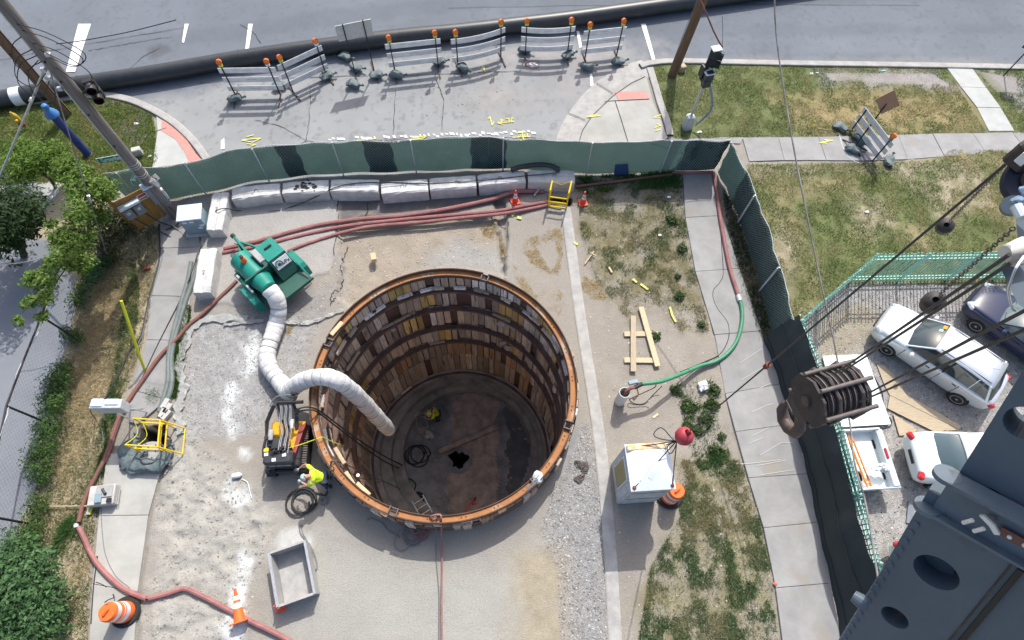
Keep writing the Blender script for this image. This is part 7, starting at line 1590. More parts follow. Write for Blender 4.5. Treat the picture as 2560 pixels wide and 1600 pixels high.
    MB().tube([(xb + .0, -.55, zb + .04), (xb - .12, -.1, zb + .1)], .012, 4).build('wiper', 'trim', r); MB().tube([(xb + .02, .15, zb + .04), (xb - .1, .6, zb + .08)], .012, 4).build('wiper', 'trim', r)
    return r
wg = car('silver station wagon parked at an angle on the gravel', 'car_silver', (15.93, 7.07), math.radians(133.6))
MB().box((.5, -.42, 1.47), (.12, .16, .006), 0, mx=Matrix.Rotation(.62, 3, 'Y')).build('sticker', 'sticker_orange', wg); MB().box((.55, -.24, 1.44), (.12, .12, .006), 0, mx=Matrix.Rotation(.62, 3, 'Y')).build('sticker', 'sticker_green', wg)
sd = car('white sedan seen from its rear corner beside the crane boom', 'car_white', (15.9, 3.38), math.radians(-5), 4.5, 1.72, 'sedan', 6)
c = at(2440, 815, .3); h = math.radians(128); v = Matrix.Rotation(h, 3, 'Z') @ Vector((1.3, .80, 0)); car('dark blue car at the right edge beyond the silver wagon', 'car_blue', (c.x - v.x, c.y - v.y), h, 4.3, 1.7, 'sedan', 6)
c = at(2230, 1400, .6); car('white car whose rounded corner peeks out under the crane boom', 'car_white', (c.x + 2.1, c.y - .55), math.radians(-8), 4.3, 1.7, 'wagon', 6)
# open white utility bed with a ladder
ub = empty('utility_bed', (12.3, 3.58, 0), 0, 'open white utility trailer bed beside the green picket fence', 'trailer')
MB().box((-.08, 0, .5), (1.0, 1.86, .06)).build('floor_plate', 'truck_white', ub)
MB().box((-.08, .94, .68), (1.2, .05, .44)).build('headboard', 'truck_white', ub); MB().box((0, -.94, .66), (1.3, .04, .3)).build('tailgate', 'light_metal', ub)
MB().cbox((.52, 0, .68), (.22, 1.84, .34), .02).build('side_box', 'light_metal', ub); MB().cbox((-.62, 0, .66), (.08, 1.84, .3), .02).build('side_wall', 'truck_white', ub)
MB().cbox((.50, .12, .87), (.08, .34, .05), .015).build('marker_lamp', 'lens_red', ub)
for y in (.55, .75): MB().box((.52, y, .856), (.14, .16, .012)).build('latch_plate', 'galv', ub)
for y in (-.5, .5):
    for x in (-.45, .45): MB().lathe([(.1, -.09), (.28, -.09), (.28, .09), (.1, .09)], (x, y, .3), basis3((0, 0, 1), (1, 0, 0)), 16).build('wheel', 'rubber', ub, smooth=True)
mb = MB(); lump(mb, at(2200, 1168, .95), .2, (1.1, .8, .5), 8, 12, 7, .45); lump(mb, at(2214, 1172, .92), .15, (1, .9, .5), 9); tag(mb.build('rag', 'rag', smooth=True), 'pale bunched cloth on the edge of the white utility bed', 'rag')
ld = empty('ladder', at(2146, 1148, .6), 0, 'orange fibreglass ladder lying in the white utility bed', 'ladder')
a0, a1 = at(2116, 1082, .7), at(2168, 1216, .66); d = Vector((.13, 0, 0))
for s in (0, 1): MB().tube([a0 + d * s, a1 + d * s], .035, 6).build('side_rail', 'ladder_orange', ld, world=True)
for k in range(7): p = a0.lerp(a1, (k + .5) / 7); MB().tube([p, p + d], .018, 5).build('rung', 'alu', ld, world=True)
def sheet(name, px, t, m, label, z=.04, cat='sheet'):
    q = pxpoly(px); return tag(MB().prism(q, z, z + t).build(name, m), label, cat)
sheet('flat_panel', [(2052, 893), (2160, 889), (2222, 1063), (2100, 1070)], .05, 'panel_white', 'large flat white panel lying on gravel by the picket fence', .08, 'panel')
hose('cord', [(2162, 892, .03), (2185, 940, .03), (2205, 980, .03), (2212, 1030, .03), (2228, 1050, .03), (2225, 1066, .03), (2200, 1072, .03)], .014, 'cable', 'dark cord lying along the edge of the flat white panel', 'cord')
sheet('plywood_sheet', [(2216, 1022), (2222, 990), (2395, 1076), (2332, 1080)], .02, 'plywood', 'long plywood sheet on gravel between wagon and sedan', .05, 'plywood sheet')
sheet('plywood_sheet', [(2190, 912), (2210, 915), (2250, 960), (2262, 985), (2400, 1065), (2395, 1074), (2222, 988), (2208, 960)], .02, 'plywood', 'narrow plywood offcut beside the silver wagon', .03, 'plywood sheet')
sheet('plywood_sheet', [(2230, 1035), (2290, 1075), (2282, 1088), (2246, 1090)], .02, 'plywood', 'small plywood piece by the corner of the white panel', .04, 'plywood sheet')
plank_px('board', (2272, 1310), (2278, 1255), .2, .04, .03, 'grey_paint', 'dark grey board lying on gravel by the boom', 'board')

# ------------------------------------------------------------------ crane: boom, hook block, ball
crane = empty('crane_boom', at(2420, 1300, 15.5), 0, 'massive blue-grey crane boom crossing the bottom right corner', 'crane')
L1, L2 = at(2185, 1515, 15.3), at(2568, 918, 17.2); ax = (L2 - L1).normalized(); mid = (L1 + L2) / 2; nr = (Vector((0, 0, CAMZ)) - mid); nr = (nr - ax * nr.dot(ax)).normalized(); wd = ax.cross(nr)
if wd.dot(at(2500, 1500, 15.3) - L1) < 0: wd = -wd
LB = (L2 - L1).length
def bp(s, t, o=0.0): return L1 + ax * s + wd * t + nr * o
def bpx(px, py, o=0.0):
    p = at_plane(px, py, L1 + nr * o, nr); d = p - L1; return d.dot(ax), d.dot(wd)
def plate_holes(outline, holes, off, th, name, m, inner=None):
    bm = bmesh.new(); ed = []
    def loop(pts):
        v = [bm.verts.new(bp(s, t, off)) for s, t in pts]; return [bm.edges.new((v[i], v[(i + 1) % len(v)])) for i in range(len(v))]
    ed += loop(outline); hl = []
    for (s, t, r) in holes: hl.append(loop([(s + r * math.cos(a), t + r * math.sin(a)) for a in np.linspace(0, 2 * math.pi, 33)[:-1]]))
    bmesh.ops.triangle_fill(bm, edges=ed + [e for h in hl for e in h], use_beauty=True)
    ex = bmesh.ops.extrude_face_region(bm, geom=list(bm.faces)); vv = [g for g in ex['geom'] if isinstance(g, bmesh.types.BMVert)]
    bmesh.ops.translate(bm, verts=vv, vec=-nr * th); bmesh.ops.recalc_face_normals(bm, faces=bm.faces)
    inv = root_matrix(crane).inverted(); bm.transform(inv); me = bpy.data.meshes.new(name); bm.to_mesh(me); bm.free(); me.materials.append(MT[m])
    o = bpy.data.objects.new(name, me); COL.objects.link(o); o.parent = crane; return o
BW = 2.2; sj, _ = bpx(2345, 1208)
h1 = bpx(2470, 1248); h2 = bpx(2348, 1417); h3 = bpx(2566, 1060); h4 = bpx(2245, 1530)
plate_holes([(sj - .02, .0), (LB + 1.6, -.02), (LB + 1.6, BW), (sj - .02, BW)], [(*h1, .08), (*h3, .10)], 0.0, .22, 'upper_side_plate', 'boom')
plate_holes([(-1.2, -.05), (sj - .03, -.08), (sj - .03, BW), (-1.2, BW)], [(*h2, .125), (*h4, .085)], .06, .3, 'lower_side_plate', 'boom')
MB().add([bp(s, t, o) for s in (-1.2, LB + 1.6) for t, o in ((.12, -.22), (BW, -.22), (BW, -1.0), (.12, -1.0))], [(0, 1, 2, 3), (4, 7, 6, 5), (0, 4, 5, 1), (1, 5, 6, 2), (2, 6, 7, 3), (3, 7, 4, 0)]).build('boom_core', 'crane_dark', crane, world=True)
def bbox2(s0, s1, t0, t1, o0, o1, name, m):
    return MB().add([bp(s, t, o) for s in (s0, s1) for t, o in ((t0, o0), (t1, o0), (t1, o1), (t0, o1))], [(0, 1, 2, 3), (4, 7, 6, 5), (0, 4, 5, 1), (1, 5, 6, 2), (2, 6, 7, 3), (3, 7, 4, 0)]).build(name, m, crane, world=True)
# recess floor in the big round opening, leaving a dark sliver
Rf = MB(); c = bp(h2[0], h2[1], -.16); fl_ = [bp(h2[0] + .15 * math.cos(a), h2[1] + .15 * math.sin(a), -.2) for a in np.linspace(0, 2 * math.pi, 25)[:-1]]
Rf.flat([p for p in [bp(h2[0] - .14, h2[1] - .14, -.1), bp(h2[0] + .14, h2[1] - .14, -.1), bp(h2[0] + .14, h2[1] + .03, -.1), bp(h2[0] - .14, h2[1] + .10, -.1)]]); Rf.build('recess_floor', 'boom', crane, world=True)
# joint flange with lug plates, bolts and worn yellow-red strip
bbox2(sj - .13, sj + .13, -.02, BW, .05, .075, 'joint_flange', 'boom_edge'); bbox2(sj - .15, sj - .13, -.03, .95, .02, .13, 'joint_rib', 'boom_edge'); bbox2(sj + .13, sj + .155, -.05, .95, .02, .15, 'joint_rib', 'boom_edge')
for s0 in (-.16, .122):
    a = bp(sj + s0 + .02, -.04, .075); MB().lathe([(.0, -.015), (.075, -.015), (.075, .015), (0, .015)], a, basis3(nr, ax), 20).build('lug_ear', 'boom_edge', crane, world=True)
q = bpx(2505, 1340, .13); bbox2(q[0] - .03, q[0] + .03, q[1] - .02, q[1] + .2, .09, .1, 'wear_strip', 'boom_rust')
for k in range(3): p = bp(q[0], q[1] + .03 + k * .07, .1); MB().lathe([(.012, 0), (.012, .012), (0, .014)], p, basis3(ax, nr), 8).build('bolt', 'flaked_white', crane, world=True)
q = bpx(2418, 1290, .13); 
for k, (ds, dt) in enumerate([(0, 0), (-.015, .06)]): p = bp(q[0] + ds, q[1] + dt, .16); MB().tube([p - ax * .035, p + wd * .03 + ax * .02], .012, 8).build('pin', 'flaked_white', crane, world=True)
q = bpx(2436, 1285, .13); MB().slab([bp(q[0] + s, q[1] + t, .15) for s, t in ((.02, .02), (.035, .04), (.01, .10), (-.03, .14), (-.045, .12), (-.01, .08))], nr, .02).build('keeper_plate', 'flaked_white', crane, world=True)
q0 = bpx(2455, 1520); bbox2(-1.2, sj - .2, q0[1], q0[1] + .03, .06, .085, 'weld_seam', 'black')
sm_ = MB(); 
for s in np.arange(-1.0, LB + 1.3, 2.5): pass
sm_.tube([bp(-1.2, .42, .065), bp(sj - .2, .42, .065)], .006, 4); sm_.build('weld_seam', 'crane_dark', crane, world=True); MB().tube([bp(sj + .2, .50, .006), bp(LB + 1.6, .44, .006)], .006, 4).build('weld_seam', 'crane_dark', crane, world=True)
bt = MB()
for s in np.arange(-1.1, sj - .25, .085): bt.lathe([(.03, -.1), (.03, .05), (.02, .07)], bp(s, -.045, 0), basis3(ax, nr), 6)
tag(bt.build('edge_bolt', 'boom', crane, world=True), kind='stuff')
e = at(2170, 1515, 15.5); MB().lathe([(.03, 0), (.045, .02), (.05, .05), (.04, .1)], e, basis3(ax, -wd), 14).build('end_roller', 'boom', crane, world=True)
hn = at(2555, 1345, 15.9); mb = MB(); lump(mb, hn, .12, (1, .8, .6), 3); mb.build('flaked_lug', 'flaked_white', crane, smooth=True, world=True)
# boom head at the right edge
bh = empty('boom_head', at(2570, 560, 16.2), 0, 'blue-grey crane boom head with sheaves at the right edge', 'crane head')
q = [at(*p, 16.4) for p in [(2500, 668), (2530, 640), (2760, 700), (2760, 900), (2545, 760)]]; nn = (Vector((0, 0, CAMZ)) - at(2600, 700, 16.4)).normalized()
MB().slab(q, nn, .4).build('head_plate', 'boom', bh, world=True)
q = [at(*p, 16.3) for p in [(2535, 520), (2560, 470), (2780, 440), (2780, 700), (2560, 640), (2545, 600)]]; MB().slab(q, nn, .3).build('head_plate', 'boom', bh, world=True)
c = at(2588, 452, 16.6); R = basis3((1, 0, 0), (-.55, -.25, .8)); MB().lathe([(.09, -.03), (.18, -.05), (.2, -.03), (.185, 0), (.2, .03), (.18, .05), (.09, .03)], c, R, 32).build('sheave', 'navy_hose', bh, smooth=True, world=True)
MB().lathe([(.0, .04), (.09, .04), (.09, .06), (0, .06)], c, R, 20).build('sheave_hub', 'crane_dark', bh, world=True)
MB().cbox(at(2566, 385, 16.7), (.18, .16, .2), .02, .5).build('limit_switch', 'crane_dark', bh, world=True); MB().cbox(at(2556, 398, 16.82), (.015, .06, .09), .004, .5).build('switch_label', 'reflective', bh, world=True)
for p, s, rz in [((2530, 503, 16.7), (.16, .1, .08), .4), ((2545, 515, 16.75), (.12, .08, .08), -.4), ((2556, 480, 16.8), (.14, .16, .06), .2), ((2565, 525, 16.7), (.12, .12, .12), .9)]: MB().cbox(at(p[0] + 12, p[1], p[2]), [q * .62 for q in s], .015, rz).build('bracket', 'blue_steel', bh, world=True)
MB().lathe([(0, -.03), (.07, -.03), (.07, .03), (0, .03)], at(2530, 515, 16.55), R, 18).build('end_cap', 'boom', bh, smooth=True, world=True)
MB().tube([at(2540, 515, 16.8), at(2556, 545, 16.8)], .035, 10).build('threaded_pin', 'light_metal', bh, world=True)
MB().tube([at(2512, 632, 16.6), at(2560, 618, 16.6)], [.05, .075], 12).build('painted_lug', 'flaked_white', bh, smooth=True, world=True); MB().cbox(at(2548, 638, 16.5), (.2, .14, .1), .03, .2).build('painted_lug', 'flaked_white', bh, world=True)
MB().tube(spline([at(2560, 640, 16.8), at(2540, 670, 16.8), at(2527, 705, 16.7), at(2521, 730, 16.6), at(2530, 770, 16.3), at(2538, 778, 16.2)], 6), .008, 5).build('wire_lead', 'reflective', bh, world=True)
# hook block
HB = at(2078, 985, 10.9); ua = math.radians(12); u = Vector((math.cos(ua), math.sin(ua), 0)); vv_ = Vector((-math.sin(ua), math.cos(ua), 0)); zz_ = Vector((0, 0, 1))
hbk = empty('hook_block', HB, 0, 'heavy dark multi-sheave hook block with a single hook, hanging over the fence', 'hook block')
Rx = basis3((0, 0, 1), u)
def lx(a, b, c_): return HB + u * a + vv_ * b + zz_ * c_
octo = [(.46 * math.cos(a), .40 * math.sin(a)) for a in np.linspace(math.pi / 8, 2 * math.pi + math.pi / 8, 9)[:-1]]
for s in (-.38, .40):
    MB().slab([lx(s, y, z) for y, z in octo], u, .045).build('cheek_plate', 'crane_dark', hbk, world=True)
for k in range(7):
    s = -.30 + k * .1; MB().lathe([(.05, -.03), (.30, -.03), (.385, -.04), (.39, -.03), (.35, 0), (.39, .03), (.385, .04), (.30, .03), (.05, .03)], lx(s, 0, 0), Rx, 28).build('sheave', 'crane_dark', hbk, smooth=True, world=True)
    MB().lathe([(.388, -.008), (.398, -.008), (.398, .008), (.388, .008)], lx(s + .035, 0, 0), Rx, 28, closed=True).build('sheave_rim', 'crane_edge', hbk, world=True)
for y, z in [(.36, .26), (.30, -.36), (-.40, .22), (-.36, -.28), (0, .44)]: MB().tube([lx(-.42, y, z), lx(.46, y, z)], .035, 10).build('tie_bar', 'crane_edge', hbk, smooth=True, world=True)
for s in (-.16, .24):
    ring_ = [lx(s, .47 * math.cos(a), .43 * math.sin(a)) for a in np.linspace(math.pi / 8, 2 * math.pi + math.pi / 8, 9)]; MB().tube(ring_, .026, 4, False).build('strap', 'crane_edge', hbk, world=True)
MB().lathe([(.09, 0), (.09, .06), (.05, .07)], lx(-.41, 0, 0), basis3((0, 0, 1), -u), 16).build('axle_cap', 'crane_hook', hbk, smooth=True, world=True)
MB().add([lx(a, b, c_) for c_, wv, wu in ((-.36, .3, .40), (-.7, .22, .34)) for a, b in ((-wu, -wv), (wu * .3, -wv), (wu * .3, wv), (-wu, wv))], [(0, 3, 2, 1), (4, 5, 6, 7), (0, 1, 5, 4), (1, 2, 6, 5), (2, 3, 7, 6), (3, 0, 4, 7)]).build('trunnion_housing', 'crane_dark', hbk, world=True)
MB().lathe([(.0, 0), (.16, 0), (.18, .05), (.18, .2), (.14, .24)], lx(-.05, 0, -.95), None, 18).build('swivel', 'crane_dark', hbk, smooth=True, world=True)
hp_ = []; hr = []
for t, rr in [((0, -.85), .085), ((-.02, -1.0), .085), ((.1, -1.1), .09), ((.22, -1.24), .10), ((.24, -1.42), .115), ((.12, -1.56), .12), ((-.06, -1.6), .115), ((-.22, -1.5), .10), ((-.27, -1.36), .075), ((-.26, -1.26), .045)]: hp_.append(lx(-.05, -t[0], t[1])); hr.append(rr)
MB().tube(hp_, hr, 12).build('hook', 'crane_hook', hbk, smooth=True, world=True)
MB().box(lx(-.05, .18, -1.22), (.03, .28, .05), ua).build('safety_latch', 'crane_edge', hbk, world=True)
for k in range(3): MB().tube([lx(-.36 + k * .05, .25, -.42), lx(-.36 + k * .05, .34, -.3)], .02, 6).build('bolt', 'crane_edge', hbk, world=True)
for k, (a, b, lab) in enumerate([((2090, 932, 11.65), (2524, 636, 16.9), 'upper left wire rope of the four holding the hook block'), ((2106, 929, 11.65), (2530, 655, 16.7), 'second wire rope of the four holding the hook block'), ((2171, 983, 11.5), (2640, 735, 16.9), 'third wire rope, leaving the right side of the hook block'), ((2150, 1004, 11.4), (2640, 790, 16.6), 'lowest wire rope, leaving the right side of the hook block')]):
    tag(MB().tube([at(*a), at(*b)], .013, 8).build('wire_rope', 'rope', smooth=True), lab, 'wire rope', 'wire ropes of the crane')
# headache ball
BC = at(1711, 1090, 3.15); hbl = empty('overhaul_ball', BC, 0, 'round red steel overhaul ball above the corner of the hopper box', 'crane ball')
MB().lathe([(.09, -.25), (.2, -.2), (.26, -.08), (.265, .03), (.23, .13), (.16, .2), (.10, .22), (.09, .12), (.08, 0)], BC, basis3((1, 0, 0), (.25, .18, .95)), 26).build('ball', 'ball_red', hbl, smooth=True, world=True)
MB().tube([BC + Vector((0, 0, .1)), BC + Vector((.06, .05, .38))], .045, 10).build('rope_socket', 'ball_red', hbl, smooth=True, world=True); MB().tube([BC + Vector((0, 0, -.2)), BC + Vector((0, 0, -.36))], .03, 8).build('hook_shank', 'crane_dark', hbl, world=True)
ca, cb_ = BC + Vector((.07, .06, .4)), at(2548, 382, 16.0); tag(MB().tube([ca, cb_], [.018, .014], 8).build('wire_rope', 'rope', smooth=True), 'long single wire rope rising from the red ball to the boom head', 'wire rope', 'wire ropes of the crane')
p = at(2208, 704, 10.0); mk = (cb_ - ca).normalized(); t = (p - ca).dot(mk); p = ca + mk * t; tag(MB().tube([p - mk * .09, p + mk * .09], .05, 10).build('rope_marker', 'hydrant_red', smooth=True), 'small red sleeve on the single wire rope', 'rope marker')
def weight(c0, c1, label):
    a, b = at(*c0), at(*c1); d = (b - a).normalized(); r = empty('limit_weight', a, 0, label, 'limit weight', 'limit weights on the wire ropes')
    MB().lathe([(.06, -.13), (.09, -.12), (.098, -.05), (.098, .07), (.07, .10), (.03, .11), (.03, .05), (0, .05)], a, basis3(d.orthogonal(), d), 18).build('weight_body', 'crane_dark', r, smooth=True, world=True)
    ch = MB(); n = int((b - a).length / .056); sd_ = d.orthogonal().normalized(); s2 = d.cross(sd_)
    for i in range(2, n):
        c = a + d * i * .056 + sd_ * .10; w_ = sd_ if i % 2 else s2; ch.tube([c + d * .034 * math.cos(q) + w_ * .015 * math.sin(q) for q in np.linspace(0, 6.283, 9)], .0055, 4, False)
    tag(ch.build('chain', 'crane_edge', r, world=True), kind='stuff')
weight((2362, 566, 13.7), (2548, 378, 16.3), 'dark weight on a chain around the single wire rope'); weight((2332, 756, 14.9), (2520, 590, 16.6), 'dark weight on a chain around the hook block ropes')

# ------------------------------------------------------------------ people
def skin(name, joints, bones, m, parent, sub=2, root=0):
    me = bpy.data.meshes.new(name); inv = root_matrix(parent).inverted(); me.from_pydata([tuple(inv @ Vector(j[0])) for j in joints], bones, []); o = bpy.data.objects.new(name, me); COL.objects.link(o)
    md = o.modifiers.new('skin', 'SKIN'); md.branch_smoothing = .6; md.use_smooth_shade = True
    for i, j in enumerate(joints):
        r = j[1] if isinstance(j[1], tuple) else (j[1], j[1]); me.skin_vertices[0].data[i].radius = r; me.skin_vertices[0].data[i].use_root = (i == root)
    s = o.modifiers.new('sub', 'SUBSURF'); s.levels = sub; s.render_levels = sub
    dg = bpy.context.evaluated_depsgraph_get(); m2 = bpy.data.meshes.new_from_object(o.evaluated_get(dg)); o.modifiers.clear(); o.data = m2; m2.name = name; m2.materials.clear(); m2.materials.append(MT[m])
    m2.polygons.foreach_set('use_smooth', [True] * len(m2.polygons)); o.parent = parent; return o
def hand(P, elbow, wrist, grip, m, parent, name='hand'):
    """palm, four unequal bent fingers and a side thumb, growing out of the wrist"""
    d = (Vector(wrist) - Vector(elbow)).normalized(); s = d.cross(Vector(grip)).normalized(); g = s.cross(d).normalized(); w = Vector(wrist); J = [(w, .03), (w + d * .05, (.04, .022)), (w + d * .09, (.042, .02))]; B = [(0, 1), (1, 2)]
    for k, L in enumerate((.07, .08, .075, .06)):
        o = s * (-.03 + .02 * k); i = len(J); J += [(w + d * .10 + o, .010), (w + d * (.10 + L * .5) + o - g * .015, .009), (w + d * (.10 + L * .7) + o - g * .05, .008)]; B += [(2, i), (i, i + 1), (i + 1, i + 2)]
    i = len(J); J += [(w + d * .04 - s * .045, .012), (w + d * .085 - s * .065 - g * .02, .010)]; B += [(1, i), (i, i + 1)]
    return skin(name, J, B, m, parent, 1)
def person(label, hips, chest, neck, head, armL, armR, legL, legR, hat, shirt='hivis', s=1.0):
    """each arm: shoulder, elbow, wrist; each leg: hip, knee, ankle, toe (world points)"""
    r = empty('person', (hips.x, hips.y, min(legL[2].z, legR[2].z) - .08), 0, label, 'person'); V = Vector
    hd = (head - neck).normalized()
    J = [(hips, (.15, .12)), (hips.lerp(chest, .5), (.14, .115)), (chest, (.16, .12)), (neck, .06), (neck.lerp(head, .45), .07), (head, .095), (head + hd * .07, .075)]; B = [(0, 1), (1, 2), (2, 3), (3, 4), (4, 5), (5, 6)]
    for a in (armL, armR): i = len(J); J += [(a[0], .062), (a[0].lerp(a[1], .6), .05), (a[1], .043), (a[1].lerp(a[2], .4), .042), (a[2], .028)]; B += [(2, i), (i, i + 1), (i + 1, i + 2), (i + 2, i + 3), (i + 3, i + 4)]
    for l in (legL, legR): i = len(J); J += [(l[0], .095), (l[0].lerp(l[1], .5), .08), (l[1], .06), (l[1].lerp(l[2], .4), .058), (l[2], .038), (l[3], .035)]; B += [(0, i)] + [(i + k, i + k + 1) for k in range(5)]
    body = skin('body', J, B, 'skin', r)
    JS = [(hips, (.185, .155)), (hips.lerp(chest, .5), (.185, .155)), (chest, (.20, .155)), (neck.lerp(chest, .15), .085)]; BS = [(0, 1), (1, 2), (2, 3)]
    for a in (armL, armR): i = len(JS); JS += [(a[0], .085), (a[0].lerp(a[1], .75), .075)]; BS += [(2, i), (i, i + 1)]
    skin('shirt', JS, BS, shirt, r, 2, 1)
    JP = [(hips.lerp(chest, -.05), (.165, .135))]; BP = []
    for l in (legL, legR): i = len(JP); JP += [(l[0], .11), (l[0].lerp(l[1], .5), .095), (l[1], .078), (l[1].lerp(l[2], .5), .075), (l[1].lerp(l[2], .96), .07)]; BP += [(0, i)] + [(i + k, i + k + 1) for k in range(4)]
    skin('trousers', JP, BP, 'denim', r)
    for l in (legL, legR): skin('boot', [(l[2] + V((0, 0, .05)), .055), (l[2] + V((0, 0, -.02)), .055), (l[3], .048), (l[3] + (l[3] - l[2]).normalized() * .05, .04)], [(0, 1), (1, 2), (2, 3)], 'boot', r, 1)
    fw = (head - chest); fw.z = 0; fw = fw.normalized() if fw.length > 1e-3 else V((-1, 0, 0)); face = (fw * .6 - V((0, 0, .8)) + hd * .1); face = (face - hd * face.dot(hd)).normalized(); sd2 = hd.cross(face).normalized()
    nb = MB(); lump(nb, head + face * .105 - hd * .005, .018, (1, 1, 1.2), 1, 8, 5, .1); nb.build('nose', 'skin', r, smooth=True, world=True)
    for q in (-1, 1): e = MB(); lump(e, head + sd2 * q * .095, .025, (.6, 1, 1.2), 2, 8, 5, .1); e.build('ear', 'skin', r, smooth=True, world=True); e = MB(); lump(e, head + face * .093 + sd2 * q * .035 + hd * .02, .011, (1, 1, 1), 3, 8, 5, 0); e.build('eye', 'black', r, smooth=True, world=True)
    MB().box(head + face * .095 - hd * .05, (.04, .012, .008), mx=basis3(sd2, hd)).build('mouth', 'ball_red', r, world=True)
    ht = MB(); R = basis3(face, hd)
    if hat == 'bandana': ht.lathe([(.112, .005), (.115, .04), (.10, .09), (.06, .125), (0, .135)], head, R, 20); ht.build('bandana', 'bandana', r, smooth=True, world=True); MB().tube([head - face * .10 + hd * .02, head - face * .17 - hd * .01], [.035, .02], 8).build('bandana_knot', 'bandana', r, smooth=True, world=True)
    else: ht.lathe([(.17, .03), (.17, .045), (.13, .05), (.125, .1), (.09, .15), (0, .17)], head, R, 20); ht.build('hard_hat', 'hardhat', r, smooth=True, world=True)
    for a in (armL, armR): hand(r, a[1], a[2], V((0, 0, 1)), 'glove', r)
    return r
hips = at(803, 1193, .98); chest = at(783, 1189, 1.26); neck = at(773, 1190, 1.36); head = at(762, 1193, 1.40)
person('bending worker in a yellow-green shirt and bandana leaning over the excavator', hips, chest, neck, head, (at(780, 1207, 1.22), at(770, 1216, 1.0), at(752, 1204, .88)), (at(779, 1172, 1.24), at(764, 1161, 1.12), at(748, 1171, .95)),
       (hips + Vector((0, -.1, -.06)), hips + Vector((-.03, -.13, -.5)), hips + Vector((.10, -.13, -.88)), hips + Vector((-.06, -.15, -.93))), (hips + Vector((0, .1, -.06)), hips + Vector((-.06, .13, -.5)), hips + Vector((.06, .15, -.88)), hips + Vector((-.1, .17, -.93))), 'bandana')
w = at(1090, 1050, FZ); V = Vector; hips = w + V((.15, .05, .95)); chest = w + V((0, 0, 1.3)); neck = w + V((-.12, -.06, 1.48)); head = w + V((-.2, -.1, 1.58))
person('worker in a yellow-green vest and hard hat on the dark shaft floor', hips, chest, neck, head, (chest + V((0, -.2, .05)), chest + V((-.15, -.28, -.18)), chest + V((-.38, -.2, -.2))), (chest + V((.02, .2, .05)), chest + V((-.1, .28, -.2)), chest + V((-.34, .12, -.24))),
       (hips + V((0, -.1, -.06)), hips + V((-.05, -.12, -.5)), hips + V((.02, -.12, -.87)), hips + V((-.14, -.13, -.92))), (hips + V((0, .1, -.06)), hips + V((-.02, .13, -.5)), hips + V((.1, .14, -.87)), hips + V((-.05, .16, -.92))), 'hard')

# ------------------------------------------------------------------ trees and shrubs on the left
def foliage(clumps, leaf, cols, parent, name='crown', squash=.75, flat=.5):
    P = []; Nn = []; Cc = []
    for (c, r, n) in clumps:
        d = RNG.normal(0, 1, (n, 3)); d /= np.linalg.norm(d, axis=1)[:, None]; rad = r * RNG.random(n) ** .45 * (1 + .35 * np.sin(d[:, 0] * 5 + c[0]) * np.sin(d[:, 1] * 4 + c[1]))
        p = d * rad[:, None]; p[:, 2] *= squash; P.append(p + np.array(c)); Nn.append(d)
        b = RNG.uniform(.65, 1.3, (n, 1)); mix = RNG.random((n, 1)); Cc.append((np.array(cols[0]) * (1 - mix) + np.array(cols[1]) * mix) * b)
    P = np.vstack(P); N = len(P); Cc = np.vstack(Cc); P[:, 2] = np.maximum(P[:, 2], .04)
    nn = np.vstack(Nn) * (1 - flat) + np.array([0, 0, flat]) + RNG.normal(0, .35, (N, 3)); nn /= np.linalg.norm(nn, axis=1)[:, None]
    t = np.cross(nn, RNG.normal(0, 1, (N, 3))); t /= np.linalg.norm(t, axis=1)[:, None] + 1e-9; b = np.cross(nn, t); s = leaf * RNG.uniform(.35, 1.5, (N, 1))
    co = np.stack([P - t * s, P - b * s * .45 + nn * s * .12, P + t * s, P + b * s * .45 + nn * s * .12], 1); inv = np.array(root_matrix(parent).inverted()); co = co.reshape(-1, 3); co = co @ inv[:3, :3].T + inv[:3, 3]
    i = np.arange(N)[:, None] * 4; fs = np.vstack([i + [[0, 1, 2]], i + [[0, 2, 3]]]); return tri_object(name, co, fs, np.repeat(Cc, 4, 0), 'leaf', None, parent)
def tree(name, label, base, clumps, leaf, cols, cat='tree', tr=.07, group=None, sq=.75, trunk=True, flat=.5):
    b = at(*base) if len(base) == 2 else Vector(base); r = empty(name, (b.x, b.y, 0), 0, label, cat, group); cl = [((at(px, py, z)), rad, n) for px, py, z, rad, n in clumps]
    foliage([(tuple(c), rad, n) for c, rad, n in cl], leaf, cols, r, squash=sq, flat=flat)
    if trunk:
        mb = MB(); top = sum((c for c, _, _ in cl), Vector()) / len(cl); fork = b.lerp(top, .45); mb.tube(spline([b, b.lerp(fork, .5) + Vector((.05, .03, .1)), fork], 4), [tr * (1 - .4 * k / 8) for k in range(9)], 8)
        mb.build('trunk', 'bark', r, smooth=True, world=True)
        for c, rad, n in cl: m = fork.lerp(c, .55) + Vector((0, 0, .25)); MB().tube(spline([fork, m, c], 4), [tr * .5 * (1 - .85 * k / 8) for k in range(9)], 5).build('limb', 'bark', r, smooth=True, world=True)
    return r
BR = ((.085, .165, .025), (.16, .24, .045)); MID = ((.045, .10, .022), (.075, .145, .03)); DK = ((.022, .05, .018), (.045, .085, .025))
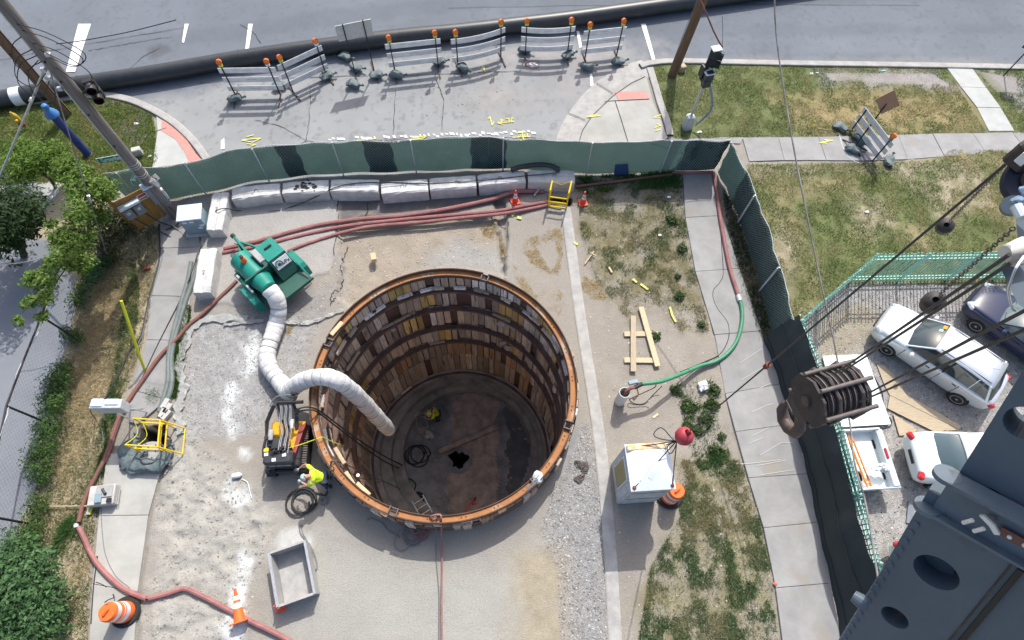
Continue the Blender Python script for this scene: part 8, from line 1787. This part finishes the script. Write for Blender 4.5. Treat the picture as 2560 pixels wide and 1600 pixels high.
tree('young_tree', 'young bright green tree with drooping branches over the left verge', (262, 615), [(190, 432, 3.0, .6, 1100), (165, 412, 3.0, .5, 700), (255, 475, 2.6, .65, 1200), (205, 470, 3.0, .7, 1300), (262, 478, 2.2, .4, 500), (190, 530, 3.2, .55, 800), (150, 590, 3.0, .5, 650), (190, 600, 2.8, .6, 1000), (160, 640, 3.0, .55, 850), (200, 655, 2.6, .45, 600), (125, 560, 3.0, .22, 160), (115, 700, 3.0, .45, 520), (80, 695, 3.1, .35, 330), (110, 745, 3.0, .3, 300), (70, 755, 3.1, .25, 180), (105, 790, 2.8, .22, 130), (45, 800, 3.0, .2, 90), (130, 660, 3.2, .35, 300), (240, 540, 2.0, .5, 600)], .062, BR, sq=.55, flat=.65)
tree('young_tree', 'low bright foliage spilling over the back of the left verge', (140, 470), [(90, 395, 1.6, .8, 1300), (40, 370, 1.4, .7, 900), (140, 380, 1.6, .6, 800), (20, 420, 1.5, .7, 800), (150, 430, 1.2, .5, 500), (60, 430, 1.2, .6, 700)], .06, ((.09, .17, .025), (.14, .23, .035)), sq=.6, flat=.65)
tree('broadleaf_tree', 'dark dense tree at the left edge over the back of the lot', (60, 640), [(15, 540, 2.6, 1.0, 2000), (50, 505, 2.2, .75, 1300), (-40, 580, 2.6, 1.2, 2300), (62, 560, 1.6, .55, 800), (15, 595, 1.8, .6, 900), (80, 535, 1.6, .35, 350), (-20, 490, 2.4, .9, 1400)], .075, DK, tr=.13, sq=.9)
tree('roadside_bush', 'big round green bush in the bottom left corner', (95, 1460), [(55, 1430, 1.2, 1.0, 2300), (20, 1480, 1.3, 1.2, 2500), (95, 1490, 1.0, .8, 1600), (60, 1540, 1.1, 1.2, 2200), (20, 1400, 1.0, .6, 800), (95, 1440, .8, .5, 700), (-40, 1440, 1.2, 1.2, 2000), (120, 1540, .8, .6, 800), (40, 1600, 1.0, 1.2, 1600)], .065, ((.05, .115, .045), (.10, .19, .07)), 'bush', sq=.8)
for i, (base, cl, lab) in enumerate([((155, 960), [(140, 950, .6, .5, 900), (125, 1015, .7, .5, 900), (130, 985, .5, .5, 900), (150, 920, .4, .4, 500)], 'feathery shrub on the lot fence, upper of the pair beside the control box'), ((120, 1090), [(112, 1070, .6, .5, 900), (104, 1120, .6, .5, 900), (95, 1180, .5, .45, 700), (80, 1150, .4, .4, 400)], 'feathery shrub on the lot fence, level with the yellow cage'), ((95, 1290), [(75, 1320, .4, .5, 700), (90, 1260, .4, .4, 500), (60, 1350, .5, .5, 700)], 'low shrub on the lot fence above the corner bush')]):
    tree('fence_shrub', lab, base, cl, .04, MID, 'shrub', .03, 'shrubs growing through the lot fence')
tree('weed_bush', 'broad-leaved green weed beside the young tree foot', (245, 680), [(240, 670, .35, .35, 350), (258, 650, .3, .3, 260), (225, 690, .3, .3, 260)], .075, ((.05, .13, .04), (.08, .18, .05)), 'bush', .02)
tree('weed_bush', 'green weed clump at the lot fence above the first post', (205, 735), [(205, 720, .35, .4, 450), (190, 750, .3, .35, 350), (185, 840, .3, .35, 350), (165, 830, .3, .25, 200)], .045, MID, 'bush', .02)
tree('weed_bush', 'shady brush behind the meter board', (290, 590), [(300, 560, .6, .7, 1500), (270, 540, .8, .6, 1200), (320, 530, .6, .5, 900), (250, 590, .5, .6, 900), (270, 640, .3, .5, 600)], .05, ((.035, .06, .025), (.09, .10, .045)), 'bush', .03)
for k, (px, py, r_, n) in enumerate([(1690, 975, .22, 220), (1720, 1015, .3, 420), (1780, 1010, .28, 380), (1785, 975, .25, 300), (1765, 1045, .3, 380), (1745, 1075, .25, 260), (1790, 1125, .22, 240), (1805, 1090, .15, 120), (1720, 1065, .22, 200), (1640, 840, .2, 200), (1755, 810, .14, 120), (1695, 690, .12, 90), (1700, 740, .2, 240), (1680, 550, .25, 320), (1705, 620, .22, 260), (1375 + 270, 535, .2, 0)]):
    if n: tree('weed', ['weed by the green suction hose', 'weed clump left of the black crane line', 'dense weed clump under the crane line', 'weed beside the white bag', 'weed clump below the crane line by the walk', 'weed right of the red ball', 'weed at the top of the lower grass patch', 'tiny weed at the walk edge right of the ball', 'weed just above the red ball', 'weed against the fresh yellow plank', 'weed at the walk edge right of the planks', 'lone small weed in the thin grass near the walk', 'weed tuft at the walk edge above the planks', 'bright weed at the walk edge below the fence', 'weed at the walk edge halfway down'][k], (px, py), [(px, py, .08, r_, n)], .05, ((.05, .09, .03), (.085, .13, .045)), 'weed', .01, 'weeds along the right-hand walk', .35, False)
lf, lpf, lnf = mesh_fence('dark chain-link fence with a top rail beside the left lot', [(285, 655), (235, 755), (203, 855), (165, 960), (130, 1062), (108, 1190), (90, 1312), (70, 1480), (50, 1640)], 2.05, [], [], wm='chainlink_dark', s=.15, wr=.0022)
for b, t in (((203, 855), (95, 790)), ((130, 1062), (20, 1020)), ((90, 1312), (-20, 1285)), ((285, 655), (195, 570))):
    p = at(*b); MB().tube([p, p + Vector((0, 0, 2.08))], .035, 8).build('post', 'black_metal', lf, world=True)
MB().tube([at(*b) + Vector((0, 0, 2.08)) for b in [(285, 655), (235, 755), (203, 855), (165, 960), (130, 1062), (108, 1190), (90, 1312), (70, 1480)]], .03, 8).build('top_rail', 'black_metal', lf, world=True)

# ------------------------------------------------------------------ wires
def gpole(z): return Vector((gp.x, gp.y, z))
hose('guy_wire', [(272, 656, .02), (252, 590, 1.6), (222, 495, 3.4), (205, 440, 4.4), (150, 262, 6.6), (118, 150, 7.7)], .018, 'wire', 'taut guy wire from the grey pole to the verge under the young tree', 'guy wire', per=2)
tag(MB().tube([at(221, 489, 3.5), at(226, 506, 3.2)], .05, 8).build('strain_insulator', 'alu', smooth=True), 'grey strain insulator on the guy wire over the young tree', 'insulator')
hose('guy_pipe', [(116, 160, 7.4), (80, 250, 6.0), (40, 345, 4.6), (0, 440, 3.4), (-60, 585, 1.6)], .035, 'alu', 'pale guy rod slanting from the grey pole past the hydrant', 'guy rod', per=2)
tag(MB().tube([at(74, 248, 6.05), at(82, 252, 6.0)], .08, 8).build('clamp', 'alu'), 'pale clamp on the guy rod', 'clamp')
hose('overhead_cable', [(1935, -60, 9.0), (1940, 80, 8.2), (1962, 240, 7.4), (1990, 400, 6.8), (2022, 560, 6.3), (2055, 720, 5.9), (2082, 840, 5.6), (2098, 925, 5.5), (2125, 1060, 5.4), (2135, 1150, 5.4), (2162, 1250, 5.3), (2180, 1350, 5.3), (2200, 1480, 5.3), (2225, 1640, 5.3)], .022, 'wire', 'twisted overhead service cable crossing above the picket fence', 'overhead cable')
hose('overhead_cable', [(140, 110, 8.2), (190, 104, 8.2), (260, 92, 8.3), (330, 78, 8.5), (440, 50, 8.8)], .012, 'cable', 'thin dark service line leaving the grey pole over the road', 'overhead cable')
hose('overhead_cable', [(0, 663, 3.0), (50, 657, 3.0), (90, 650, 3.0)], .012, 'wire', 'thin pale line crossing the left lot under the tree', 'overhead cable')
hose('rod', [(1735, -40, 6), (1785, 80, 4.6), (1806, 118, 4.1)], .03, 'hose_brown', 'brown guy rod coming down beside the pedestal signal', 'guy rod', per=2); hose('wire', [(1806, 40, 5.2), (1806, 120, 4.1), (1790, 165, 3.2), (1780, 210, 2.4)], .008, 'cable', 'thin wire from the brown guy rod to the signal', 'wire', per=2)

# ------------------------------------------------------------------ loose sheeting and litter
def ribbon(px, w, m, label, seed=1):
    P = spline([at(*p, .04) for p in px], 8); rnd = random.Random(seed); mb = MB(); k = 5; vs = []
    for i, p in enumerate(P):
        t = (P[min(i + 1, len(P) - 1)] - P[max(i - 1, 0)]).normalized(); s = Vector((-t.y, t.x, 0)); ww = w * (1 + .5 * math.sin(i * .7 + seed) * math.sin(i * .23))
        for q in range(k): f = q / (k - 1) - .5; vs.append(p + s * ww * f + Vector((rnd.uniform(-.02, .02), rnd.uniform(-.02, .02), 0.012 + .045 * abs(math.sin(q * 1.9 + i * .55)) * rnd.uniform(.4, 1) + max(0, gz(p.x, p.y)))))
    mb.add(vs, [(i * k + q, i * k + q + 1, (i + 1) * k + q + 1, (i + 1) * k + q) for i in range(len(P) - 1) for q in range(k - 1)]); return tag(mb.build('plastic_sheeting', m, smooth=True), label, 'sheeting')
ribbon([(620, 800), (560, 795), (515, 800), (480, 818), (470, 845), (455, 885), (448, 910), (455, 950), (460, 975), (452, 1000), (445, 1030), (450, 1060), (452, 1085)], .28, 'plastic_sheet', 'crumpled white sheeting along the left edge of the gravel', 2)
ribbon([(660, 802), (610, 808), (560, 812)], .12, 'plastic_sheet', 'thin white sheeting fold in the compressor shadow', 5)
ribbon([(715, 805), (760, 808), (800, 798), (830, 785), (860, 775)], .14, 'plastic_sheet', 'pale cloth strip at the edge of the dug pavement', 7)
bag = MB(); lump(bag, at(1758, 965, .12), .2, (.9, 1, .5), 4, 12, 7, .4); tag(bag.build('plastic_bag', 'litter', smooth=True), 'white plastic bag on the weeds right of the green hose', 'bag')
bt_ = empty('bottle', at(595, 1190), .5, 'white plastic jug with a limp hose on the pale dirt', 'jug'); MB().lathe([(.07, -.14), (.085, -.1), (.085, .08), (.03, .15)], (0, 0, .09), basis3((0, 0, 1), (1, -.4, 0)), 12).build('jug_body', 'litter', bt_, smooth=True); MB().tube(spline([at(603, 1197, .05), at(618, 1205, .05), at(624, 1225, .05), at(629, 1245, .05)], 5), .012, 5).build('hose', 'litter', bt_, world=True)
for k, (px, py, s, lab) in enumerate([(340, 309, .16, 'white paper scrap on the bare corner of the left verge'), (375, 390, .12, 'white scrap by the foot of the grey pole'), (163, 376, .1, 'white scrap in grass left of the blue pipe'), (2029, 184, .14, 'white scrap at the left end of the bare verge patch'), (2042, 182, .1, 'second small white scrap on the bare verge patch'), (2208, 177, .16, 'pale turquoise scrap on the bare verge patch'), (2008, 155, .1, 'white scrap on the right kerb'), (1672, 493, .14, 'white crumpled cup in grass by the right-hand walk'), (1650, 588, .12, 'pale scrap in the thin grass'), (1938, 1460, .12, 'small red plastic piece at the walk edge'), (1560, 1230, .0, ''), (1749, 330, .16, 'flat white cup beside the pedestal signal'), (1206, 800, .0, ''), (2168, 530, .16, 'pale stone on the lawn outside the picket fence'), (1106, 675, .06, 'white chip behind the shaft rim')]):
    if s:
        mb = MB(); lump(mb, at(px, py, s * .25 + .03), s * .6, (1, .7, .3), k + 3, 8, 5, .4); tag(mb.build('litter', 'spray_red' if 'red' in lab else ('sticker_green' if 'turq' in lab else 'litter')), lab, 'litter')
for k, (px, py, lab) in enumerate([(1953, 257, 'tiny yellow marker flag on the upper lawn'), (2021, 321, 'tiny yellow marker flag by the thin stick')]):
    fr_ = empty('marker_flag', at(px, py), 0, lab, 'marker flag', 'yellow marker flags'); MB().tube([(0, 0, 0), (.02, 0, .45)], .006, 4).build('wire_stem', 'wire', fr_); MB().slab([(0, -.01, .45), (.14, -.01, .43), (.14, -.01, .33), (0, -.01, .35)], (0, -1, 0), .006).build('flag', 'yellow_green', fr_)
for k, (px, py, w_, d_, h_, m, lab) in enumerate([(350, 388, .35, .25, .4, 'concrete', 'pale concrete chunk behind the grey pole'), (1703, 178, .25, .3, .35, 'plywood', 'pale stake stub behind the right utility pole')]):
    p = at(px, py); tag(MB().cbox((p.x, p.y, h_ / 2), (w_, d_, h_), .03, .3).build('stub', m), lab, 'stub')
